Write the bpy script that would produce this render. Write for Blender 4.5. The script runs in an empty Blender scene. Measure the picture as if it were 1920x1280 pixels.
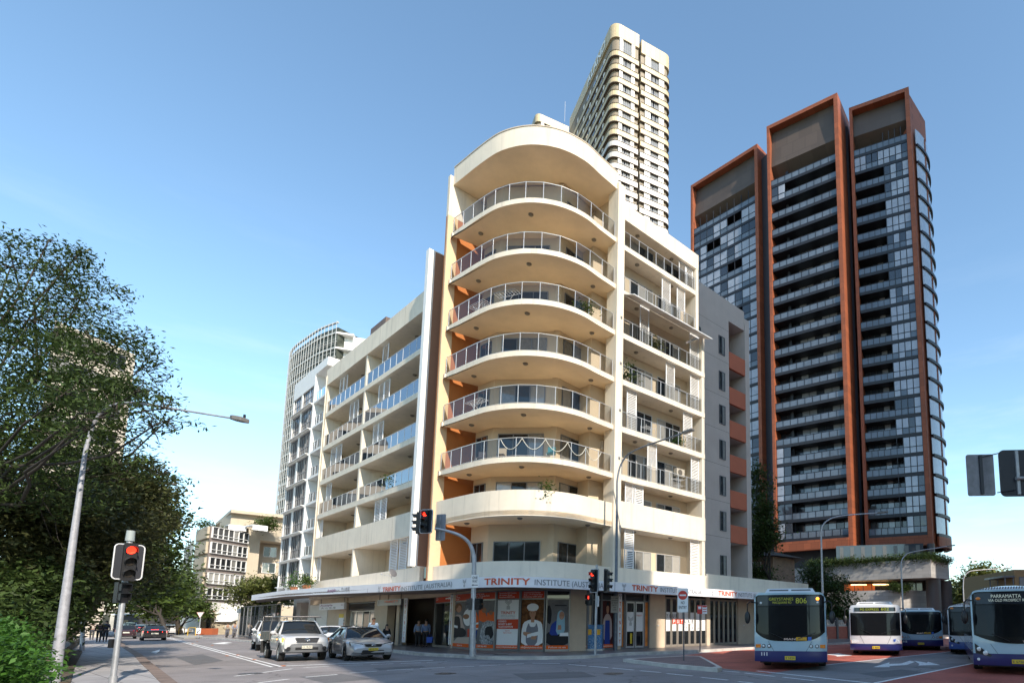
import bpy, math, random
import numpy as np
from mathutils import Vector, Matrix, noise
rnd = random.Random(7)
S = bpy.context.scene
COL = S.collection
rad = math.radians
# ------------------------------------------------------------------ camera
cam_d = bpy.data.cameras.new("camera"); cam = bpy.data.objects.new("camera", cam_d); COL.objects.link(cam)
FPX, PX, PY, PITCH, CH = 1090.0, 1290.0, 1031.0, rad(7.2), 1.6
cam.location = (0, 0, CH); cam.rotation_euler = (rad(90) + PITCH, 0, 0)
cam_d.sensor_width = 36; cam_d.lens = 36 * FPX / 1920
cam_d.shift_x = -(PX - 960) / 1920; cam_d.shift_y = (PY - 640) / 1920
cam_d.clip_start = 0.1; cam_d.clip_end = 6000
S.camera = cam
# ------------------------------------------------------------------ world + sun
SUND = Vector((0.62, -0.78, 0.67)).normalized()
w = bpy.data.worlds.new("World"); S.world = w; w.use_nodes = True
nt = w.node_tree; bg = nt.nodes["Background"]
sky = nt.nodes.new("ShaderNodeTexSky"); sky.sky_type = 'NISHITA'; sky.sun_disc = False
sky.sun_elevation = math.asin(SUND.z); sky.sun_rotation = math.atan2(SUND.x, SUND.y)
sky.air_density = 1.0; sky.dust_density = 0.3; sky.ozone_density = 1.5; sky.altitude = 0
# neutral white balance on the sky plus a few thin high clouds low over the horizon
tintn = nt.nodes.new("ShaderNodeMix"); tintn.data_type = 'RGBA'; tintn.blend_type = 'MULTIPLY'; tintn.inputs[0].default_value = 1; tintn.inputs[7].default_value = (0.74, 0.825, 0.79, 1)
tc = nt.nodes.new("ShaderNodeTexCoord"); mpw = nt.nodes.new("ShaderNodeMapping"); mpw.inputs["Scale"].default_value = (1.6, 1.6, 9.0)
nz = nt.nodes.new("ShaderNodeTexNoise"); nz.inputs["Scale"].default_value = 2.2; nz.inputs["Detail"].default_value = 9; nz.inputs["Roughness"].default_value = 0.62
mr1 = nt.nodes.new("ShaderNodeMapRange"); mr1.inputs[1].default_value = 0.50; mr1.inputs[2].default_value = 0.80; mr1.inputs[4].default_value = 0.30
sepw = nt.nodes.new("ShaderNodeSeparateXYZ"); mr2 = nt.nodes.new("ShaderNodeMapRange"); mr2.inputs[1].default_value = 0.55; mr2.inputs[2].default_value = 0.05
mulw = nt.nodes.new("ShaderNodeMath"); mulw.operation = 'MULTIPLY'; cloud = nt.nodes.new("ShaderNodeMix"); cloud.data_type = 'RGBA'; cloud.inputs[7].default_value = (4.2, 4.3, 4.4, 1)
nt.links.new(sky.outputs[0], tintn.inputs[6]); nt.links.new(tc.outputs["Generated"], mpw.inputs[0]); nt.links.new(mpw.outputs[0], nz.inputs["Vector"]); nt.links.new(nz.outputs[0], mr1.inputs[0])
nt.links.new(tc.outputs["Generated"], sepw.inputs[0]); nt.links.new(sepw.outputs[2], mr2.inputs[0]); nt.links.new(mr1.outputs[0], mulw.inputs[0]); nt.links.new(mr2.outputs[0], mulw.inputs[1])
nt.links.new(mulw.outputs[0], cloud.inputs[0]); nt.links.new(tintn.outputs[2], cloud.inputs[6]); nt.links.new(cloud.outputs[2], bg.inputs[0]); bg.inputs[1].default_value = 0.15
sl = bpy.data.lights.new("sun", 'SUN'); sl.energy = 2.7; sl.angle = rad(0.5); sl.color = (1.0, 0.90, 0.76)
so = bpy.data.objects.new("sun", sl); COL.objects.link(so); so.location = (40, -50, 80)
so.rotation_euler = (-SUND).to_track_quat('-Z', 'Y').to_euler()
S.view_settings.view_transform = 'Standard'; S.view_settings.look = 'None'; S.view_settings.gamma = 1
S.view_settings.exposure = 1.3
S.cycles.max_bounces = 6; S.cycles.transparent_max_bounces = 16; S.cycles.diffuse_bounces = 5; S.cycles.glossy_bounces = 3
S.cycles.caustics_reflective = False; S.cycles.caustics_refractive = False
# ------------------------------------------------------------------ projection helpers (pixel of the photo -> place in the world)
def ray(u, v):
    xc = (u - PX) / FPX; yc = -(v - PY) / FPX
    return (xc, math.cos(PITCH) - yc * math.sin(PITCH), math.sin(PITCH) + yc * math.cos(PITCH))
def G(u, v, z=0.0):
    d = ray(u, v); t = (z - CH) / d[2]; return (d[0] * t, d[1] * t)
def atY(u, v, Y):
    d = ray(u, v); t = Y / d[1]; return (d[0] * t, Y, CH + d[2] * t)
# ------------------------------------------------------------------ materials
MATS = {}
def mat(name, col, rough=0.7, metal=0.0, var=0.0, vs=3.0, bump=0.0, bs=40.0, streak=0.0, spec=0.5, coat=0.0, emit=None, es=1.0, grid=None, var2=None, fine=None, cracks=0):
    if name in MATS: return MATS[name]
    m = bpy.data.materials.new(name); m.use_nodes = True; n = m.node_tree; b = n.nodes["Principled BSDF"]
    b.inputs["Base Color"].default_value = (*col, 1); b.inputs["Roughness"].default_value = rough
    b.inputs["Metallic"].default_value = metal; b.inputs["Specular IOR Level"].default_value = spec
    if coat: b.inputs["Coat Weight"].default_value = coat; b.inputs["Coat Roughness"].default_value = 0.04
    if emit: b.inputs["Emission Color"].default_value = (*emit, 1); b.inputs["Emission Strength"].default_value = es
    L = n.links.new; geo = None
    def N(t): return n.nodes.new(t)
    if var or bump or streak or grid or fine or cracks:
        geo = N("ShaderNodeNewGeometry")
    last = None
    def mixc(fac, a, bcol, mode='MIX'):
        mx = N("ShaderNodeMix"); mx.data_type = 'RGBA'; mx.blend_type = mode; mx.clamp_result = False
        if hasattr(fac, 'links') or not isinstance(fac, (int, float)): L(fac, mx.inputs[0])
        else: mx.inputs[0].default_value = fac
        for i, c in ((6, a), (7, bcol)):
            if isinstance(c, tuple): mx.inputs[i].default_value = (*c, 1)
            else: L(c, mx.inputs[i])
        return mx.outputs[2]
    if var:
        t = N("ShaderNodeTexNoise"); t.inputs["Scale"].default_value = vs; t.inputs["Detail"].default_value = 6; t.inputs["Roughness"].default_value = 0.65
        L(geo.outputs["Position"], t.inputs["Vector"])
        r = N("ShaderNodeMapRange"); r.inputs[1].default_value = 0.3; r.inputs[2].default_value = 0.7
        L(t.outputs[0], r.inputs[0])
        last = mixc(r.outputs[0], tuple(c * (1 - var) for c in col), tuple(min(1, c * (1 + var)) for c in col))
    if streak:
        mp = N("ShaderNodeMapping"); mp.inputs["Scale"].default_value = (3.2, 3.2, 0.16); L(geo.outputs["Position"], mp.inputs[0])
        t = N("ShaderNodeTexNoise"); t.inputs["Scale"].default_value = 1.0; t.inputs["Detail"].default_value = 8; t.inputs["Roughness"].default_value = 0.7
        L(mp.outputs[0], t.inputs["Vector"])
        r = N("ShaderNodeMapRange"); r.inputs[1].default_value = 0.52; r.inputs[2].default_value = 0.75; L(t.outputs[0], r.inputs[0])
        mm = N("ShaderNodeMath"); mm.operation = 'MULTIPLY'; mm.inputs[1].default_value = streak; L(r.outputs[0], mm.inputs[0])
        last = mixc(mm.outputs[0], last if last else col, tuple(c * 0.45 for c in col))
    if grid:
        # grid = (axis direction xy, du, dz, line colour factor)
        (ax, ay), du, dz, gf = grid
        dot = N("ShaderNodeVectorMath"); dot.operation = 'DOT_PRODUCT'; dot.inputs[1].default_value = (ax, ay, 0); L(geo.outputs["Position"], dot.inputs[0])
        sp = N("ShaderNodeSeparateXYZ"); L(geo.outputs["Position"], sp.inputs[0])
        cb = N("ShaderNodeCombineXYZ"); L(dot.outputs["Value"], cb.inputs[0]); L(sp.outputs[2], cb.inputs[1])
        br = N("ShaderNodeTexBrick"); br.inputs["Scale"].default_value = 1; br.inputs["Brick Width"].default_value = du; br.inputs["Row Height"].default_value = dz
        br.inputs["Mortar Size"].default_value = min(du, dz) * 0.035 + 0.003; br.inputs["Mortar Smooth"].default_value = 0.2
        br.inputs["Color1"].default_value = (1, 1, 1, 1); br.inputs["Color2"].default_value = (0.78, 0.78, 0.78, 1); br.inputs["Mortar"].default_value = (gf, gf, gf, 1)
        L(cb.outputs[0], br.inputs["Vector"])
        last = mixc(1.0, last if last else col, br.outputs[0], 'MULTIPLY')
    if fine:
        t = N("ShaderNodeTexNoise"); t.inputs["Scale"].default_value = fine[1]; t.inputs["Detail"].default_value = 3; L(geo.outputs["Position"], t.inputs["Vector"])
        r = N("ShaderNodeMapRange"); r.inputs[1].default_value = 0.3; r.inputs[2].default_value = 0.7; r.inputs[3].default_value = 1 - fine[0]; r.inputs[4].default_value = 1 + fine[0] * .5; L(t.outputs[0], r.inputs[0])
        last = mixc(1.0, last if last else col, r.outputs[0], 'MULTIPLY')
    if cracks:
        nz2 = N("ShaderNodeTexNoise"); nz2.inputs["Scale"].default_value = .8; nz2.inputs["Detail"].default_value = 5; L(geo.outputs["Position"], nz2.inputs["Vector"])
        av = N("ShaderNodeMix"); av.data_type = 'RGBA'; av.inputs[0].default_value = .55; L(geo.outputs["Position"], av.inputs[6]); L(nz2.outputs["Color"], av.inputs[7])
        vo = N("ShaderNodeTexVoronoi"); vo.feature = 'DISTANCE_TO_EDGE'; vo.inputs["Scale"].default_value = .55; L(av.outputs[2], vo.inputs["Vector"])
        r = N("ShaderNodeMapRange"); r.inputs[1].default_value = 0.0; r.inputs[2].default_value = 0.012; r.inputs[3].default_value = 1 - cracks; r.inputs[4].default_value = 1; L(vo.outputs["Distance"], r.inputs[0])
        last = mixc(1.0, last if last else col, r.outputs[0], 'MULTIPLY')
    if last is not None: L(last, b.inputs["Base Color"])
    if bump:
        t = N("ShaderNodeTexNoise"); t.inputs["Scale"].default_value = bs; t.inputs["Detail"].default_value = 4; L(geo.outputs["Position"], t.inputs["Vector"])
        bp = N("ShaderNodeBump"); bp.inputs["Strength"].default_value = bump; bp.inputs["Distance"].default_value = 0.02
        L(t.outputs[0], bp.inputs["Height"]); L(bp.outputs[0], b.inputs["Normal"])
    MATS[name] = m; return m
def glassmat(name, tint, gloss=0.25, rough=0.02, gcol=(.9, .95, 1)):
    if name in MATS: return MATS[name]
    m = bpy.data.materials.new(name); m.use_nodes = True; n = m.node_tree; n.nodes.clear()
    o = n.nodes.new("ShaderNodeOutputMaterial"); t = n.nodes.new("ShaderNodeBsdfTransparent"); t.inputs[0].default_value = (*tint, 1)
    g = n.nodes.new("ShaderNodeBsdfGlossy"); g.inputs["Roughness"].default_value = rough; g.inputs[0].default_value = (*gcol, 1)
    lw = n.nodes.new("ShaderNodeLayerWeight"); lw.inputs[0].default_value = gloss
    mx = n.nodes.new("ShaderNodeMixShader"); n.links.new(lw.outputs["Fresnel"], mx.inputs[0]); n.links.new(t.outputs[0], mx.inputs[1]); n.links.new(g.outputs[0], mx.inputs[2])
    n.links.new(mx.outputs[0], o.inputs[0]); MATS[name] = m; return m
def leafmat(name, c1, c2, trans=0.35):
    if name in MATS: return MATS[name]
    m = bpy.data.materials.new(name); m.use_nodes = True; n = m.node_tree; n.nodes.clear(); L = n.links.new
    o = n.nodes.new("ShaderNodeOutputMaterial"); geo = n.nodes.new("ShaderNodeNewGeometry")
    t = n.nodes.new("ShaderNodeTexNoise"); t.inputs["Scale"].default_value = 1.3; t.inputs["Detail"].default_value = 3; L(geo.outputs["Position"], t.inputs["Vector"])
    mx = n.nodes.new("ShaderNodeMix"); mx.data_type = 'RGBA'; L(t.outputs[0], mx.inputs[0])
    mx.inputs[6].default_value = (*c1, 1); mx.inputs[7].default_value = (*c2, 1)
    mul = n.nodes.new("ShaderNodeMix"); mul.data_type = 'RGBA'; mul.blend_type = 'MULTIPLY'; mul.inputs[0].default_value = 0.6
    ri = n.nodes.new("ShaderNodeMapRange"); ri.inputs[3].default_value = 0.45; ri.inputs[4].default_value = 1.6; L(geo.outputs["Random Per Island"], ri.inputs[0])
    L(mx.outputs[2], mul.inputs[6]); L(ri.outputs[0], mul.inputs[7])
    d = n.nodes.new("ShaderNodeBsdfPrincipled"); d.inputs["Roughness"].default_value = 0.5; d.inputs["Specular IOR Level"].default_value = 0.35
    tr = n.nodes.new("ShaderNodeBsdfTranslucent"); ms = n.nodes.new("ShaderNodeMixShader"); ms.inputs[0].default_value = trans
    L(mul.outputs[2], d.inputs["Base Color"]); L(mul.outputs[2], tr.inputs[0]); L(d.outputs[0], ms.inputs[1]); L(tr.outputs[0], ms.inputs[2]); L(ms.outputs[0], o.inputs[0])
    MATS[name] = m; return m
RD = (0.665, 0.747); LD = (-0.752, 0.659)
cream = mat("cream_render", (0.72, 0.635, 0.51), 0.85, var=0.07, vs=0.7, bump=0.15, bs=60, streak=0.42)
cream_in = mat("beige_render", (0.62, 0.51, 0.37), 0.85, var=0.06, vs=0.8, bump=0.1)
white = mat("white_paint", (0.80, 0.78, 0.74), 0.6, var=0.04, vs=2)
whitem = mat("white_metal", (0.78, 0.78, 0.78), 0.4)
orange = mat("orange_render", (0.42, 0.145, 0.035), 0.8, var=0.06, vs=1, bump=0.1)
brown = mat("blade_shade_brown", (0.30, 0.16, 0.10), 0.8, var=0.05)  # brown stands in for the curved tower's shadow on the blade wall
grey_r = mat("grey_render", (0.48, 0.41, 0.37), 0.85, var=0.07, vs=0.6, bump=0.15, streak=0.12)
rust = mat("rust_orange_panel", (0.43, 0.115, 0.055), 0.75, var=0.06, vs=1)
pane = mat("window_glass_dark", (0.016, 0.019, 0.022), 0.04, spec=0.6)
pane_c = mat("window_glass_curtain", (0.20, 0.195, 0.18), 0.08, spec=0.8, coat=1, var=0.25, vs=5)
pane_b = mat("window_glass_blind", (0.36, 0.35, 0.33), 0.12, spec=0.8, coat=1, var=0.06)
rail_glass = glassmat("balustrade_glass", (0.66, 0.68, 0.70), 0.32, rough=.06, gcol=(.85, .88, .92))
rail_blue = glassmat("blue_balustrade_glass", (0.42, 0.43, 0.44), 0.14, gcol=(.34, .35, .37))
clear_glass = glassmat("clear_glass", (0.85, 0.88, 0.88), 0.15)
alu = mat("silver_aluminium", (0.62, 0.62, 0.62), 0.35, 0.6)
frame_d = mat("dark_window_frame", (0.10, 0.10, 0.11), 0.4, 0.3)
frame_g = mat("grey_window_frame", (0.20, 0.205, 0.22), 0.4, 0.3)
black = mat("black_plastic", (0.012, 0.012, 0.014), 0.4)
rubber = mat("tyre_rubber", (0.02, 0.02, 0.02), 0.85)
asphalt_dark = mat("dark_seal", (0.05, 0.05, 0.055), 0.8)
galv = mat("galvanised_steel", (0.42, 0.43, 0.45), 0.5, 0.6, var=0.15, vs=6, streak=0.2)
galv_d = mat("dark_steel_pole", (0.10, 0.11, 0.13), 0.5, 0.4, var=0.2, vs=8)
soffit = mat("soffit_render", (0.82, 0.67, 0.47), 0.9, var=0.10, vs=0.5, streak=0.0)
redpaint = mat("sign_red", (0.55, 0.03, 0.02), 0.5)
t_red = mat("lettering_red", (0.62, 0.10, 0.03), 0.5)
t_dark = mat("lettering_charcoal", (0.07, 0.07, 0.08), 0.5)
t_grey = mat("lettering_grey", (0.22, 0.22, 0.24), 0.5)
t_white = mat("lettering_white", (0.8, 0.8, 0.8), 0.5)
# ------------------------------------------------------------------ objects
ORG = {}
def tag(o, label=None, cat=None, group=None, kind=None):
    if label: o['label'] = label
    if cat: o['category'] = cat
    if group: o['group'] = group
    if kind: o['kind'] = kind
    return o
def thing(name, label, cat, loc=(0, 0, 0), rz=0.0, group=None, local=False):
    o = bpy.data.objects.new(name, None); COL.objects.link(o); o.location = loc; o.rotation_euler = (0, 0, rz); o.empty_display_size = 0.3
    ORG[o.name] = (0, 0, 0) if local else tuple(loc)
    return tag(o, label, cat, group)
def dup(root, loc, rz, label, name=None):
    def cp(o, par):
        c = o.copy(); COL.objects.link(c); c.parent = par
        for ch in list(o.children): cp(ch, c)
        return c
    r = cp(root, None); r.location = loc; r.rotation_euler = (0, 0, rz); r['label'] = label
    return r
class MB:
    def __init__(s): s.v = []; s.f = []; s.m = []
    def add(s, vs, fs, m=0):
        b = len(s.v); s.v += [tuple(p) for p in vs]; s.f += [tuple(b + i for i in f) for f in fs]; s.m += [m] * len(fs); return s
    def quad(s, a, b, c, d, m=0): return s.add([a, b, c, d], [(0, 1, 2, 3)], m)
    def box(s, x0, x1, y0, y1, z0, z1, m=0):
        x0, x1 = min(x0, x1), max(x0, x1); y0, y1 = min(y0, y1), max(y0, y1); z0, z1 = min(z0, z1), max(z0, z1)
        return s.add([(x0, y0, z0), (x1, y0, z0), (x1, y1, z0), (x0, y1, z0), (x0, y0, z1), (x1, y0, z1), (x1, y1, z1), (x0, y1, z1)],
              [(0, 3, 2, 1), (4, 5, 6, 7), (0, 1, 5, 4), (1, 2, 6, 5), (2, 3, 7, 6), (3, 0, 4, 7)], m)
    def prism(s, poly, z0, z1, m=0, mt=None, mb=None):
        n = len(poly); a = sum(poly[i][0] * poly[(i + 1) % n][1] - poly[(i + 1) % n][0] * poly[i][1] for i in range(n))
        if a < 0: poly = poly[::-1]
        vs = [(p[0], p[1], z0) for p in poly] + [(p[0], p[1], z1) for p in poly]
        s.add(vs, [(i, (i + 1) % n, n + (i + 1) % n, n + i) for i in range(n)], m)
        s.add(vs[n:], [tuple(range(n))], m if mt is None else mt); s.add(vs[:n], [tuple(range(n))[::-1]], m if mb is None else mb); return s
    def tube(s, p0, p1, r0, r1=None, n=8, m=0, cap=True):
        r1 = r0 if r1 is None else r1; p0 = Vector(p0); p1 = Vector(p1); d = p1 - p0
        if d.length < 1e-6: return s
        d.normalize(); a = d.orthogonal().normalized(); b = d.cross(a)
        vs = [p + (a * math.cos(2 * math.pi * i / n) + b * math.sin(2 * math.pi * i / n)) * r for p, r in ((p0, r0), (p1, r1)) for i in range(n)]
        s.add(vs, [(i, (i + 1) % n, n + (i + 1) % n, n + i) for i in range(n)], m)
        if cap: s.add(vs[:n], [tuple(range(n))[::-1]], m); s.add(vs[n:], [tuple(range(n))], m)
        return s
    def path(s, pts, r, n=8, m=0):
        pts = [Vector(p) for p in pts]; rs = r if isinstance(r, (list, tuple)) else [r] * len(pts); ring = []
        for i, p in enumerate(pts):
            d = (pts[min(i + 1, len(pts) - 1)] - pts[max(i - 1, 0)]).normalized()
            if i == 0: a = d.orthogonal().normalized()
            else: a = (a - d * a.dot(d)).normalized()
            b = d.cross(a); ring += [p + (a * math.cos(2 * math.pi * k / n) + b * math.sin(2 * math.pi * k / n)) * rs[i] for k in range(n)]
        fs = [(j * n + k, j * n + (k + 1) % n, (j + 1) * n + (k + 1) % n, (j + 1) * n + k) for j in range(len(pts) - 1) for k in range(n)]
        e = (len(pts) - 1) * n
        s.add(ring, fs + [tuple(range(n))[::-1], tuple(range(e, e + n))], m); return s
    def ell(s, c, r, nu=12, nv=8, m=0, rot=None):
        vs = []; fs = []
        for j in range(nv + 1):
            ph = math.pi * j / nv
            for i in range(nu):
                th = 2 * math.pi * i / nu; q = Vector((r[0] * math.sin(ph) * math.cos(th), r[1] * math.sin(ph) * math.sin(th), r[2] * math.cos(ph)))
                if rot: q = rot @ q
                vs.append((c[0] + q.x, c[1] + q.y, c[2] + q.z))
        for j in range(nv):
            for i in range(nu): fs.append((j * nu + i, (j + 1) * nu + i, (j + 1) * nu + (i + 1) % nu, j * nu + (i + 1) % nu))
        return s.add(vs, fs, m)
    def disc(s, c, nrm, r, n=16, m=0, th=0.01):
        nrm = Vector(nrm).normalized(); c = Vector(c); return s.tube(c, c + nrm * th, r, r, n, m)
    def strip(s, line, z0, z1, th, m=0):
        """wall of thickness th (to the left of the line) following a plan polyline; z0, z1 numbers or lists"""
        n = len(line); P = [Vector((p[0], p[1])) for p in line]; O = []
        for i in range(n):
            d = (P[min(i + 1, n - 1)] - P[max(i - 1, 0)]).normalized(); O.append(P[i] + Vector((-d.y, d.x)) * th)
        Z0 = z0 if isinstance(z0, (list, tuple)) else [z0] * n; Z1 = z1 if isinstance(z1, (list, tuple)) else [z1] * n
        vs = []
        for i in range(n): vs += [(P[i].x, P[i].y, Z0[i]), (P[i].x, P[i].y, Z1[i]), (O[i].x, O[i].y, Z1[i]), (O[i].x, O[i].y, Z0[i])]
        fs = []
        for i in range(n - 1):
            a = 4 * i; b = a + 4
            for k in range(4): fs.append((a + k, a + (k + 1) % 4, b + (k + 1) % 4, b + k))
        fs += [(0, 3, 2, 1), (4 * n - 4, 4 * n - 3, 4 * n - 2, 4 * n - 1)]
        return s.add(vs, fs, m)
    def build(s, name, mats, parent=None, smooth=None, bevel=0):
        if not isinstance(mats, (list, tuple)): mats = [mats]
        me = bpy.data.meshes.new(name); off = ORG.get(parent.name, (0, 0, 0)) if parent else (0, 0, 0)
        q = parent
        if parent is not None and parent.name not in ORG:
            while q is not None and q.name not in ORG: q = q.parent
            off = ORG[q.name] if q else (0, 0, 0)
            # sub-part: parent part sits at the root origin, so the same offset holds
        vs = [(x - off[0], y - off[1], z - off[2]) for x, y, z in s.v]
        me.from_pydata(vs, [], s.f)
        for m_ in mats: me.materials.append(m_)
        if len(mats) > 1: me.polygons.foreach_set("material_index", s.m)
        if smooth is not None:
            me.polygons.foreach_set("use_smooth", [True] * len(me.polygons))
            me.set_sharp_from_angle(angle=rad(smooth))
        me.update(); o = bpy.data.objects.new(name, me); COL.objects.link(o)
        if parent is not None: o.parent = parent
        if bevel:
            bm_ = o.modifiers.new("bevel", 'BEVEL'); bm_.width = bevel; bm_.segments = 2; bm_.limit_method = 'ANGLE'
        return o
# facade frame: t along the wall, n outward, z up
class FR:
    def __init__(s, P, D, N): s.P = P; s.D = D; s.N = N
    def p(s, t, n, z): return (s.P[0] + t * s.D[0] + n * s.N[0], s.P[1] + t * s.D[1] + n * s.N[1], z)
    def tu(s, u, n=0.0):   # where the sight line of photo column u (at eye level) meets the plane
        k = (u - PX) / FPX / math.cos(PITCH); p = s.p(0, n, 0)
        return (k * p[1] - p[0]) / (s.D[0] - k * s.D[1])
    def tuv(s, u, v, n=0.0):
        d = ray(u, v); p = s.p(0, n, 0); a, b, c, e = s.D[0], -d[0], s.D[1], -d[1]; det = a * e - b * c
        t = (-p[0] * e + b * p[1]) / det; q = (a * (-p[1]) + c * p[0]) / det
        return t, CH + d[2] * q
    def box(s, m, t0, t1, n0, n1, z0, z1, mi=0):
        c = [s.p(t, n, z) for z in (z0, z1) for t, n in ((t0, n0), (t1, n0), (t1, n1), (t0, n1))]
        m.add(c, [(0, 3, 2, 1), (4, 5, 6, 7), (0, 1, 5, 4), (1, 2, 6, 5), (2, 3, 7, 6), (3, 0, 4, 7)], mi)
    def rect(s, m, t0, t1, n, z0, z1, mi=0):
        m.quad(s.p(t0, n, z0), s.p(t1, n, z0), s.p(t1, n, z1), s.p(t0, n, z1), mi)
def window(F, parent, t0, t1, n, z0, z1, cols=2, rows=1, fm=None, pm=None, fw=0.05, name='window', dep=0.06, split=None):
    """a framed window proud of plane n by dep; pane is its own sub-part"""
    m = MB(); fm = fm or frame_g
    F.box(m, t0, t1, n, n + dep, z0, z0 + fw); F.box(m, t0, t1, n, n + dep, z1 - fw, z1)
    for i in range(cols + 1):
        tt = t0 + (t1 - t0 - fw) * i / cols; F.box(m, tt, tt + fw, n + 0.001, n + dep + 0.004, z0 + fw, z1 - fw)
    for j in range(1, rows):
        zz = z0 + (z1 - z0) * (split if split else j / rows); F.box(m, t0 + fw, t1 - fw, n + 0.002, n + dep - 0.004, zz - fw / 2, zz + fw / 2)
    o = m.build(name, fm, parent)
    g = MB(); mats = [pane, pane_c, pane_b]
    for i in range(cols):
        a = t0 + (t1 - t0) * i / cols; b = t0 + (t1 - t0) * (i + 1) / cols
        k = pm if pm is not None else rnd.choice([0, 0, 0, 1, 1, 2])
        if isinstance(k, (list, tuple)): k = k[i % len(k)]
        tl = rnd.uniform(-0.012, 0.012)
        g.quad(F.p(a + fw / 2, n + dep * 0.45 + tl * .3, z0 + fw / 2), F.p(b - fw / 2, n + dep * 0.45 - tl * .3, z0 + fw / 2), F.p(b - fw / 2, n + dep * 0.45 + tl * .3, z1 - fw / 2), F.p(a + fw / 2, n + dep * 0.45 - tl * .3, z1 - fw / 2), k)
    g.build('pane', mats, o)
    return o
def louvre(F, parent, t0, t1, n, z0, z1, pitch=0.11, m_=None, name='louvre_shutter'):
    m = MB(); F.box(m, t0, t0 + .06, n, n + .05, z0, z1); F.box(m, t1 - .06, t1, n, n + .05, z0, z1)
    F.box(m, t0 + .06, t1 - .06, n, n + .05, z0, z0 + .06); F.box(m, t0 + .06, t1 - .06, n, n + .05, z1 - .06, z1)
    z = z0 + .1
    while z < z1 - .08:
        m.add([F.p(t0 + .06, n + .045, z), F.p(t1 - .06, n + .045, z), F.p(t1 - .06, n + .005, z + pitch * .62), F.p(t0 + .06, n + .005, z + pitch * .62)], [(0, 1, 2, 3)])
        z += pitch
    return m.build(name, m_ or whitem, parent)
def balustrade(pts, z, h, parent, kick=0.09, post_r=0.022, gm=None, name='balustrade', sub=None, zs=None):
    """pts: plan points of the posts"""
    m = MB(); g = MB()
    for i, p in enumerate(pts):
        m.tube((p[0], p[1], z), (p[0], p[1], z + h), post_r, n=6)
    for i in range(len(pts) - 1):
        a, b = pts[i], pts[i + 1]
        m.tube((a[0], a[1], z + h), (b[0], b[1], z + h), post_r * 1.1, n=6); m.tube((a[0], a[1], z + kick), (b[0], b[1], z + kick), post_r * .7, n=6)
        dx, dy = b[0] - a[0], b[1] - a[1]; e = 0.03 / max(0.1, math.hypot(dx, dy)); tl = 0.004 * rnd.uniform(-1, 1)
        g.quad((a[0] + dx * e, a[1] + dy * e, z + kick + .02), (b[0] - dx * e, b[1] - dy * e, z + kick + .02), (b[0] - dx * e + tl, b[1] - dy * e, z + h - .03), (a[0] + dx * e - tl, a[1] + dy * e, z + h - .03))
    o = m.build(name, alu, parent, smooth=50); g.build('glass_panel', gm or rail_glass, o); return o
# ------------------------------------------------------------------ lettering
def text_geo(s, size=1.0, width=None, bold=0.0):
    cu = bpy.data.curves.new("lettering", 'FONT'); cu.body = s; cu.size = size; cu.resolution_u = 3; cu.offset = bold * size
    o = bpy.data.objects.new("lettering", cu); COL.objects.link(o)
    dg = bpy.context.evaluated_depsgraph_get(); me = o.evaluated_get(dg).to_mesh()
    V = [(v.co.x, v.co.y) for v in me.vertices]; Fc = [tuple(p.vertices) for p in me.polygons]
    o.evaluated_get(dg).to_mesh_clear(); bpy.data.objects.remove(o); bpy.data.curves.remove(cu)
    if not V: return V, Fc
    x0 = min(v[0] for v in V); x1 = max(v[0] for v in V); k = (width / (x1 - x0)) if width else 1
    return [((v[0] - x0) * k, v[1]) for v in V], Fc
def text(parent, s, place, cap, width, m, name='lettering', bold=0.0, align=0.0):
    """cap = capital height in metres; place(x, y) -> world point, x along the writing, y up"""
    V, Fc = text_geo(s, 1.0, None, bold)
    if not V: return None
    cy = 0.70; w0 = max(v[0] for v in V); kx = width / w0 if width else cap / cy; ky = cap / cy
    b = MB(); b.add([place((v[0] - align * w0) * kx, v[1] * ky) for v in V], Fc)
    return b.build(name, m, parent)
def plc(o, dx, up=(0, 0, 1)):
    """planar placement: origin o, unit writing direction dx"""
    return lambda x, y: (o[0] + dx[0] * x + up[0] * y, o[1] + dx[1] * x + up[1] * y, o[2] + (dx[2] * x if len(dx) > 2 else 0) + up[2] * y)
class Curve2:
    def __init__(s, pts):
        s.p = [Vector((a[0], a[1])) for a in pts]; s.c = [0.0]
        for i in range(len(s.p) - 1): s.c.append(s.c[-1] + (s.p[i + 1] - s.p[i]).length)
        s.L = s.c[-1]
    def at(s, d):
        d = max(0, min(s.L - 1e-6, d)); i = 0
        while s.c[i + 1] < d: i += 1
        t = (d - s.c[i]) / (s.c[i + 1] - s.c[i]); q = s.p[i].lerp(s.p[i + 1], t); e = (s.p[i + 1] - s.p[i]).normalized()
        return q, Vector((e.y, -e.x)), e
def catmull(pts, n=6):
    P = [Vector(p) for p in pts]; P = [2 * P[0] - P[1]] + P + [2 * P[-1] - P[-2]]; out = []
    for i in range(1, len(P) - 2):
        for k in range(n):
            t = k / n; a, b, c, d = P[i - 1:i + 3]
            out.append(tuple(0.5 * ((2 * b) + (c - a) * t + (2 * a - 5 * b + 4 * c - d) * t * t + (3 * b - a - 3 * c + d) * t ** 3)))
    out.append(tuple(P[-2])); return out
# ================================================================== GROUND
asphalt = mat("asphalt", (0.275, 0.25, 0.25), 0.8, var=0.27, vs=0.30, bump=0.5, bs=110, fine=(.30, 38), cracks=.45)
red_as = mat("red_bus_lane_asphalt", (0.46, 0.12, 0.085), 0.75, var=0.30, vs=0.5, bump=0.4, bs=90, fine=(.28, 30), cracks=.35)
paver = mat("dark_granite_paving", (0.075, 0.07, 0.072), 0.28, var=0.2, vs=1.2, grid=((0.665, 0.747), 0.9, 0.45, 0.6))
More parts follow.
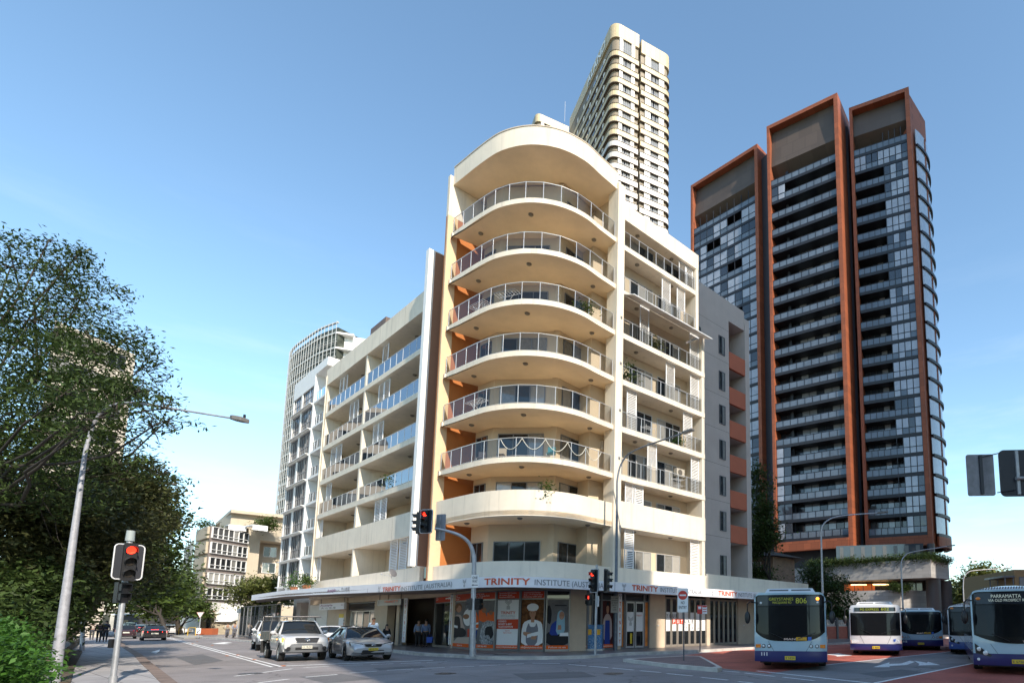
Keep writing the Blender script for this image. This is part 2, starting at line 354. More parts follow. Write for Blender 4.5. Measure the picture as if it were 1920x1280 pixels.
# paving grid lies in plan: build a dedicated material
def paving(name, c1, c2, mortar, du, dv, rough, ang=0.0, bump=0.0):
    m = bpy.data.materials.new(name); m.use_nodes = True; n = m.node_tree; b = n.nodes["Principled BSDF"]; b.inputs["Roughness"].default_value = rough
    geo = n.nodes.new("ShaderNodeNewGeometry"); mp = n.nodes.new("ShaderNodeMapping"); mp.inputs["Rotation"].default_value = (0, 0, ang)
    br = n.nodes.new("ShaderNodeTexBrick"); br.inputs["Scale"].default_value = 1; br.inputs["Brick Width"].default_value = du; br.inputs["Row Height"].default_value = dv
    br.inputs["Mortar Size"].default_value = 0.012; br.inputs["Color1"].default_value = (*c1, 1); br.inputs["Color2"].default_value = (*c2, 1); br.inputs["Mortar"].default_value = (*mortar, 1)
    t = n.nodes.new("ShaderNodeTexNoise"); t.inputs["Scale"].default_value = 1.4; t.inputs["Detail"].default_value = 6
    mr = n.nodes.new("ShaderNodeMapRange"); mr.inputs[3].default_value = 0.6; mr.inputs[4].default_value = 1.4
    mx = n.nodes.new("ShaderNodeMix"); mx.data_type = 'RGBA'; mx.blend_type = 'MULTIPLY'; mx.inputs[0].default_value = 1
    L = n.links.new; L(geo.outputs["Position"], mp.inputs[0]); L(mp.outputs[0], br.inputs["Vector"]); L(geo.outputs["Position"], t.inputs["Vector"])
    L(t.outputs[0], mr.inputs[0]); L(br.outputs[0], mx.inputs[6]); L(mr.outputs[0], mx.inputs[7]); L(mx.outputs[2], b.inputs["Base Color"])
    return m
granite = paving("granite_pavers", (0.17, 0.145, 0.15), (0.23, 0.20, 0.19), (0.05, 0.045, 0.045), 0.9, 0.45, 0.32, rad(-48))
conc_pav = paving("concrete_pavers", (0.40, 0.38, 0.38), (0.30, 0.29, 0.30), (0.07, 0.07, 0.07), 1.1, 0.75, 0.8, rad(38))
brickpav = paving("clay_pavers", (0.27, 0.17, 0.16), (0.20, 0.14, 0.14), (0.12, 0.1, 0.1), 0.23, 0.11, 0.85, rad(20))
kerbm = mat("concrete_kerb", (0.50, 0.47, 0.43), 0.85, var=0.3, vs=1.5, bump=0.2)
concrete = mat("concrete", (0.36, 0.34, 0.31), 0.85, var=0.15, vs=0.6, bump=0.2)
markw = mat("road_marking_paint", (0.88, 0.88, 0.88), 0.7, var=0.1, vs=3, fine=(.35, 14))
def structure(m, name, mats, z=None, **k):
    o = m.build(name, mats, **k); o['kind'] = 'structure'; return o
g = MB(); g.quad((-2500, -2500, -0.05), (2500, -2500, -0.05), (2500, 2500, -0.05), (-2500, 2500, -0.05)); structure(g, "ground", mat("earth_and_grass", (0.10, 0.11, 0.07), 0.9, var=0.3, vs=0.05))
g = MB(); g.prism([(-140, -70), (130, -70), (130, 95), (60, 140), (-150, 140)], -0.3, 0.0); structure(g, "road", asphalt)
FL = FR((-16.8, 36.6), LD, (-RD[0], -RD[1]))      # left street facade
FRt = FR((-4.33, 34.68), RD, (-LD[0], -LD[1]))    # right street facade
# corner footpath with kerb
kerbline = [FL.p(50, 2.7, 0)[:2], FL.p(4, 2.7, 0)[:2], (-16.3, 33.2), (-13.6, 30.3), (-11.4, 28.8), (-9.4, 27.2), (-8.2, 26.75), (-6.4, 26.9), (-4.9, 27.7), (-3.9, 29.3), (-3.1, 30.6), FRt.p(0, 4.4, 0)[:2], FRt.p(70, 4.4, 0)[:2]]
kc = catmull(kerbline[2:11], 5)
kerbline = kerbline[:2] + kc + kerbline[11:]
inner = [FRt.p(70, -3, 0)[:2], FRt.p(2, -3, 0)[:2], FL.p(4, -4, 0)[:2], FL.p(50, -4, 0)[:2]]
g = MB(); g.prism(kerbline + inner, -0.2, 0.14); structure(g, "footpath", granite)
g = MB(); g.strip(kerbline, -0.1, 0.15, -0.32); structure(g, "kerb", kerbm)
# pale bands inlaid in the granite paving
g = MB()
bl = Curve2(kerbline[1:-1])
for d in range(2, int(bl.L) - 2, 3):
    q, nr, e = bl.at(d); nn = -nr; a = q + nn * 0.45; b = q + nn * 3.0
    if (Vector((-8, 33)) - q).length < 60:
        o_ = e * 0.09
        g.quad((a.x - o_.x, a.y - o_.y, 0.145), (b.x - o_.x, b.y - o_.y, 0.145), (b.x + o_.x, b.y + o_.y, 0.145), (a.x + o_.x, a.y + o_.y, 0.145))
structure(g, "paving_band", mat("pale_paving_band", (0.30, 0.22, 0.18), 0.6, var=0.2, vs=3))
# kerb ramp dip at the corner (asphalt infill)
g = MB(); g.prism([(-10.5, 28.75), (-9.3, 27.75), (-8.3, 27.25), (-7.1, 27.35), (-7.6, 28.3), (-9.2, 28.7)], 0.10, 0.151); structure(g, "kerb_ramp", asphalt)
# traffic island
isl = [G(u, v, 0.13) for u, v in ((1168, 1234), (1287, 1228), (1314, 1229), (1354, 1250), (1345, 1252), (1250, 1244))]
icx, icy = sum(p[0] for p in isl) / 6, sum(p[1] for p in isl) / 6
g = MB(); g.prism(isl, -0.1, 0.13); structure(g, "island_kerb", mat("pale_kerb", (0.55, 0.51, 0.46), 0.85, var=0.2, vs=2))
isn = []
for p in isl: d = Vector((icx - p[0], icy - p[1])); isn.append((p[0] + d.x * .14, p[1] + d.y * .14))
g = MB(); g.prism(isn, 0.0, 0.138); structure(g, "traffic_island", brickpav)
# red bus lanes
k2 = FRt.p(75, 4.4, 0)[:2]
ext = lambda a, b, s: (a[0] + (b[0] - a[0]) * s, a[1] + (b[1] - a[1]) * s)
la, lb = G(1547, 1246), G(1782, 1221); lc, ld = G(1640, 1280), G(1809, 1246)
g = MB(); g.add([(p[0], p[1], 0.004) for p in (FRt.p(6, 4.3, 0), (-1.6, 27.6), G(1300, 1246), G(1440, 1262), la, ext(la, lb, 3.2), k2)], [tuple(range(7))]); structure(g, "bus_lane", red_as)
g = MB(); e2 = ext(lc, ld, 9)
g.add([(p[0], p[1], 0.004) for p in (lc, ext(lc, ld, -0.25), (20, 4), (60, 30), e2)], [tuple(range(5))]); structure(g, "bus_lane", red_as)
# painted road markings
mk = MB()
def mark(a, b, w=0.12, z=0.007):
    a = Vector(a); b = Vector(b); d = (b - a).normalized(); n_ = Vector((-d.y, d.x)) * w / 2
    mk.quad((a.x + n_.x, a.y + n_.y, z), (a.x - n_.x, a.y - n_.y, z), (b.x - n_.x, b.y - n_.y, z), (b.x + n_.x, b.y + n_.y, z))
def markpx(u0, v0, u1, v1, w=0.12): mark(G(u0, v0), G(u1, v1), w)
for ox, L_ in ((440, [(515, 1165, 715, 1152), (780, 1148, 960, 1142), (1020, 1140, 1190, 1134), (1245, 1132, 1395, 1126), (1440, 1124, 1590, 1118),
        (0, 1228, 140, 1212), (210, 1200, 430, 1172), (530, 1235, 770, 1215), (860, 1205, 1065, 1190), (1140, 1184, 1340, 1174), (1390, 1171, 1575, 1162), (175, 1278, 405, 1250)]),
        (800, [(178, 1160, 355, 1154), (395, 1151, 550, 1143), (595, 1138, 730, 1134), (790, 1130, 1000, 1133), (1065, 1140, 1195, 1150), (1218, 1153, 1362, 1164), (1392, 1167, 1552, 1181), (1600, 1187, 1757, 1200)]),
        (1120, [(520, 1208, 715, 1226), (780, 1237, 980, 1257), (1055, 1268, 1170, 1280), (450, 1145, 610, 1158), (650, 1160, 825, 1177), (865, 1182, 1065, 1198), (1105, 1204, 1330, 1230), (1390, 1235, 1630, 1262)])):
    for a, b, c, d in L_: markpx(ox + a / 4, 960 + b / 4, ox + c / 4, 960 + d / 4, 0.11)
markpx(527, 1248, 812, 1237, 0.24)
q0, q1 = G(316, 1194), G(527, 1249); r0, r1 = G(318, 1197), G(520, 1250)
mark(q0, q1, 0.1); qd = (Vector(q1) - Vector(q0)).normalized(); qn = Vector((-qd.y, qd.x)) * -0.28
mark(Vector(q0) + qn, Vector(q1) + qn, 0.1)
mark(ext(la, lb, 0), ext(la, lb, 3.0), 0.13); mark(ext(lc, ld, -0.3), ext(lc, ld, 4.0), 0.13); markpx(1419, 1257, 1640, 1281, 0.14)
def arrow(pts, z=0.007): mk.add([(*G(u, v), z) for u, v in pts], [tuple(range(len(pts)))])
arrow([(1637, 1250), (1668, 1241), (1667, 1244), (1690, 1243), (1706, 1238), (1716, 1240), (1700, 1246), (1668, 1248), (1668, 1250)])
arrow([(1714, 1238), (1722, 1239), (1738, 1242), (1740, 1240), (1763, 1246), (1722, 1247), (1724, 1244)])
arrow([(1545, 1226), (1572, 1224), (1598, 1228), (1570, 1230), (1566, 1228)])
arrow([(396, 1206), (420, 1203), (436, 1204), (420, 1206), (430, 1207)])
arrow([(282, 1222), (300, 1217), (298, 1222), (292, 1224)])
structure(mk, "road_marking", markw)
patchm = mat("newer_asphalt_patch", (0.15, 0.145, 0.15), 0.75, var=0.15, vs=1.2, bump=0.4, bs=120, fine=(.3, 40))
for pts in (((560, 1268), (640, 1262), (700, 1272), (610, 1280)), ((960, 1262), (1090, 1258), (1120, 1268), (985, 1274)), ((330, 1232), (380, 1226), (420, 1238), (365, 1246)), ((1610, 1262), (1690, 1254), (1740, 1260), (1655, 1270)), ((700, 1252), (790, 1247), (800, 1250), (712, 1256))):
    pm_ = MB(); pm_.add([(*G(u, v), .003) for u, v in pts], [(0, 1, 2, 3)]); structure(pm_, "asphalt_patch", patchm)
iron = mat("cast_iron_cover", (.09, .08, .075), .5, .5, var=.3, vs=30)
for u, v, lab in ((835, 1262, "round iron manhole cover in the road in front of the mast arm signal"), (470, 1262, "round iron manhole cover beyond the dashed line near the left kerb"), (1150, 1262, "round iron manhole cover in the road before the brick island"), (296, 1222, "small iron cover in the left street lane")):
    q = G(u, v); pm_ = MB(); pm_.disc((*q, .004), (0, 0, 1), .33, 24, 0, .006)
    for a in range(6): pm_.disc((q[0] + .18 * math.cos(a * math.pi / 3), q[1] + .18 * math.sin(a * math.pi / 3), .010), (0, 0, 1), .035, 8, 0, .004)
    tag(pm_.build("manhole_cover", iron), lab, "manhole cover")

# left footpath, verge and kerb
lk = [G(u, v) for u, v in ((322, 1281), (300, 1262), (285, 1250), (266, 1232), (250, 1222), (236, 1214), (230, 1207), (226, 1200))]
lk = [ext(lk[1], lk[0], 4.0)] + lk + [ext(lk[-2], lk[-1], 1.5)]
far = [G(205, 1196), G(150, 1186)]
outl = [G(128, 1190), G(60, 1215), (-26, 12), (-22, 2)]
g = MB(); g.prism(lk + far + outl, -0.2, 0.13); structure(g, "footpath", conc_pav)
g = MB(); g.strip(lk[:-1], -0.1, 0.14, 0.3 if True else 0); structure(g, "kerb", mat("weathered_kerb", (0.20, 0.15, 0.13), 0.9, var=0.3, vs=2, bump=0.3))
g = MB(); g.prism([G(u, v, 0.13) for u, v in ((108, 1281), (112, 1252), (122, 1226), (152, 1217), (154, 1222), (140, 1250), (132, 1281))], 0.1, 0.17); structure(g, "verge", mat("leaf_litter", (0.085, 0.065, 0.045), 0.95, var=0.5, vs=4, bump=0.8, bs=25))
# far left: pale concrete apron, island and kerb at the side street
g = MB(); g.prism([G(u, v) for u, v in ((305, 1190), (330, 1182), (430, 1178), (520, 1180), (520, 1174), (330, 1173.5), (250, 1174))], -0.1, 0.05); structure(g, "footpath", concrete)
g = MB(); g.prism([G(u, v) for u, v in ((322, 1193), (345, 1188), (383, 1193), (376, 1196), (345, 1197))], -0.1, 0.12); structure(g, "traffic_island", concrete)
# ================================================================== CORNER APARTMENT BUILDING
B0 = (-9.0, 36.0, 0.0)
apt = thing("apartment_building", "cream corner apartment block with stacked curved glass balconies over shops under a white awning", "building", B0)
CV = catmull([(-15.1, 34.2), (-12.4, 32.2), (-10.9, 31.35), (-9.2, 31.0), (-7.6, 31.3), (-6.3, 32.2), (-5.4, 33.45), (-4.55, 34.6)], 6)
CC = Curve2(CV)
BACK = [(-4.55, 34.9), (-6.26, 36.75), (-7.95, 34.0), (-8.3, 34.0), (-8.3, 34.15), (-11.9, 34.25), (-13.3, 35.25), (-14.9, 33.95)]
SB = [10.4, 13.45, 16.52, 19.6, 22.7, 25.88]   # underside of each projecting balcony slab
ST = 0.3
# --- solid core volumes behind the recesses
core = MB()
cpoly = [(-6.26, 36.75), (-7.95, 34.0), (-8.3, 34.0), (-8.3, 34.15), (-11.9, 34.25), (-13.3, 35.25)]
core.prism(cpoly + [(-12.5, 42), (-6, 42)], 3.6, 29.5)
FLt1, FRt1 = 21.3, 8.35
a = FL.p(1.2, -2.4, 0); b = FL.p(FLt1, -2.4, 0); c = FL.p(FLt1, -12, 0); d_ = FL.p(1.2, -12, 0)
core.prism([a[:2], b[:2], c[:2], d_[:2]], 3.72, 23.4)
a = FRt.p(-1.0, -1.5, 0); b = FRt.p(FRt1 - .3, -1.5, 0); c = FRt.p(FRt1 - .3, -12, 0); d_ = FRt.p(-1.0, -12, 0)
core.prism([a[:2], b[:2], c[:2], d_[:2]], 3.72, 28.0)
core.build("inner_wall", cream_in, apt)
# --- curved slabs
def curved_slab(z0, z1, name="balcony_slab", off=0.0):
    pl = [(p[0], p[1]) for p in CV] + [(p[0], p[1]) for p in BACK]
    m = MB(); m.prism(pl, z0, z1, 0, mt=1, mb=1); return m.build(name, [cream, soffit], apt, smooth=35)
for z in SB: curved_slab(z, z + ST)
def curved_par(z0, z1, name):
    m = MB(); m.strip(CV, z0, z1, 0.2); m.prism([(p[0], p[1]) for p in CV] + [(p[0], p[1]) for p in BACK], z0 + .05, z0 + .3, 1)
    return m.build(name, [cream, soffit], apt, smooth=35)
curved_par(7.42, 8.85, "parapet"); curved_par(3.7, 4.95, "parapet")
m = MB(); m.prism([(p[0], p[1]) for p in CV] + [(-5, 37.5), (-6, 42), (-12.5, 42), (-15.2, 36)], 29.6, 30.8, 0, mb=1); m.build("roof", [cream, soffit], apt, smooth=35)
m = MB(); m.strip([(p[0] * 1.0, p[1] - .04) for p in CV], 30.8, 30.86, 0.3); m.build("roof_capping", mat("roof_capping", (0.55, 0.46, 0.36), 0.6), apt, smooth=35)
# column, side fins
m = MB(); FRt.box(m, -0.3, 0.28, -0.9, 0.06, 0.1, 30.0); m.build("pier", cream, apt)
FS_ = FR((-15.15, 34.15), RD, LD)     # orange fin: runs in along the right-street direction
m = MB(); FS_.box(m, -0.15, 0.5, 0.151, 0.28, 3.7, 27.4); FS_.box(m, .5, 1.75, 0.0, 0.28, 3.7, 27.4); m.build("side_wall", orange, apt)
m = MB(); FS_.box(m, -0.15, 0.499, 0.0, 0.15, 3.7, 27.4); m.build("side_wall_sunlit", mat("sunlit_fin_cream", (.66, .48, .30), .85, var=.05), apt)  # cream paints the sunlit outer strip of the orange fin
m = MB(); FS_.box(m, -0.15, 5.0, 0.0, 0.28, 27.41, 30.2); m.build("side_wall", cream, apt)
m = MB(); FS_.box(m, 1.75, 5.0, 0.02, 0.26, 3.7, 27.4); m.build("side_wall", orange, apt)
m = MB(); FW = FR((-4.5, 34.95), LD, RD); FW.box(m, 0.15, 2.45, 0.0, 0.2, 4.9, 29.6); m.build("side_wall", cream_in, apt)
# --- curved balustrades, 12 panels each
for k, z in enumerate(SB):
    pts = []
    for i in range(13):
        q, nr, e = CC.at(0.12 + (CC.L - 0.24) * i / 12); q = q - nr * 0.12; pts.append((q.x, q.y))
    balustrade(pts, z + ST, 1.12, apt)
# --- windows in the corner recess
def seg_frame(a, b):
    d = Vector((b[0] - a[0], b[1] - a[1])); L = d.length; d.normalize(); n_ = (d.y, -d.x)
    if n_[0] * -a[0] + n_[1] * -a[1] < 0: n_ = (-n_[0], -n_[1])
    return FR(a, (d.x, d.y), n_), L
Fc, Lc = seg_frame((-11.9, 34.25), (-8.3, 34.15)); Fa, La = seg_frame((-13.3, 35.25), (-11.9, 34.25)); Fb, Lb = seg_frame((-7.95, 34.0), (-6.26, 36.75))
floors = [4.2, 7.7] + [z + ST for z in SB]
for i, z in enumerate(floors):
    lo = z + (0.75 if i == 0 else 1.0 if i == 1 else 0.05); hi = z + 2.35 if i > 0 else z + 2.25
    pms = [[0, 0, 0], [2, 0, 2], [0, 0, 1], [1, 0, 2], [0, 1, 1], [0, 0, 0], [1, 0, 0], [0, 1, 0]][i]
    window(Fc, apt, 0.35, 3.15, 0.0, lo, hi, 3, 1, frame_g, pms)
    window(Fa, apt, 0.15, 1.25, 0.0, lo, hi, 2, 1, frame_g, [0, 0])
    window(Fb, apt, 0.35, 2.75, 0.0, lo, hi, 3, 1, frame_g, pms[::-1])
# ceiling lights (three under each curved slab)
cl = mat("oyster_light_shade", (0.22, 0.19, 0.15), 0.4)
def ceil_light(x, y, z):
    m = MB(); m.tube((x, y, z), (x, y, z - 0.05), 0.15, 0.15, 14); m.ell((x, y, z - 0.05), (0.13, 0.13, 0.07), 12, 6); m.build("ceiling_light", cl, apt, smooth=40)
for z in [7.47] + SB:
    for x, y in ((-13.0, 33.7), (-9.4, 32.0), (-6.0, 34.3)): ceil_light(x, y, z)
# ------------------------------------------------ LEFT WING
def fl_slab(z0, z1, t0, t1, n1=0.0, n0=-2.6, F=FL, name="balcony_slab"):
    m = MB(); F.box(m, t0, t1, n0, n1, z0, z1); return m.build(name, cream, apt)
LS = [10.82, 13.88, 17.0, 20.15]
for z in LS: fl_slab(z - 0.08, z + ST, 1.25, FLt1, -0.01)
m = MB(); FL.box(m, 1.25, FLt1 + .25, -0.2, 0, 7.35, 9.0); FL.box(m, 1.25, FLt1 + .25, -2.6, -.2, 7.4, 7.75); m.build("parapet", cream, apt)
m = MB(); FL.box(m, 0.3, FLt1 + .25, -0.25, 0.02, 3.7, 5.2); FL.box(m, -1.5, FLt1 + .25, -2.6, -.25, 3.7, 4.2); m.build("parapet", cream, apt)
m = MB(); FL.box(m, 1.25, FLt1 + .25, -2.9, 0.04, 23.1, 24.6); FL.box(m, 1.9, FLt1, -12, -2.9, 23.3, 23.9); m.build("roof", cream, apt)
m = MB(); FL.box(m, FLt1 - .05, FLt1 + .25, -12, -0.02, 5.2, 23.1); m.build("pier", cream, apt)
m = MB()
for z0, z1 in [(5.2, 7.4), (9.0, 10.74)] + [(LS[i] + ST, (LS[i + 1] - .08) if i < 3 else 23.1) for i in range(4)]:
    m = MB(); FL.box(m, 12.0, 12.3, -2.4, -0.03, z0, z1); m.build("dividing_wall", cream, apt)
# blade wall
tbl = FL.tuv(804, 483, .75)[0]
m = MB(); FL.box(m, tbl, tbl + .42, -2.5, 0.75, 5.18, 26.5); m.build("blade_wall", white, apt)
m = MB(); FL.box(m, tbl - .06, tbl - .002, -2.6, 0.33, 5.2, 26.4); m.build("blade_wall_shade", brown, apt)  # thin brown sheet: shaded inner part of the blade wall, put in as colour
# railings of the left wing
for z in LS:
    for t0, t1, n_ in ((2.0, 11.95, 9), (12.35, FLt1 - .1, 8)):
        balustrade([FL.p(t0 + (t1 - t0) * i / n_, -0.1, 0)[:2] for i in range(n_ + 1)], z + ST, 1.05, apt, gm=rail_blue)
# doors behind
lf = [4.2, 7.75] + [z + ST for z in LS]
for i, z in enumerate(lf):
    for t0, t1 in ((4.0, 7.2), (14.0, 17.0)):
        window(FL, apt, t0, t1, -2.4, z + .02, z + 2.2, 3, 1, frame_d, [0, 0, 1])
    for t in (6.0, 16.5):
        p = FL.p(t, -1.3, 0); ceil_light(p[0], p[1], (LS + [23.1])[i - 1] - .08 if 2 <= i < 5 else (7.4 if i == 0 else 10.74 if i == 1 else 23.1))
# sliding louvres of the left wing: (floor index, photo column range)
for i, us in ((5, ((791, 797), (692, 703), (613, 627))), (4, ((689, 710), (636, 652))), (3, ((684, 703), (606, 626))), (2, ((765, 784), (603, 612))), (1, ((697, 719), (660, 668), (594, 601))), (0, ((731, 745), (748, 763), (589, 603)))):
    z = lf[i]; z0 = z + .05 if i > 1 else (9.0 if i == 1 else 5.2); z1 = (LS + [23.1])[i - 2 + 1] - .1 if i > 1 else (10.7 if i == 1 else 7.38)
    if i == 5: z1 = 23.08
    for a, b in us:
        ta, tb = FL.tu(b, -.3), FL.tu(a, -.3); ta, tb = max(2.0, ta), min(FLt1 - .1, tb)
        if tb - ta < 0.25: tb = ta + .45
        nn = 2 if tb - ta > 1.3 else 1
        for q in range(nn): louvre(FL, apt, ta + (tb - ta) * q / nn, ta + (tb - ta) * (q + .96) / nn, -0.34, z0, z1)
# ------------------------------------------------ RIGHT WING
for k, z in enumerate(SB):
    m = MB(); FRt.box(m, 0.28, FRt1 if k < 4 else 7.65, -1.7, 0.02 if k < 4 else -0.25, z - .04, z + ST); m.build("balcony_slab", [cream], apt)
m = MB(); FRt.box(m, 0.28, FRt1, -0.2, 0.03, 7.42, 9.05); FRt.box(m, 0.28, FRt1, -1.6, -.2, 7.45, 7.7); m.build("parapet", cream, apt)
m = MB(); FRt.box(m, 0.28, FRt1 + .1, -0.25, 0.03, 3.7, 4.95); FRt.box(m, .28, FRt1 + 9.3, -2.5, -.25, 3.7, 4.1); m.build("parapet", cream, apt)
m = MB(); FRt.box(m, 0.28, 7.95, -3, -0.22, 27.95, 29.15); FRt.box(m, 0.28, 7.9, -12, -3, 28.2, 29.0); m.build("roof", cream, apt)
m = MB(); FRt.box(m, 7.65, 7.95, -12, -0.24, SB[4], 27.95); FRt.box(m, FRt1 - .3, FRt1, -3.5, -0.02, 4.95, SB[4] - .1); m.build("end_wall", cream, apt)
for k, z in enumerate(SB):
    e = FRt1 - .05 if k < 4 else 7.6; n_ = 9; nn = -0.12 if k < 4 else -.35
    balustrade([FRt.p(0.34 + (e - .34) * i / n_, nn, 0)[:2] for i in range(n_ + 1)], z + ST, 1.05, apt)
rf = [4.2, 7.7] + [z + ST for z in SB]
for i, z in enumerate(rf):
    lo = z + (0.85 if i == 0 else 1.0 if i == 1 else 0.03); hi = z + 2.15
    for t0, t1, c_ in ((0.5, 1.7, 2), (2.2, 4.4, 3), (4.9, 7.3, 3)):
        window(FRt, apt, t0, t1, -1.5, lo, hi, c_, 1, alu, [[1, 0, 2], [0, 2, 1], [2, 0, 0], [0, 1, 2]][(i + c_) % 4])
    for t in (2.2, 5.6):
        p = FRt.p(t, -.8, 0); top = 7.45 if i == 0 else SB[i - 1] - .04 if i < 7 else 27.95
        ceil_light(p[0], p[1], top)
for i, us, lv in ((7, ((1270, 1285), (1286, 1301)), 0), (6, ((1236, 1253), (1266, 1282)), 1), (5, ((1193, 1211), (1299, 1316)), 0), (4, ((1245, 1262), (1303, 1319)), 0), (3, ((1169, 1188), (1279, 1296)), 1), (2, ((1210, 1228), (1304, 1319)), 0), (1, ((1168, 1184), (1186, 1203)), 0), (0, ((1168, 1186), (1303, 1319)), 1)):
    nn = -0.3 if i < 6 else -.5
    z0 = rf[i] + .03 if i > 1 else (9.05 if i == 1 else 4.95); z1 = (7.42 if i == 0 else SB[i - 1] - .05 if i < 7 else 27.9)
    for j, (a, b) in enumerate(us):
        t0, t1 = FRt.tu(a, nn) + .1, FRt.tu(b, nn) + .1; lim = 7.6 if i > 5 else FRt1 - .32
        if t1 > lim: t0, t1 = t0 - (t1 - lim), lim
        if t0 < .33: t0, t1 = .33, t1 + .33 - t0
        louvre(FRt, apt, t0, t1, nn - .03, z0, z1, 0.11 if lv or j else 0.075, whitem)
# raked glass awning below the sixth-floor balcony
m = MB(); gm = MB(); zt = SB[4] - .05
for i in range(9):
    t = 0.4 + 7.8 * i / 8; m.tube(FRt.p(t, -.2, zt), FRt.p(t, .85, zt - .42), .03, n=6)
    if i < 8: gm.quad(FRt.p(t + .03, -.2, zt - .02), FRt.p(t + .94, -.2, zt - .02), FRt.p(t + .94, .85, zt - .44), FRt.p(t + .03, .85, zt - .44))
m.tube(FRt.p(.4, .85, zt - .42), FRt.p(8.2, .85, zt - .42), .045, n=6)
aw = m.build("awning", whitem, apt); gm.build("awning_panel", mat("frosted_awning_panel", (0.62, 0.55, 0.48), 0.3), aw)
# ------------------------------------------------ AWNING OVER THE SHOPS
cz = {}
cpts = [(472, 1115, 2.3), (535, 1106, 2.3), (587, 1102, 2.3), (695, 1095, 2.3), (800, 1088, 2.3)]
can = []; ctop = []
for u, v, n_ in cpts:
    t, z = FL.tuv(u, v, n_); p = FL.p(t, n_, 0); can.append(p[:2]); ctop.append(z)
ctop = [min(4.45, max(3.8, z)) for z in ctop]
mid = catmull([(-11.3, 28.55), (-9.9, 27.55), (-8.2, 27.15), (-6.4, 27.95), (-5.0, 29.35)], 4)
can += [p[:2] for p in mid]; ctop += [3.8] * len(mid)
for t in (1.2, 4.2, 9.0, 14.0, 18.5): can.append(FRt.p(t, 2.75, 0)[:2]); ctop.append(3.8)
CAN = Curve2(can)
m = MB(); m.strip(can, [z - 0.5 for z in ctop], ctop, 0.08)
inn = [FRt.p(18.5, -.6, 0)[:2], FRt.p(0, -1.2, 0)[:2], (-8.3, 33.5), FL.p(-1, -1.0, 0)[:2], FL.p(8, -.6, 0)[:2], FL.p(14, -.6, 0)[:2], FL.p(20, -.6, 0)[:2], FL.p(FL.tu(472, 0) - 2, -.6, 0)[:2]]
poly = can[::-1] + []
nC = len(can)
top = [(p[0], p[1], z - .06) for p, z in zip(can, ctop)] + [(p[0], p[1], 3.78 if i < 4 else 4.2) for i, p in enumerate(inn)]
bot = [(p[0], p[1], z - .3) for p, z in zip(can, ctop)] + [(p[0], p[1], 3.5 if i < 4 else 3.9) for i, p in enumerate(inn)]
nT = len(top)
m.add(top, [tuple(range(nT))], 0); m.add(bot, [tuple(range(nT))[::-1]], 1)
m.add(top + bot, [(i, nT + i, nT + (i + 1) % nT, (i + 1) % nT) for i in range(nC - 1, nT)], 0)
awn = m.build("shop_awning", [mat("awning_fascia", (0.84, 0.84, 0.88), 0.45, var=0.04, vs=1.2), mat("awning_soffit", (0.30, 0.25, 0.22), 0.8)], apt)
def can_place(s0, z0, off=0.02):
    def f(x, y):
        q, nr, e = CAN.at(s0 + x); return (q.x + nr.x * off, q.y + nr.y * off, z0 + y)
    return f
def s_of(u):   # arc length along the awning edge seen at photo column u
    best = None
    for i in range(int(CAN.L * 20)):
        q, nr, e = CAN.at(i / 20); uu = PX + FPX * q.x / (q.y * math.cos(PITCH) + 2.2 * math.sin(PITCH))
        if best is None or abs(uu - u) < best[0]: best = (abs(uu - u), i / 20)
    return best[1]
def y_mark(place, h, m_, parent, name="emblem"):
    b = MB(); 
    for k in range(4):   # a Y of parallel bars
        o_ = k * h * 0.11
        for sgn in (-1, 1):
            x0, y0, x1, y1 = 0, h * 0.42 + o_, sgn * h * 0.42, h * 0.72 + o_
            b.add([place(x0, y0), place(x1, y1), place(x1, y1 + h * .05), place(x0, y0 + h * .05)], [(0, 1, 2, 3)] if sgn > 0 else [(3, 2, 1, 0)])
    for k in (-2, -1, 0, 1, 2):
        x = k * h * .085; b.add([place(x - h * .022, 0), place(x + h * .022, 0), place(x + h * .022, h * .42 - abs(k) * h * .04 + h * .02), place(x - h * .022, h * .42 - abs(k) * h * .04 + h * .02)], [(0, 1, 2, 3)])
    return b.build(name, m_, parent)
def ctext(s, u0, u1, m_, cap, zb, bold=0.0):
    s0, s1 = s_of(u0), s_of(u1); text(awn, s, can_place(s0, zb), cap, s1 - s0, m_, bold=bold)
zc = 3.42
ctext("TRINITY", 718, 752, t_red, .26, 3.5, .02); ctext("INSTITUTE (AUSTRALIA)", 753, 849, t_grey, .24, 3.46)
ctext("TRINITY", 909, 995, t_red, .30, zc, .02); ctext("INSTITUTE (AUSTRALIA)", 1003, 1134, t_grey, .27, zc)
ctext("TRINITY", 1184, 1234, t_red, .30, zc, .02); ctext("INSTITUTE (AUSTRALIA)", 1238, 1316, t_grey, .27, zc)
ctext("TRINITY", 1346, 1382, t_red, .30, zc, .02); ctext("INSTITUTE (AUSTRALIA)", 1384, 1440, t_grey, .27, zc)
ctext("Austyle", 614, 630, mat("lettering_purple", (0.22, 0.03, 0.18), .5), .2, 3.82, .01); ctext("Realty", 631, 637, t_grey, .1, 3.82); ctext("杰山地産", 640, 656, t_grey, .24, 3.76)
for u, zb in ((872, 3.36), (712, 3.48), (1170, 3.36), (1336, 3.36)): y_mark(can_place(s_of(u), zb), .36, t_grey, awn)
# joints on the fascia
m = MB()
for u in (587, 690, 655, 710, 893, 1152):
    s0 = s_of(u); m.add([can_place(s0, 3.31, .012)(0, 0), can_place(s0, 3.31, .012)(.03, 0), can_place(s0, 3.31, .012)(.03, .48), can_place(s0, 3.31, .012)(0, .48)], [(0, 1, 2, 3)])
m.build("fascia_joint", t_grey, awn)

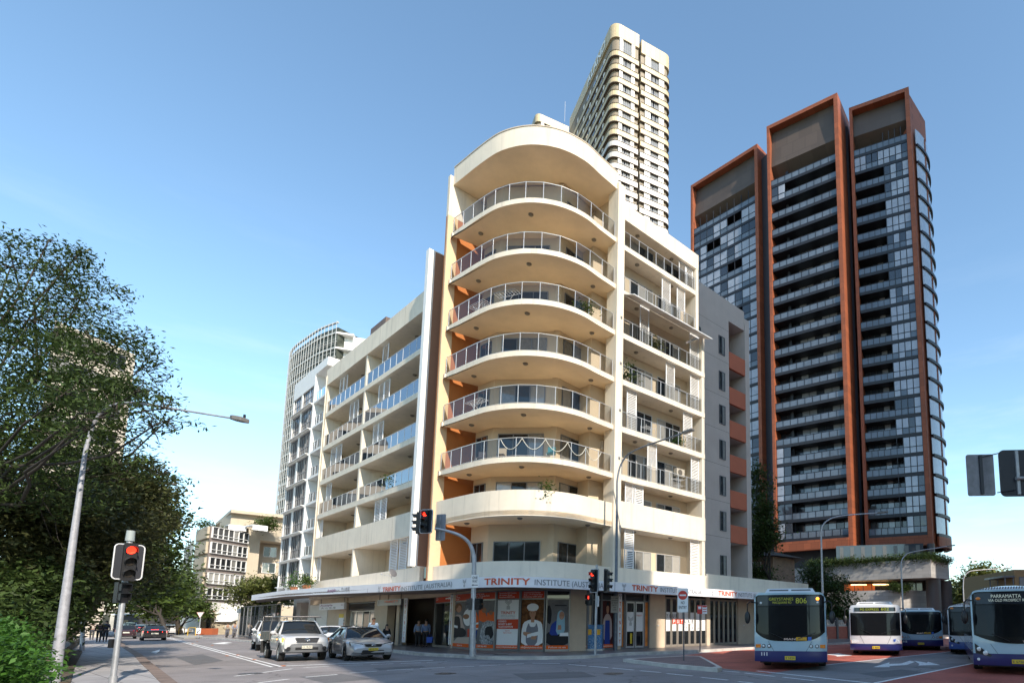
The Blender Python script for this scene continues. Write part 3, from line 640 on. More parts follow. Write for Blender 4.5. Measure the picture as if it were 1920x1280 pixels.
# small services on the facades
m = MB(); m.tube(FL.p(FLt1 + .12, .06, 4.3), FL.p(FLt1 + .12, .06, 24.0), .05, n=8)
for z in (8, 12, 16, 20): m.tube(FL.p(FLt1 + .12, .06, z), FL.p(FLt1 + .12, .06, z + .06), .07, n=8)
m.build("downpipe", cream, apt)
for k in range(4):
    m = MB(); FRt.box(m, .02, .16, .062, .09, 11.6 + 3.05 * k, 11.76 + 3.05 * k); m.build("wall_vent", frame_g, apt)
for t in (5.0, 9.5, 14.5, 18.0):
    m = MB(); FL.box(m, t, t + .02, .042, .046, 23.1, 24.55); FL.box(m, t, t + .02, .002, .006, 7.4, 9.0); m.build("render_joint", mat("joint_line", (.35, .3, .25), .9), apt)
# ================================================================== SHOPFRONTS
shop_f = mat("shopfront_frame", (0.20, 0.20, 0.21), 0.4, 0.4)
granite_w = mat("beige_pillar_render", (0.60, 0.48, 0.36), 0.8, var=0.08, vs=1.5, bump=0.1, streak=0.15)
p_red = mat("poster_red", (0.60, 0.07, 0.03), .6, spec=.15); p_or = mat("poster_orange", (0.80, 0.13, 0.02), .6, spec=.15); p_wh = mat("poster_white", (0.86, 0.86, 0.88), .6, spec=.15)
sk1 = mat("poster_skin", (0.48, 0.25, 0.16), .6, spec=.15); sk2 = mat("poster_brown_skin", (0.32, 0.16, 0.09), .6, spec=.15); p_bl = mat("poster_blue", (0.03, 0.06, 0.30), .6, spec=.15)
p_tan = mat("poster_warm_interior", (0.16, 0.065, 0.025), .6, spec=.15, var=0.7, vs=4.5); p_gr = mat("poster_grey_interior", (0.17, 0.16, 0.165), .6, spec=.15, var=0.2, vs=2.0)
p_dk = mat("poster_dark", (0.02, 0.02, 0.025), .6, spec=.15); p_lb = mat("poster_pale_blue", (0.30, 0.48, 0.58), .6, spec=.15); p_hair = mat("poster_hair", (0.20, 0.09, 0.04), .6, spec=.15); p_ch = mat("poster_chrome", (0.35, 0.36, 0.38), .6, spec=.15, var=.9, vs=9)
SHOP = [G(u, v, .14) for u, v in ((814, 1210.5), (846, 1214), (883, 1217), (929, 1219), (974, 1220), (1021, 1220.5), (1067, 1220))]
ZB, ZT = 0.14, 3.42
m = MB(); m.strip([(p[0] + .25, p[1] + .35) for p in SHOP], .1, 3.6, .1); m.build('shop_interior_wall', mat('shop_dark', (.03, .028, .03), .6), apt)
def flat(F, t0, t1, n, z0, z1, m_, par, name="poster"):
    m = MB(); F.box(m, t0, t1, n, n + .006, z0, z1); return m.build(name, m_, par)
def fig(F, par, L, z0, z1, shapes, n0=.055):
    """flat printed figure: shapes = (material, kind, data) in poster units x 0..1, y 0..1"""
    for k, (m_, kind, d) in enumerate(shapes):
        b = MB(); n = n0 + .0025 * (k + 1)
        if kind == 'e':
            cx, cy, rx, ry = d; pts = [(cx + rx * math.cos(a * math.pi / 12), cy + ry * math.sin(a * math.pi / 12)) for a in range(24)]
        else:
            pts = d
            if len(pts) > 4:   # soften hand-cut outlines: round the corners a little
                q = []
                for i in range(len(pts)):
                    a, b_ = pts[i], pts[(i + 1) % len(pts)]
                    q += [(a[0] * .8 + b_[0] * .2, a[1] * .8 + b_[1] * .2), (a[0] * .2 + b_[0] * .8, a[1] * .2 + b_[1] * .8)]
                pts = q
        b.add([F.p(L[0] + x * (L[1] - L[0]), n, z0 + y * (z1 - z0)) for x, y in pts], [tuple(range(len(pts)))])
        b.build("printed_shape", m_, par)
chef = [(p_wh, 'p', [(.02, .0), (.02, .30), (.10, .50), (.36, .56), (.64, .56), (.92, .50), (.98, .28), (.97, .0)]), (mat("poster_apron_grey", (.22, .22, .26), .6, spec=.15), 'p', [(.24, .0), (.22, .34), (.34, .50), (.40, .40), (.62, .40), (.68, .50), (.78, .34), (.72, .0)]),
        (sk1, 'p', [(.44, .5), (.42, .62), (.60, .62), (.58, .5)]), (sk1, 'e', (.50, .70, .145, .105)), (p_wh, 'e', (.50, .83, .26, .085)), (p_wh, 'p', [(.32, .74), (.30, .84), (.70, .84), (.68, .74), (.6, .78), (.4, .78)]),
        (sk1, 'p', [(.12, .22), (.10, .30), (.50, .27), (.72, .22), (.70, .15), (.50, .17)]), (p_wh, 'p', [(.28, .16), (.30, .24), (.90, .32), (.94, .24)]), (sk1, 'p', [(.46, .13), (.48, .2), (.70, .2), (.68, .13)]),
        (p_hair, 'e', (.45, .71, .022, .008)), (p_hair, 'e', (.56, .71, .022, .008)), (mat("poster_lips", (.5, .1, .08), .6, spec=.15), 'p', [(.44, .655), (.50, .64), (.57, .655), (.50, .645)])]
baker = [(p_wh, 'e', (.85, .62, .25, .2)), (sk2, 'e', (.75, .64, .16, .06)), (mat("poster_blouse", (.5, .40, .36), .6, spec=.15), 'p', [(.05, .35), (.10, .62), (.25, .70), (.50, .68), (.62, .45), (.75, .35), (.5, .25)]), (p_dk, 'p', [(.12, .20), (.10, .62), (.20, .66), (.42, .64), (.50, .40), (.48, .15), (.0, .12)]),
         (p_hair, 'e', (.33, .86, .20, .11)), (sk1, 'e', (.36, .83, .13, .085)), (p_hair, 'p', [(.15, .80), (.2, .95), (.35, .97), (.33, .88), (.24, .84)]), (p_dk, 'p', [(.30, .20), (.30, .34), (.60, .38), (.80, .30), (.78, .18), (.5, .14)]), (p_wh, 'p', [(.0, .40), (.0, .46), (.35, .42), (.35, .36)]), (mat("poster_table", (.55, .45, .38), .6, spec=.15), 'p', [(.1, 0), (.35, .14), (1, .16), (1, 0)]), (p_red, 'p', [(.88, .16), (.86, .34), (1, .36), (1, .16)])]
mech = [(p_ch, 'p', [(.35, .0), (.42, .45), (.7, .62), (1, .55), (1, 0)]), (p_or, 'p', [(.0, .32), (.0, .78), (.14, .78), (.30, .60), (.30, .34)]), (sk2, 'e', (.34, .88, .14, .09)), (p_or, 'p', [(.30, .55), (.28, .80), (.45, .82), (.6, .70), (.7, .55), (.5, .5)]), (sk2, 'e', (.52, .78, .1, .06)), (p_or, 'p', [(.66, .55), (.66, .72), (.95, .74), (.98, .52)]), (sk2, 'e', (.82, .72, .08, .05)),
        (p_wh, 'p', [(.0, .44), (.0, .48), (.3, .50), (.3, .46)]), (p_wh, 'p', [(.0, .34), (.0, .37), (.3, .37), (.3, .34)]), (p_bl, 'p', [(.0, .0), (.0, .32), (.26, .32), (.2, .0)]), (p_wh, 'p', [(.05, .02), (.1, .18), (.2, .18), (.25, .04)]), (p_dk, 'p', [(.6, .2), (.62, .4), (.9, .42), (.98, .2), (.8, .1)]), (p_ch, 'e', (.72, .12, .12, .1))]
hijab = [(p_dk, 'p', [(.0, .0), (.0, .3), (.45, .25), (1, .22), (1, 0)]), (p_bl, 'p', [(.12, .22), (.2, .45), (.45, .55), (.62, .5), (.62, .22)]), (p_lb, 'p', [(.42, .24), (.46, .62), (.5, .72), (.64, .78), (.82, .70), (.84, .24)]), (sk1, 'e', (.68, .65, .12, .09)), (sk1, 'p', [(.5, .34), (.52, .44), (.66, .44), (.68, .34)]),
         (p_dk, 'p', [(.0, .5), (.0, .85), (.12, .88), (.22, .74), (.18, .45)]), (p_wh, 'p', [(.6, .2), (.62, .27), (1, .28), (1, .2)]), (p_dk, 'p', [(.35, .86), (.35, .88), (.9, .88), (.9, .86)]), (p_hair, 'e', (.64, .66, .02, .008)), (p_hair, 'e', (.73, .66, .02, .008)), (p_wh, 'p', [(.62, .605), (.68, .59), (.75, .605), (.68, .595)])]
worker = [(mat("poster_khaki", (.36, .30, .17), .6, spec=.15), 'p', [(.1, .1), (.12, .5), (.35, .66), (.65, .66), (.88, .5), (.9, .1)]), (p_dk, 'p', [(.28, .0), (.3, .45), (.72, .45), (.74, .0)]), (sk2, 'e', (.5, .80, .14, .13)), (p_dk, 'p', [(.34, .84), (.38, .95), (.62, .95), (.66, .84), (.5, .87)]), (sk1, 'p', [(.15, .3), (.18, .42), (.8, .42), (.84, .3)])]
barber = [(mat("poster_check", (.50, .38, .34), .6, spec=.15), 'p', [(.05, .1), (.1, .55), (.35, .70), (.65, .70), (.9, .55), (.95, .1)]), (p_bl, 'p', [(.26, .0), (.3, .55), (.7, .55), (.75, .0)]), (sk1, 'e', (.5, .82, .13, .12)), (p_dk, 'p', [(.36, .86), (.4, .97), (.6, .97), (.64, .86), (.5, .9)])]
def shop_bay(F, t0, t1, pm, header=None, hc=None, foot=None, figure=None, htext=None, z0=ZB, z1=ZT, hz=2.95, par=None):
    par = par or apt; m = MB(); fw = .06
    F.box(m, t0, t0 + fw, 0, .12, z0, z1); F.box(m, t1 - fw, t1, 0, .12, z0, z1); F.box(m, t0 + fw, t1 - fw, 0, .10, z0, z0 + .12); F.box(m, t0 + fw, t1 - fw, 0, .1, z1 - .06, z1); F.box(m, t0 + fw, t1 - fw, .002, .09, hz - .04, hz + .02)
    o = m.build("shop_window", shop_f, par)
    g = MB(); F.rect(g, t0 + fw, t1 - fw, .04, z0 + .12, z1 - .06, 0); g.build("pane", pane, o)
    a, b = t0 + fw + .01, t1 - fw - .01
    if hc: flat(F, a, b, .045, hz + .03, z1 - .07, hc, o, "poster")
    if pm: flat(F, a, b, .045, z0 + .13, hz - .05, pm, o, "poster")
    if figure: fig(F, o, (a, b), z0 + .32, hz - .05, figure)
    if foot is not None:
        flat(F, a, b, .085, z0 + .125, z0 + .32, p_or, o, "poster")
        if foot: text(o, foot, fplace(F, (a + b) / 2, .095, z0 + .18), .085, min(b - a - .1, len(foot) * .075), t_white, bold=.01, align=.5)
    if htext:
        for i, s in enumerate(htext): text(o, s, fplace(F, a + .1, .06, z1 - .17 - i * .11), .065, min(b - a - .2, len(s) * .055), t_white, bold=.01)
    return o
def fplace(F, t, n, z, flip=None):
    # writing runs left to right as seen from outside
    sg = -1 if (F.N[0] * F.D[1] - F.N[1] * F.D[0]) < 0 else 1
    return lambda x, y: F.p(t + sg * x, n, z + y)
bays = []
for i in range(6):
    F_, L_ = seg_frame(SHOP[i], SHOP[i + 1]); F_ = FR(F_.P, F_.D, F_.N); bays.append((F_, L_))
o = shop_bay(bays[0][0], 0, bays[0][1], None, hc=p_red, htext=["TRINITY", "CAMPUSES"])
m = MB(); Fq, Lq = bays[0]; ax = lambda x, y: Fq.p(x, .062, y)
m.add([ax(Lq * .60, 3.15), ax(Lq * .78, 3.15), ax(Lq * .78, 3.09), ax(Lq * .92, 3.19), ax(Lq * .78, 3.29), ax(Lq * .78, 3.23), ax(Lq * .60, 3.23)], [tuple(range(7))]); m.build("arrow_marking", t_white, o)
shop_bay(*[bays[1][0], 0, bays[1][1]], p_gr, hc=p_red, foot="Contact Us", figure=baker, htext=["Automotive &", "Carpentry Workshop", "22 Tasman Street", "Parramatta NSW 2150"])
shop_bay(bays[2][0], 0, bays[2][1], p_gr, hc=p_red, foot="1300 960 497", figure=mech, htext=["Sydney CBD Campus", "Level 5, 770 George Street", "Sydney NSW 2000"])
o = shop_bay(bays[3][0], 0, bays[3][1], p_wh, hc=p_red, foot="www.trinityinstitute.edu.au", htext=["Parramatta CBD Campus", "48 Hunter Street", "Parramatta NSW 2150"])
F3, L3 = bays[3]; c3 = L3 / 2
flat(F3, .07, L3 - .07, .053, 1.33, 1.85, p_red, o, "poster")
text(o, "TRINITY", fplace(F3, c3, .06, 2.13), .15, 1.0, t_red, bold=.02, align=.5); text(o, "INSTITUTE (AUSTRALIA)", fplace(F3, c3, .06, 2.0), .07, .95, t_grey, align=.5); text(o, "RTO Code: 45213 | CRICOS Code: 03864K", fplace(F3, c3, .06, 1.9), .045, .95, t_grey, align=.5)
for i, s in enumerate(("SYDNEY'S", "BIGGEST & BEST", "TRADE INSTITUTE")): text(o, s, fplace(F3, .18, .064, 1.69 - .15 * i), .095, len(s) * .066, t_white, bold=.02)
text(o, "Scan to", fplace(F3, c3, .06, 1.2), .07, .3, t_red, bold=.01, align=.5); text(o, "Explore more!", fplace(F3, c3, .06, 1.09), .07, .55, t_red, bold=.01, align=.5)
y_mark(fplace(F3, c3, .06, 2.38), .55, t_grey, o)
o = shop_bay(bays[4][0], 0, bays[4][1], p_tan, hc=p_red, foot="info@trinityinstitute.edu.au", figure=chef, htext=["Commercial Kitchen", "Shop 1, 17-19 Hassall Street", "Parramatta NSW 2150"])
o = shop_bay(bays[5][0], 0, bays[5][1], p_gr, hc=None, foot="Follow us on", figure=hijab)
# mullion columns at the shop corners are covered by neighbours' frames; plinth below
m = MB(); m.strip(SHOP, 0.1, 0.2, -.0); 
# ceiling bulkhead above the shops
FSR = FR((-5.28, 32.75), RD, (-LD[0], -LD[1])); FSL = FR((-14.2, 35.63), LD, (-RD[0], -RD[1]))
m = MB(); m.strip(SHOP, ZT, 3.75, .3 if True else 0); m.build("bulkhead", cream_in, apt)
def pillar(F, t0, t1, n0=-.5, n1=.12, z0=.1, z1=3.75, m_=None, par=None): m = MB(); F.box(m, t0, t1, n0, n1, z0, z1); return m.build("pillar", m_ or granite_w, par or apt)
m = MB(); m.prism([SHOP[-1], FSR.p(-.25, .1, 0)[:2], FSR.p(-.25, -.6, 0)[:2], (SHOP[-1][0] - .1, SHOP[-1][1] + .5)], .1, 3.75); m.build("pillar", granite_w, apt)
T = FSR.tu
m = MB(); FSR.box(m, -.2, 16.5, -.5, .1, ZT, 3.75); m.build("bulkhead", granite_w, apt)
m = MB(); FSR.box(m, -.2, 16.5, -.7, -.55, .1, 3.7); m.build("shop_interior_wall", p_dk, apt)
shop_bay(FSR, -.2, T(1103), p_gr, hc=None, foot="1300 960 497", figure=worker)
shop_bay(FSR, T(1103), T(1128), p_dk, hc=None, foot=None)
shop_bay(FSR, T(1128), T(1152), mat("poster_maroon", (.08, .02, .02), .6, spec=.15), hc=None, foot="www.trinityinstitute.edu.au", figure=barber)
pillar(FSR, T(1152), T(1164))
og = mat("poster_orange_fade", (.75, .25, .06), .6, spec=.15, var=.4, vs=1.5)
shop_bay(FSR, T(1164), T(1171), og)
# double doors
o = shop_bay(FSR, T(1171), T(1207), None)
a, b = T(1171) + .09, T(1207) - .09; mid_ = (a + b) / 2
for x0, x1 in ((a, mid_ - .05), (mid_ + .05, b)):
    mm = MB(); FSR.box(mm, x0, x0 + .05, .1, .15, .2, 2.9); FSR.box(mm, x1 - .05, x1, .1, .15, .2, 2.9); FSR.box(mm, x0 + .05, x1 - .05, .1, .15, .2, .3); FSR.box(mm, x0 + .05, x1 - .05, .1, .15, 2.82, 2.9); d_o = mm.build("door", alu, o)
    flat(FSR, x0 + .05, x1 - .05, .11, 1.15, 2.3, p_wh, d_o)
y_mark(fplace(FSR, (a + mid_) / 2, .125, 1.5), .5, t_grey, o); text(o, "TRINITY", fplace(FSR, (mid_ + b) / 2, .125, 2.05), .09, .5, t_red, bold=.01, align=.5)
mm = MB(); FSR.box(mm, a + .3, a + .45, .16, .17, .45, 1.05); mm.build("door_notice", mat("safety_yellow", (.7, .5, .02), .5), o)
shop_bay(FSR, T(1207), T(1216), og)
pillar(FSR, T(1217), T(1245))
def bifold(t0, t1, n, poster):
    m = MB(); w_ = (t1 - t0) / n
    for i in range(n):
        a = t0 + i * w_; FSR.box(m, a + .01, a + .09, .02, .09, .15, 3.3); FSR.box(m, a + w_ - .09, a + w_ - .01, .02, .09, .15, 3.3); FSR.box(m, a + .09, a + w_ - .09, .03, .08, .15, .3); FSR.box(m, a + .09, a + w_ - .09, .03, .08, 3.18, 3.3)
    o = m.build("bifold_door", mat("champagne_aluminium", (.40, .35, .30), .4, .5), apt); g = MB(); FSR.rect(g, t0, t1, .045, .3, 3.2); g.build("pane", pane, o)
    if poster:
        for i in range(n): flat(FSR, t0 + i * w_ + .1, t0 + (i + 1) * w_ - .1, .05, 1.15, 2.35, p_wh, o)
        for i, s in enumerate("YOUR"): text(o, s, fplace(FSR, t0 + (i * .5 + .3) * w_, .1, 2.0), .22, .16, t_dark, bold=.03, align=.5)
        for i, s in enumerate("FUTURE"):
            flat(FSR, t0 + (i * .62 + 1.4) * w_ - .15, t0 + (i * .62 + 1.4) * w_ + .15, .095, 1.6, 1.93, p_red if i < 3 else p_wh, o, "letter_tile"); text(o, s, fplace(FSR, t0 + (i * .62 + 1.4) * w_, .11, 1.65), .22, .16, t_white if i < 3 else t_dark, bold=.03, align=.5)
        for i, s in enumerate("STARTS"): text(o, s, fplace(FSR, t0 + (i * .5 + 3) * w_, .1, 1.25), .16, .12, t_grey, bold=.02, align=.5)
bifold(T(1246), T(1322), 7, True); pillar(FSR, T(1322), T(1328)); bifold(T(1328), T(1379), 6, False); pillar(FSR, T(1380), T(1420), -.5, .14)
for u in (1232, 1390):
    p = FSR.p(T(u), .14, 1.5); m = MB(); m.ell(p, (.05, .05, .05), 8, 6); m.build("wall_light", whitem, apt)
# vertical TRINITY banners
def banner(F, t0, t1, n, par, name="banner", z0=.35, z1=3.35):
    m = MB(); F.box(m, t0, t1, n, n + .03, z0, z1); o = m.build(name, p_wh, par); tc = (t0 + t1) / 2
    y_mark(fplace(F, tc, n + .035, z1 - .32), .24, t_grey, o)
    for i, c in enumerate("TRINITY"): text(o, c, fplace(F, tc, n + .035, z1 - .7 - i * .36), .22, .13 if c != 'I' else .04, t_red, bold=.02, align=.5)
banner(FSR, T(1157.5), T(1164), .14, apt)
# left street ground floor
U = lambda u, n=0: FSL.tu(u, n)
m = MB(); FSL.box(m, -.2, U(640) + 7, -.5, .0, 3.3, 3.85); m.build("bulkhead", granite_w, apt)
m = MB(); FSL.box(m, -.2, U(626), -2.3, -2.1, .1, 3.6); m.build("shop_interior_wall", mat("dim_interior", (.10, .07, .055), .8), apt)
pillar(FSL, -.15, .12, -.4, .1)
banner(FSL, .14, .52, .05, apt)
banner(FSL, U(772), U(766), .05, apt)
m = MB(); FSL.box(m, U(797), U(785), -1.95, -1.9, 1.7, 2.6); o = m.build("wall_sign", p_wh, apt); y_mark(fplace(FSL, U(791), -1.88, 1.95), .45, t_grey, o); text(o, "TRINITY", fplace(FSL, U(791), -1.88, 1.76), .1, .6, t_red, align=.5)
louvre(FSL, apt, U(765), U(759), 0, .15, 3.2, .1, mat("grey_louvre", (.2, .2, .2), .5), "louvre_panel")
pillar(FSL, U(758.5), U(753.5), -.5, .1)
window(FSL, apt, U(753), U(738), -.6, .15, 2.7, 2, 1, frame_d, [0, 0], .09, "entry_door")
pillar(FSL, U(735), U(711), -.5, .06)
louvre(FSL, apt, U(709), U(661), -.1, 2.65, 3.25, .1, frame_g, "louvre_panel")
window(FSL, apt, U(709), U(661), -.25, .2, 2.62, 4, 1, alu, [1, 0, 2, 2], .06, "shop_window")
pillar(FSL, U(660), U(626), -4.0, .1)
m = MB(); FSL.box(m, U(657), U(648), .11, .13, .4, 2.4); o = m.build("shop_banner", p_wh, apt); mm = MB(); FSL.box(mm, U(657) + .005, U(648) - .005, .131, .137, 2.1, 2.4); mm.build("banner_header", mat("safety_yellow", (.7, .5, .02), .5), o)
for i, s in enumerate(("Sales", "Leasing", "Property", "Rentals", "Finance")): text(o, s, fplace(FSL, U(656.5), .135, 1.85 - .25 * i), .09, .36, t_red if i % 2 else t_dark, bold=.01)
m = MB(); FSL.box(m, U(626), U(560), -4.4, -4.2, .1, 3.6); FSL.box(m, U(575), U(567), -4.2, .1, .1, 3.6); m.build("driveway_wall", grey_r, apt)
# round traffic mirror in the driveway
mir = thing("traffic_mirror", "round convex mirror on the driveway wall behind the parked pale car", "mirror", (*FSL.p(U(600, -3), -3.5, 0)[:2], 0))
p = FSL.p(U(597, -3), -3.5, 2.75); m = MB(); m.disc(p, (.4, -1, -.1), .36, 20, 0, .03); m.build("mirror_disc", mat("mirror_face", (.12, .06, .03), .05, .9), mir); m = MB(); m.disc((p[0] - .01, p[1] + .03, p[2]), (.4, -1, -.1), .40, 20, 0, .03); m.build("rim", black, mir)
# blade signs hanging under the awning
def hanging(name, label, F, u0, u1, n, z0, z1, face, body):
    t0, t1 = F.tu(u1, n), F.tu(u0, n); tc = (t0 + t1) / 2; p = F.p(tc, n, z0)
    r = thing(name, label, "sign", (p[0], p[1], z0)); m = MB(); F.box(m, t0, t1, n - .08, n + .08, z0, z1); m.build("sign_box", face, r)
    m = MB()
    for t in (t0 + .2, t1 - .2): m.tube(F.p(t, n, z1), F.p(t, n, z1 + .4), .02, n=6)
    m.build("hanger", galv_d, r); return r, t0, t1
r, t0, t1 = hanging("hanging_sign", "white estate agency sign with purple lettering hanging under the awning", FSL, 609, 655, 1.2, 2.72, 3.22, p_wh, None)
ppl = mat("lettering_purple", (0.22, 0.03, 0.18), .5)
text(r, "Austyle", fplace(FSL, t1 - .3, 1.29, 3.0), .15, (t1 - t0) * .5, ppl, bold=.01); text(r, "Realty", fplace(FSL, t0 + .62, 1.29, 3.0), .1, .45, ppl); text(r, "杰 山 地 産", fplace(FSL, t1 - .5, 1.29, 2.79), .12, (t1 - t0) * .6, t_dark)
r, t0, t1 = hanging("hanging_sign", "dark unlit light box sign with red lettering hanging under the awning", FSL, 716, 760, 1.2, 2.82, 3.22, mat("dim_lightbox", (.16, .15, .17), .3), None)
text(r, "TRINITY", fplace(FSL, t0 + (t1 - t0) * .7, 1.29, 3.0), .14, (t1 - t0) * .6, t_red, bold=.02); y_mark(fplace(FSL, t1 - .3, 1.29, 2.9), .25, t_dark, r)
# ================================================================== GREY BLOCK (side wing further along the right street)
FG = FR(FRt.p(0, -2.2, 0)[:2], RD, (-LD[0], -LD[1]))
gb = thing("apartment_building", "plain grey rendered block with a stack of terracotta balcony fronts beside the cream corner block", "building", (*FG.p(14, 0, 0)[:2], 0))
tw0, tw1, tb0, tb1, te = 8.4, FG.tu(1366), FG.tu(1370), FG.tu(1401), FG.tu(1409)
m = MB(); FG.box(m, tw0, tb0, -12, 0, .1, 29.0); FG.box(m, tb0, tb1, -12, -2.2, .1, 28.0); FG.box(m, tb1, te, -12, 0.05, .1, 28.3); FG.box(m, tb0, tb1, -2.2, -.02, 27.2, 28.98); m.build("wall", grey_r, gb)
gl = [8.45, 11.35, 14.35, 17.3, 20.2, 23.3]
m = MB()
for z in [5.0] + gl + [26.2]: FG.rect(m, tw0, tb0 - .02, .004, z - .012, z + .012)
m.build("wall_joint", mat("joint_shadow_gap", (.12, .11, .1), .9), gb)
for z in gl:
    m = MB(); FG.box(m, tb0 + .005, tb1 - .005, -.2, .03, z - .28, z + 1.15); m.build("balcony_front", rust, gb); m = MB(); FG.box(m, tb0 + .005, tb1 - .005, -2.2, -.2, z - .25, z - .02); m.build("balcony_slab", grey_r, gb)
for i, z in enumerate([5.4] + [z_ + .5 for z_ in gl]):
    a, b = FG.tu(1350), FG.tu(1361.5); window(FG, gb, a, b, .0, z, z + 1.6, 2, 1, frame_d, [0, 1], .05)
for z in (20.5, 23.6): window(FG, gb, 8.5, FG.tu(1314.5), .0, z, z + 1.5, 1, 1, frame_d, [1], .05)
# low shop podium continuing along the right street, white parapet above the awning
pod = thing("shop_podium", "low cream parapet over the last shops of the right street, ending before the brick house", "building", (*FRt.p(14, 0, 0)[:2], 0))
m = MB(); FRt.box(m, FRt1 + .1, 22.5, -3, .03, 3.85, 5.1); FRt.box(m, FRt1 + 8.2, 22.5, -3, 0, .1, 3.8); m.build("parapet", cream, pod)
# ================================================================== BRICK HOUSE
brick = paving("tan_brick", (0.30, 0.17, 0.10), (0.23, 0.13, 0.08), (0.28, 0.24, 0.2), 0.24, 0.08, 0.9)
brick.node_tree.nodes["Mapping"].inputs["Rotation"].default_value = (rad(90), 0, 0)
bh_p = atY(1450, 1040, 62)
bh = thing("brick_house", "tan brick house with a dark tiled hip roof in front of the terracotta tower", "house", (bh_p[0], 62, 0), rz=0)
x0, x1, xm = atY(1405, 1040, 62)[0], atY(1499, 1040, 62)[0], atY(1449, 1040, 62)[0]
zt = atY(1450, 1042, 62)[2]
m = MB(); m.prism([(x0, 64), (xm, 62), (x1, 65), (x1, 74), (x0, 74)], 0, zt); m.build("wall", brick, bh)
m = MB(); ov = .9; P_ = [(x0 - 4, 64.2 - ov, zt), (xm, 62 - ov, zt), (x1 + ov, 65 - ov, zt), (x1 + ov, 75, zt), (x0 - 4, 75, zt), (x0 - .5, 69, zt + 2.6), (x1 - 3.5, 70, zt + 1.9)]
m.add(P_, [(0, 1, 6, 5), (1, 2, 6), (2, 3, 6), (3, 4, 5, 6), (4, 0, 5), (0, 4, 3, 2, 1)]); m.build("roof", mat("dark_roof_tile", (.055, .05, .05), .8, var=.3, vs=3, grid=((1, 0), .3, .22, .5)), bh)
Fh = FR((x0, 64), (0, 0), (0, -1)); d_ = Vector((xm - x0, -2)).normalized(); Fh = FR((x0, 64), (d_.x, d_.y), (d_.y, -d_.x))
window(Fh, bh, .3, 1.75, .0, zt - 1.6, zt - .5, 2, 1, whitem, [0, 1], .07)
# ================================================================== TERRACOTTA TOWER
tw = thing("tower", "tall dark glass apartment tower framed in terracotta panels with three stepped bays", "tower", (28, 95, 0))
dark_pan = mat("dark_charcoal_panel", (0.045, 0.045, 0.055), 0.5, var=.1, vs=.5); terra = mat("terracotta_panel", (0.31, 0.085, 0.034), 0.65, grid=((-0.84, 0.544), 1.2, 1.0, 0.62))
mech_p = mat("bronze_plant_screen", (0.10, 0.072, 0.055), 0.5, grid=((-0.84, 0.544), 2.2, 2.4, 0.8))
g_out = mat("tower_balustrade_glass", (0.115, 0.14, 0.175), 0.06, spec=.7, var=.3, vs=.25); t_c = mat("tower_curtained_glass", (0.31, 0.32, 0.36), 0.08, spec=.8, coat=1, var=.25, vs=.4)
t_d = mat("tower_dark_glass", (0.035, 0.042, 0.055), 0.04, spec=.9); mull_l = mat("balustrade_joint", (.035, .035, .045), .5); slab_d = mat("dark_slab_edge", (0.014, 0.014, 0.019), 0.5)
ZB0, ZTP, NF = 14.4, 81.0, 22
FH = (ZTP - ZB0) / NF
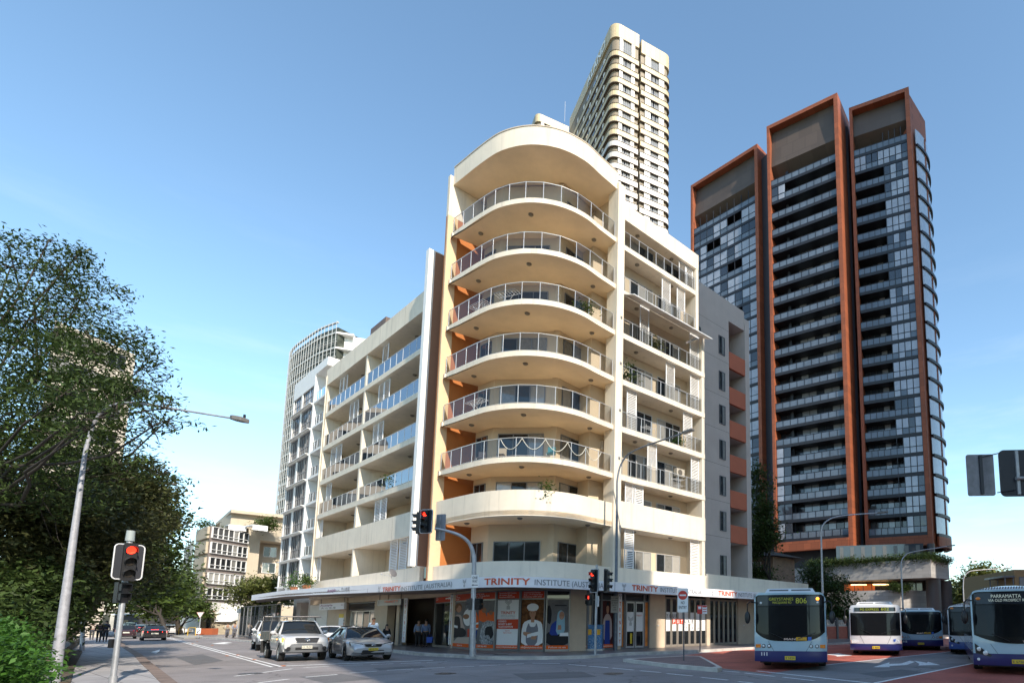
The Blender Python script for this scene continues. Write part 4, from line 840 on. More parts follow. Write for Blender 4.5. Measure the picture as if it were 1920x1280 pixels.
def bay(a, b, ztop, panel_h, mode):
    F, L = seg_frame(a, b)   # from right end to left end
    F = FR(a, F.D, F.N); zp = ztop - .65; nf = int(round((zp - panel_h - ZB0) / FH)); fh = (zp - panel_h - ZB0) / nf
    m = MB()
    F.box(m, -.05, .6, -6, .75, 12.9, ztop); F.box(m, L - .5, L, -6, .75, 12.9, ztop); F.box(m, .6, L - .5, -5, .75, ztop - .65, ztop); F.box(m, .6, L - .5, -.3, .88, 12.9, ZB0); m.build("terracotta_frame", terra, tw)
    t0, t1 = .605, L - .505
    # raked plant screen below the top frame
    m = MB(); z0 = zp - panel_h; m.add([F.p(t0, .1, z0 + 1.2), F.p(t1, .1, z0 + 1.2), F.p(t1, -.5, zp), F.p(t0, -.5, zp), F.p(t0, -1.6, z0), F.p(t1, -1.6, z0), F.p(t1, -3, zp), F.p(t0, -3, zp)], [(0, 1, 2, 3), (4, 5, 1, 0), (7, 6, 5, 4)]); m.build("plant_screen", mech_p, tw)
    np_ = 9
    for k in range(nf):
        z = ZB0 + k * fh
        m = MB(); F.box(m, t0, t1, -2.0, .42, z, z + .5); m.build("floor_slab", slab_d, tw)
        # wall panes; open balcony zone set back
        g = MB(); w_ = (t1 - t0) / np_; top = (k == nf - 1)
        for i in range(np_):
            a_, b_ = t0 + i * w_, t0 + (i + 1) * w_
            if mode == 3: glz = i < (9 if k >= nf - 2 else 4 if k > 4 else 3)
            elif mode == 2: glz = (i >= 7 and (k < 5 or k >= nf - 2))
            else: glz = not (2 <= i <= 3 and k % 3 == 1 or 5 <= i <= 6 and k % 4 == 2)
            if top: glz = False
            rr = rnd.random()
            if glz:
                cur = 1 if rr < (.78 if mode != 2 else .6) else 2
                tl = rnd.uniform(-.02, .02)
                g.quad(F.p(a_ + .06, .36, z + 1.5), F.p(b_ - .06, .36 + tl, z + 1.5), F.p(b_ - .06, .36 - tl, z + fh - .06), F.p(a_ + .06, .36, z + fh - .06), cur)
                g.quad(F.p(a_ + .06, .36, z + .55), F.p(b_ - .06, .36 + tl, z + .55), F.p(b_ - .06, .36, z + 1.4), F.p(a_ + .06, .36, z + 1.4), 1 if rr < .6 else 0)
            else:
                g.quad(F.p(a_ + .03, .38, z + .5), F.p(b_ - .03, .38, z + .5), F.p(b_ - .03, .38, z + 1.5), F.p(a_ + .03, .38, z + 1.5), 0)
                bk = 3 if (i % 4 != 1 or mode == 1) else 1
                g.quad(F.p(a_ + .05, -1.7, z + .5), F.p(b_ - .05, -1.7, z + .5), F.p(b_ - .05, -1.7, z + fh), F.p(a_ + .05, -1.7, z + fh), bk if not (mode == 2 and i in (0, 1, 2, 4)) else (1 if rr < .8 else 2))
        wr = g.build("window", [g_out, t_c, t_d, t_d], tw)
        f = MB()
        for i in range(np_ + 1):
            tt = t0 + i * w_; 
            if mode == 3 and i <= 4 or mode == 1: F.box(f, max(t0, tt - .05), min(t1, tt + .05), .30, .4, z + .5, z + fh)
            else: F.box(f, max(t0, tt - .05), min(t1, tt + .05), .37, .41, z + .5, z + 1.52)
        F.box(f, t0, t1, .365, .41, z + 1.42, z + 1.5)
        if mode == 2: F.box(f, t1 - w_ * 2.1, t1 - w_ * 1.75, -1.2, -.8, z + .5, z + fh)
        f.build("mullion", slab_d, wr)
    m = MB(); F.box(m, 0, L, -8, -2.0, 8, ztop - .5); m.build("core_wall", dark_pan, tw)
    return F, L
bay((35.7, 84.0), (27.2, 87.9), 87.1, 5.6, 3)
bay((24.9, 86.2), (14.2, 92.8), 88.3, 8.2, 2)
bay((12.9, 95.3), (1.0, 105.4), 87.3, 7.2, 1)
m = MB(); m.prism([(27.2, 89.2), (24.6, 88.6), (24, 96), (28, 96)], 10.0, 85.5); m.prism([(14.2, 94.3), (12.7, 96.6), (12, 104), (16, 104)], 10, 85.0); m.build("recess_panel", dark_pan, tw)
# side of the tower: curved banded balconies
SDp = [(35.9, 84.2), (37.6, 85.2), (39.4, 86.9), (40.6, 88.6), (41.2, 90.4), (41.3, 92.5)]
m = MB(); m.prism([(35.8, 84.3), (40.6, 89.6), (38, 98), (30, 98)], 12.9, 86.9); m.build("terracotta_frame", terra, tw)
sp = catmull(SDp, 3)
for k in range(22):
    z = ZB0 + k * FH
    m = MB(); m.strip(sp[2:], z, z + .45, .3); m.build("floor_slab", slab_d, tw); g = MB(); g.strip([(p[0] - .25, p[1] + .05) for p in sp[2:]], z + .45, z + FH, .1); g.build("window", t_c, tw)
m = MB(); m.strip(sp[2:], 12.9, 14.4, .3); m.prism([(39.2, 86.8), (40.6, 92.5), (34, 98), (33, 88)], 12.9, 81.0); m.build("terracotta_frame", terra, tw)
# podium
conc_b = mat("pale_concrete_block", (0.38, 0.36, 0.34), 0.8, var=.05, vs=.6, grid=((1, 0), 1.2, .45, .7))
def px_at(u, v, Y): return atY(u, v, Y)
YP = 78
m = MB(); pa = [px_at(u, 1060, y)[:2] for u, y in ((1560, 84), (1745, 76.5), (1779, 80))]
hedge_l = [pa[0], pa[1], pa[2], (pa[2][0] + 1, 92), (10, 100)]
zc0, zc1 = px_at(1745, 1082, 76.5)[2], px_at(1745, 1047, 76.5)[2]
m.prism(hedge_l, zc0, zc1); m.build("podium_wall", conc_b, tw)
m = MB(); pb = [px_at(u, 1150, y)[:2] for u, y in ((1588, 83), (1690, 79.5), (1741, 82))]
z2 = px_at(1690, 1105, 79.5)[2]; m.prism([(8, 90), pb[0], pb[1], pb[2], (pb[2][0], 95), (8, 95)], 0, z2); m.build("podium_wall", conc_b, tw)
m = MB()
for u, y in ((1750, 79), (1771, 83)):
    p = px_at(u, 1100, y); m.tube((p[0], p[1], 0), (p[0], p[1], zc0), .95, n=18)
p = px_at(1745, 1020, 82); m.tube((p[0], p[1], zc1), (p[0], p[1], 12.9), .5, n=12)
m.build("column", mat("dark_column", (.07, .06, .06), .5), tw, smooth=40)
m = MB(); m.prism([(14, 88), px_at(1600, 1100, 85)[:2], px_at(1738, 1100, 82)[:2], (38, 96), (12, 98)], z2, zc0); m.build("podium_glazing", mat("podium_glass", (.04, .03, .025), .08, spec=.8), tw)
m = MB(); F_, L_ = seg_frame(px_at(1570, 1100, 84.6)[:2], px_at(1735, 1100, 81.6)[:2])
for i in range(11): F_.box(m, i * L_ / 10 - .04, i * L_ / 10 + .04, .1, .2, z2, zc0)
m.build("podium_mullion", slab_d, tw)
m = MB(); F_.box(m, 1.0, 5.2, .12, .15, z2 + .1, zc0 - .4); m.build("timber_lined_lobby", mat("lit_timber_lining", (.30, .07, .015), .5, emit=(.9, .2, .03), es=.12), tw)
for tt in (3.0, 6.0): m = MB(); q = F_.p(tt, .35, zc0 - .5); m.path([(q[0] + 1.1 * math.cos(a * math.pi / 10), q[1] + .3 * math.sin(a * math.pi / 10), q[2]) for a in range(21)], .06, 6); m.build("ring_lamp", mat("ring_lamp_glow", (1, .7, .4), .5, emit=(1, .6, .25), es=2.5), tw)
m = MB(); F_.box(m, 0, L_, -5, 0, zc1, 12.9); m.build("recess_panel", t_d, tw)
g = MB()
for i in range(8): F_.rect(g, .5 + i * L_ / 8, .5 + (i + .35) * L_ / 8, .05, zc1, 12.7, 0)
g.build("window", mat("dim_curtained_glass", (.13, .13, .13), .2), tw)
# ================================================================== WHITE AND GOLD TOWER
wt = thing("tower", "very tall white tower with gold upper bands and rounded corners rising behind the corner block", "tower", (-12, 118, 0))
gold = mat("gold_ribbed_panel", (0.68, 0.54, 0.33), 0.45, var=.1, vs=2, grid=((0.857, 0.515), .5, 40, .6)); whp = mat("white_panel_band", (0.76, 0.70, 0.64), 0.5, grid=((0.857, 0.515), 2.4, 30, .9))
olive = mat("olive_ribbed_panel", (0.30, 0.24, 0.17), .6, grid=((0.857, 0.515), .25, 40, .6)); side_d = mat("dark_balcony_side", (0.13, 0.095, 0.07), .6)
A_ = (0.857, 0.515); B_ = (-0.50, 0.866)
def tower_plan(o, wf, ls, r, right=False, grow=0.0):
    # front edge from o along A_, rounded at the outer corner, side along B_
    pts = []
    if not right:
        c = (o[0] + A_[0] * r + B_[0] * r, o[1] + A_[1] * r + B_[1] * r)
        pts = [(o[0] + B_[0] * ls, o[1] + B_[1] * ls)] + [(c[0] - (r + grow) * (math.cos(a) * A_[0] + math.sin(a) * B_[0]), c[1] - (r + grow) * (math.cos(a) * A_[1] + math.sin(a) * B_[1])) for a in [i * math.pi / 12 for i in range(7)]] + [(o[0] + A_[0] * wf - B_[0] * grow, o[1] + A_[1] * wf - B_[1] * grow), (o[0] + A_[0] * wf + B_[0] * ls, o[1] + A_[1] * wf + B_[1] * ls)]
    else:
        c = (o[0] + A_[0] * (wf - r) + B_[0] * r, o[1] + A_[1] * (wf - r) + B_[1] * r)
        pts = [(o[0] + B_[0] * ls, o[1] + B_[1] * ls), (o[0] - B_[0] * grow, o[1] - B_[1] * grow)] + [(c[0] + (r + grow) * (math.sin(a) * A_[0] - math.cos(a) * B_[0]), c[1] + (r + grow) * (math.sin(a) * A_[1] - math.cos(a) * B_[1])) for a in [i * math.pi / 12 for i in range(7)]] + [(o[0] + A_[0] * wf + B_[0] * ls, o[1] + A_[1] * wf + B_[1] * ls)]
    return pts
def slim_tower(par, o, wf, ls, r, right, ztop, zs, golds, cols, crown=3.4):
    m = MB(); m.prism(tower_plan(o, wf, ls, r, right, -.45), 0, ztop - 1); m.build("core_wall", olive, par)
    FF = FR(o, A_, (-B_[0], -B_[1]))
    bands_g = MB(); bands_w = MB()
    for i, z in enumerate(zs):
        h = zs[i - 1] - z if i else 3.4
        (bands_g if i < golds else bands_w).prism(tower_plan(o, wf, ls, r, right), z - 1.35, z - .05)
    bands_g.build("gold_band", gold, par); bands_w.build("white_band", whp, par)
    m = MB(); m.prism(tower_plan(o, wf, ls, r, right), ztop - crown, ztop); m.build("gold_crown", gold, par)
    m = MB()
    for i in range(len(zs)):
        z = zs[i]; m.prism(tower_plan(o, wf, ls, r, right, .1), z - 1.47, z - 1.35); m.prism(tower_plan(o, wf, ls, r, right, .1), z - .05, z + .02)
    m.build("band_trim", side_d, par)
    wa = MB()
    for i, z in enumerate(zs):
        h = (zs[i - 1] - z - 1.47) if i else (ztop - crown - z)
        if h <= .3: continue
        k = rnd.random()
        for (a, b, kind) in cols:
            if kind == 'w' and i < 24: wa = MB(); FF.box(wa, a, b, -.45, -.06, z, z + h); wa.build('wall_panel', whp, par)
    pass
    for i, z in enumerate(zs[:26]):
        h = (zs[i - 1] - z - 1.47) if i else (ztop - crown - z)
        for (a, b, kind) in cols:
            if kind == 'g': window(FF, par, a, b, -.35, z + .03, z + h, 4, 2, frame_g, rnd.choice([1, [1, 0, 1, 1], [0, 1, 0, 1]]), .07, split=.35)
zz = [129.7, 126.3, 123.0, 119.7, 116.4, 113.3, 110.1] ; z_ = 107.3
while z_ > 60: zz.append(z_); z_ -= 2.72
o1 = (-16.9, 115.0)
slim_tower(wt, o1, 6.6, 30.0, 2.0, False, 136.5, zz, 7, [(1.8, 2.6, 'w'), (2.7, 4.7, 'g'), (4.75, 5.6, 'w')])
zz2 = [z - .2 for z in zz]
slim_tower(wt, (o1[0] + A_[0] * 7.2, o1[1] + A_[1] * 7.2), 7.9, 26.0, 1.6, True, 135.6, zz2, 7, [(1.1, 2.5, 'w'), (2.6, 4.6, 'g'), (4.65, 6.0, 'w')])
# balcony partitions on its long dark side
FSd = FR(o1, B_, (-A_[0], -A_[1])); m = MB(); g2 = MB()
for i, z in enumerate(zz[:22]):
    h = 2.0
    for t, k in ((5, 0), (9.5, 1), (14, 0), (18.5, 1), (23, 0)):
        FSd.box(m, t, t + .8, -.44, -.1, z, z + h * .8); FSd.rect(g2, t + 1.4, t + 3.0, -.2, z, z + h * .8)
m.build("partition", whp, wt); g2.build("window", t_c, wt)
text(wt, "ALAND", lambda x, y: (lambda q: (q[0], q[1], q[2]))(FSd.p(5.0 + y * 1.0, .16, 134.6 - 0.0) if False else FSd.p(16.0 - x, .2, 133.6 + y)), 2.2, 12.0, mat("sign_lettering_white", (.8, .8, .8), .5), bold=.02)
# lower neighbour tower peeking over the roof
st = thing("tower", "lower beige and gold tower top peeking over the curved roof beside the tall white tower", "tower", (-38, 140, 0))
zt_ = atY(1003, 210, 139)[2]; slim_tower(st, (-40.4, 139), 9.0, 10, 1.4, False, zt_, [zt_ - 5.3 - 3.1 * i for i in range(10)], 12, [(1.4, 2.2, 'w'), (2.3, 4.6, 'g'), (4.7, 9, 'w')], 2.2)
m = MB(); m.tube((-33.5, 142, zt_), (-33.5, 142, zt_ + 6), .06, n=6); m.build("antenna", galv, st)
# ================================================================== WHITE TERRACE BUILDING (left street)
wb = thing("apartment_building", "white modern block with dark bay windows between the cream block and the curved glass tower", "building", (*FL.p(26, 0, 0)[:2], 0))
wz = [5.2 + 2.47 * i for i in range(8)]
ta, tb, tc_ = FLt1 + .35, FLt1 + 3.6, 31.6
m = MB(); FL.box(m, ta, tc_, -10, -1.5, .1, 24.4); FL.box(m, tb, tb + .3, -1.5, .02, 4.6, 24.2); FL.box(m, tc_ - 3.1, tc_ - 2.7, -1.5, .02, 4.6, 24.2); FL.box(m, tc_ - .25, tc_, -1.5, .02, 4.6, 24.2); FL.box(m, tb, tc_, -1.5, .03, 24.2, 26.0); FL.box(m, ta, tb, -1.5, .03, 25.2, 26.0); m.build("wall", white, wb)
for i, z in enumerate(wz):
    m = MB(); FL.box(m, ta, tb - .01, -1.5, .0, z - .2, z); m.build("balcony_slab", white, wb)
    balustrade([FL.p(ta + .02 + (tb - ta - .05) * k / 4, -.1, 0)[:2] for k in range(5)], z, .9, wb)
    m = MB(); FL.box(m, tb + .3, tc_ - .25, -.1, .1, z - .22, z - .04); FL.box(m, tb + .3, tc_ - .25, .1, .28, z - .12, z - .06); m.build("floor_band", white, wb)
    window(FL, wb, tb + .32, tc_ - 3.12, -.12, z, z + 2.24, 6, 2, frame_g, [0, 0, 1, 0, 0, 0], .07, split=.38); window(FL, wb, tc_ - 2.68, tc_ - .27, -.12, z, z + 2.24, 4, 2, frame_g, [0, 0, 0, 1], .07, split=.38)
    window(FL, wb, ta + .4, ta + 1.6, -1.5, z, z + 2.0, 2, 1, frame_d, [0, 0])
m = MB(); FL.box(m, 21.2, 25.0, -6.5, -4.5, 24, atY(695, 613, 56)[2]); m.build("plant_room", mat("brown_cladding", (.16, .11, .09), .7, grid=(LD, .3, 20, .7)), wb)
window(FL, wb, U(580), U(512) + 3, .2, .2, 3.5, 10, 1, frame_g, [0, 1, 0], .08, "shop_window")
# dark plant room on the left wing roof

# ================================================================== CURVED GLASS TOWER
ct = thing("tower", "curved grey glass apartment tower with fine louvred grid behind the white block", "tower", (-75, 112, 0))
K = 112 / 88
cp = [(-56.3, 88.0), (-60.5, 90.2), (-65.5, 93.8), (-69.2, 96.7), (-71.8, 99.6), (-73.0, 103.0), (-73.2, 107)]
cp = catmull([(x * K, y * K) for x, y in cp], 3); ztc = atY(633, 602, 112)[2]
m = MB(); m.prism([(p[0] + .15, p[1] + .2) for p in cp] + [(-72, 140), (cp[0][0] + 2.5, cp[0][1] + 6)], 15, ztc - 1.2); m.build("core_wall", mat("green_grey_glass", (.075, .085, .07), .55, spec=.3, var=.6, vs=.6), ct)
C_ = Curve2(cp); gm_ = mat("pale_grid_metal", (.50, .51, .50), .5)
nfl = 16; fh = 3.25
for k in range(nfl):
    z = ztc - 2.2 - k * fh
    m = MB(); m.strip(cp, z - .28, z, -.5); m.strip(cp, z - 2.1, z - 2.0, -.25); m.build("floor_band", gm_, ct)
m = MB()
for i in range(int(C_.L / 1.3)):
    q, nr, e = C_.at(i * 1.3); a = q - nr * .05 if nr.y > 0 else q; s_ = -1 if nr.y > 0 else 1
    m.tube((q.x + nr.x * s_ * .08, q.y + nr.y * s_ * .08, 13), (q.x + nr.x * s_ * .08, q.y + nr.y * s_ * .08, ztc), .06, n=4)
m.build("vertical_fin", gm_, ct)
m = MB(); m.strip(cp, ztc - .25, ztc, -.4); m.build("roof_rail", gm_, ct)
m = MB()
for k in range(int(nfl * 7)):
    z = ztc - 2.4 - k * .46
    if (k // 3) % 2: m.strip(cp[:-3] if k % 2 else cp[2:], z, z + .05, -.12)
m.build("louvre_blade", gm_, ct)
e0 = cp[0]; m = MB(); m.prism([(e0[0] + 2.9, e0[1] + 1.0), (e0[0] + 10, e0[1] + 3.2), (e0[0] + 10, e0[1] + 16), (e0[0] + 3, e0[1] + 14)], 15, atY(656, 632, 113)[2]); m.prism([(e0[0] + .3, e0[1] + 1.5), (e0[0] + 3, e0[1] + 2.4), (e0[0] + 3, e0[1] + 9), (e0[0] + .5, e0[1] + 8)], 15, ztc - 2.6); m.build("end_wall", white, ct)
m = MB()
for k in range(2): m.strip([(e0[0], e0[1]), (e0[0] + 3, e0[1] + 1.0)], ztc - 2.6 - k * 3.2, ztc - 2.25 - k * 3.2, 1.4)
m.build("roof_edge", white, ct)
# ================================================================== FAR LEFT BUILDINGS
be = thing("apartment_building", "beige angular apartment block with stacked glazed bays at the end of the left street", "building", (-85, 105, 0))
beige = mat("beige_concrete", (0.50, 0.43, 0.33), 0.8, var=.06, vs=.5, streak=.2); taupe = mat("taupe_panel", (0.20, 0.165, 0.15), .7)
YB = 100
def pb_(u, y): return atY(u, 1100, y)[:2]
Fb1, Lb1 = seg_frame(pb_(383, 96), pb_(456, 104)); zr = atY(420, 992, 100)[2]; z1_ = atY(420, 1130, 100)[2]
m = MB(); m.prism([pb_(383, 96), pb_(456, 104), pb_(456, 125), pb_(370, 125)], z1_, zr); m.build("wall", taupe, be)
nh = 5; hh = (zr - z1_) / nh
for k in range(nh):
    window(Fb1, be, .25, Lb1 - .1, .02, z1_ + k * hh + .55, z1_ + (k + 1) * hh - .1, 7, 2, whitem, [0, 0, 0, 0, 1, 0, 0] if k != 1 else [2, 2, 2, 2, 2, 2, 1], .07, split=.32, dep=.3)
F2, L2 = seg_frame(pb_(362, 101), pb_(383, 96.2))
m = MB()
for k in range(nh): F2.box(m, .0, L2 - .1, .02, .35, z1_ + k * hh + .5, z1_ + (k + 1) * hh - .1)
m.build("bay_panel", beige, be)
F3_, L3_ = seg_frame(pb_(456, 104.1), pb_(527, 110)); m = MB(); zr2 = atY(490, 988, 106)[2]
m.prism([pb_(456, 104.2), pb_(480, 106), pb_(480, 125), pb_(456, 125)], 0, zr2); m.prism([pb_(480, 110), pb_(560, 115), pb_(560, 130), pb_(480, 130)], 0, zr2 - 2.5); m.prism([pb_(478, 105.8), pb_(560, 112), pb_(560, 130), pb_(478, 130)], zr2 - 2.4, zr2); m.build("wall", beige, be)
F4_, L4_ = seg_frame(pb_(480, 109.9), pb_(540, 113.7))
for k in range(5):
    for a in (.6, 4.6): window(F4_, be, a, a + 2.2, .0, 5 + k * 3.1, 7 + k * 3.1, 2, 1, whitem, None, .1)
m = MB(); m.prism([pb_(338, 118), pb_(360, 102), pb_(383, 97), pb_(383, 120)], 0, zr - 1.0); m.build("wall", mat("pale_render", (.62, .56, .48), .8, var=.05), be)
F5, L5 = seg_frame(pb_(338, 118), pb_(360, 102))
for k in range(5):
    for a in (3, 7, 11): window(F5, be, a, a + 1.6, .02, z1_ + 1 + k * hh, z1_ + 2.4 + k * hh, 1, 1, frame_d, [0], .1)
    m = MB(); F5.box(m, L5 - 3.4, L5 - .3, .02, .06, z1_ + .5 + k * hh, z1_ + 2.8 + k * hh); m.build("loggia", pane, be)
zp0, zp1 = zr + .3, atY(430, 955, 104)[2]
m = MB(); m.prism([pb_(400, 112), pb_(420, 104.5), pb_(520, 110), pb_(520, 125), pb_(400, 125)], zr2 - .1, zp1 - .6); m.prism([pb_(392, 118), pb_(419, 103.5), pb_(521, 109), pb_(521, 125), pb_(392, 126)], zp1 - .6, zp1); m.build("penthouse", beige, be)
m = MB()
for u0, u1 in ((417, 452), (463, 492)):
    F_, L_ = seg_frame(pb_(u0, 100.5), pb_(u1, 102.5)); F_.box(m, 0, L_, -3, 0, zr + .8, zr + 1.0); F_.box(m, 0, L_, -.03, .0, zr + .05, zr + .8)
m.build("terrace_canopy", whitem, be)
# stone hall
sh = thing("stone_hall", "small pale stone hall with steep white gables at the foot of the beige block", "building", (-80, 92, 0))
stone = paving("sandstone_blocks", (.42, .36, .26), (.34, .29, .21), (.25, .2, .15), .8, .35, .9); stone.node_tree.nodes["Mapping"].inputs["Rotation"].default_value = (rad(90), 0, 0)
za = atY(440, 1150, 90)[2]; zg = atY(440, 1130, 90)[2]
m = MB(); m.prism([pb_(383, 88), pb_(408, 88), pb_(480, 92), pb_(480, 99), pb_(383, 96)], 0, za); m.build("wall", stone, sh)
for u0, u1, zz_ in ((389, 407, 1130), (408, 440, 1132)):
    a, b = pb_(u0, 87.7), pb_(u1, 89); zt_ = atY(u0, zz_, 88)[2]; m = MB(); mx_ = ((a[0] + b[0]) / 2 - .3, (a[1] + b[1]) / 2)
    m.add([(a[0], a[1], za - 1.2), (b[0], b[1], za - 1.2), (b[0] - .4, b[1] + .5, zt_ + .2), (a[0] + .6, a[1] + .5, zt_ + .2), (a[0], a[1] + 5, za), (b[0], b[1] + 5, za), (b[0], b[1] + 3, zt_), (a[0] + .6, a[1] + 3, zt_)], [(0, 1, 2, 3), (3, 2, 6, 7), (0, 3, 7, 4), (1, 5, 6, 2)]); m.build("roof", white, sh)
F_, L_ = seg_frame(pb_(383, 87.9), pb_(408, 87.9)); window(F_, sh, .9, 1.5, .02, .3, 3.0, 1, 1, frame_d, [0], .08, "door"); m = MB(); m.add([F_.p(.5, .1, 3.6), F_.p(2.3, .1, 3.6), F_.p(2.4, .9, 3.2), F_.p(.4, .9, 3.2)], [(0, 1, 2, 3)]); m.build("door_awning", mat("striped_canvas", (.5, .2, .15), .8, grid=((1, 0), .2, 9, .2)), sh)
pbx = thing("planter_box", "long rust steel planter box with low green shrubs beside the stone hall", "planter", (-74, 86, 0)); m = MB(); F_, L_ = seg_frame(pb_(376, 84), pb_(407, 84)); F_.box(m, 0, L_, -1, 0, .05, .95); m.build("planter", mat("corten", (.38, .10, .04), .8), pbx)
# pale high-rise behind the street trees
hr = thing("apartment_building", "tall pale sunlit apartment block glimpsed through the feathery tree", "building", (-70, 62, 0))
palew = mat("pale_sunlit_render", (.68, .60, .50), .8, var=.05, vs=.4)
zh = atY(110, 650, 64)[2]; a, b = atY(225, 900, 66)[:2], atY(60, 900, 58)[:2]
Fh_, Lh_ = seg_frame(a, b); m = MB(); c = (b[0] * 1.35, b[1] * 1.35); m.prism([a, b, c, (a[0] * 1.35, a[1] * 1.35)], 0, zh); m.build("wall", palew, hr)
Fh_ = FR(a, Fh_.D, Fh_.N)
for k in range(10):
    for q in range(4):
        t = 1.0 + q * (Lh_ - 1) / 4; window(Fh_, hr, t, t + 1.8, .0, 3 + k * 3.1, 4.8 + k * 3.1, 2, 1, frame_g, None, .08)
# building far right edge and low buildings at the end of the streets
fr = thing("low_building", "brown rendered upper storey with open metal pergola beyond the right hand bus", "building", (62, 82, 0))
m = MB(); xa, xb = atY(1902, 1080, 80)[0], atY(1990, 1080, 80)[0]; zt_ = atY(1902, 1067, 80)[2]; m.box(xa, xb, 80, 95, 0, zt_); m.build("wall", mat("tan_render", (.38, .25, .12), .8), fr)
Ff = FR((xa, 80), (1, 0), (0, -1)); window(Ff, fr, .6, 4.5, 0, zt_ - 4.0, zt_ - 1, 2, 1, frame_g, [2, 1], .1)
m = MB(); xc = atY(1884, 1080, 80)[0]
for x in (xc, xa - .2): m.tube((x, 80, 0), (x, 80, zt_ - 1.0), .09, n=6); m.tube((x, 84, 0), (x, 84, zt_ - 1.0), .09, n=6)
m.box(xc - .3, xa, 79.8, 85, zt_ - 1.1, zt_ - .85); m.tube((xc, 80, zt_ - 4), (xa, 80, zt_ - 4), .05, n=6); m.build("pergola", frame_g, fr); m = MB(); m.box(xc - 1, xa, 79.9, 90, 0, zt_ - 5.2); m.build("lower_wall", mat("brick_red", (.30, .09, .05), .8), fr)
fence = thing("fence", "low terracotta panel fence with a pale scroll top along the footpath behind the buses", "fence", (18, 52, 0))
# it runs with the far kerb of the right street
Ff = FR(G(1500, 1210), RD, (-LD[0], -LD[1]))
q0, q1 = G(1548, 1200), G(1702, 1196); d_ = Vector((q1[0] - q0[0], q1[1] - q0[1])); Lf = d_.length; d_.normalize(); Ff = FR(q0, (d_.x, d_.y), (d_.y, -d_.x))
m = MB(); s_ = MB(); p_ = MB(); n_ = 8
for i in range(n_):
    a, b = i * Lf / n_, (i + 1) * Lf / n_; Ff.box(m, a + .15, b - .15, -.05, .05, .15, 1.35); Ff.box(p_, a - .12, a + .12, -.14, .14, 0, 2.2)
    k = 6
    for j in range(k):
        c = a + .3 + (b - a - .6) * (j + .5) / k; r_ = (b - a - .6) / k * .5
        s_.path([Ff.p(c + r_ * math.cos(x * math.pi / 6), 0, 1.65 + .22 * math.sin(x * math.pi / 6)) for x in range(13)], .035, 4)
    Ff.box(s_, a + .15, b - .15, -.03, .03, 1.36, 1.42); Ff.box(s_, a + .15, b - .15, -.03, .03, 1.9, 1.97)
m.build("panel", mat("terracotta_fence", (.34, .09, .06), .7, var=.15), fence); s_.build("scroll_top", mat("pale_scroll", (.42, .40, .38), .7), fence); p_.build("post", frame_d, fence)
for i, (u0, u1, vt, Y, lab, c) in enumerate(((215, 300, 1152, 120, "long low dark hoarding at the far end of the left street", (.04, .035, .035)), (150, 345, 1140, 150, "low pale rendered building far along the left street behind trees", (.5, .46, .4)), (1560, 1960, 1150, 150, "low pale building across the far end of the right street", (.45, .40, .34)))):
    a = atY(u0, vt, Y); b = atY(u1, vt, Y); t = thing("low_building", lab, "building", ((a[0] + b[0]) / 2, Y, 0)); m = MB(); m.box(a[0], b[0], Y, Y + 8, 0, a[2]); m.build("wall", mat("far_wall_%s" % ("dark", "pale", "cream")[i], c, .8, var=.2, vs=.3), t)
    m = MB(); n_ = int((b[0] - a[0]) / 5)
    for k in range(n_): m.box(a[0] + k * 5 + 1, a[0] + k * 5 + 3, Y - .05, Y + .1, .8, a[2] * .7)
    m.build("window", pane, t)
    m = MB(); m.box(a[0] - .3, b[0] + .3, Y - .4, Y + 8.4, a[2], a[2] + .3); m.build("roof", beige if i else whitem, t)
# ================================================================== BUILDINGS OUT OF VIEW (for their shadows and reflections)
def off_building(name, label, n0, n1, k0, k1, H, z0=0, wc=(.72, .69, .64)):
    P = lambda n, k: (n * .78 + k * .62, n * .62 - k * .78)
    c = P((n0 + n1) / 2, (k0 + k1) / 2); t = thing(name, label, "building", (c[0], c[1], 0)); m = MB(); m.prism([P(n0, k0), P(n1, k0), P(n1, k1), P(n0, k1)], 0, H); m.build("wall", mat("off_wall_" + str(int(H)), wc, .8, var=.08, vs=.3), t)
    F_ = FR(P(n0, k0), (.78, .62), (-.62, .78)); g = MB(); L_ = n1 - n0; m = MB()
    for z in range(3, int(H) - 3, 3):
        F_.rect(g, .8, L_ - .8, .05, z, z + 1.8); F_.box(m, 0, L_, .0, .5, z - .5, z - .2)
    g.build("window", pane, t); m.build("balcony_slab", white, t); return t
off_building("office_building", "pale office block with white ledges on the unseen side of the crossing", 3.5, 21.3, 22, 40, 41.8)
off_building("apartment_building", "long pale terrace block added unseen at the left of the crossing for reflections", -95, -45, 26, 44, 22, wc=(.22, .2, .18))  # unseen block, added so that windscreens have something to reflect
off_building("apartment_building", "broad dark apartment block on the unseen side of the right street", 26.6, 62, 24, 44, 70, wc=(.55, .5, .46))
off_building("tower", "very tall dark slab tower added out of view to shade the terracotta tower", 74.3, 112, 4, 24, 134, wc=(.3, .28, .27))  # unseen tower, placed to throw shade on the terracotta tower's right bay
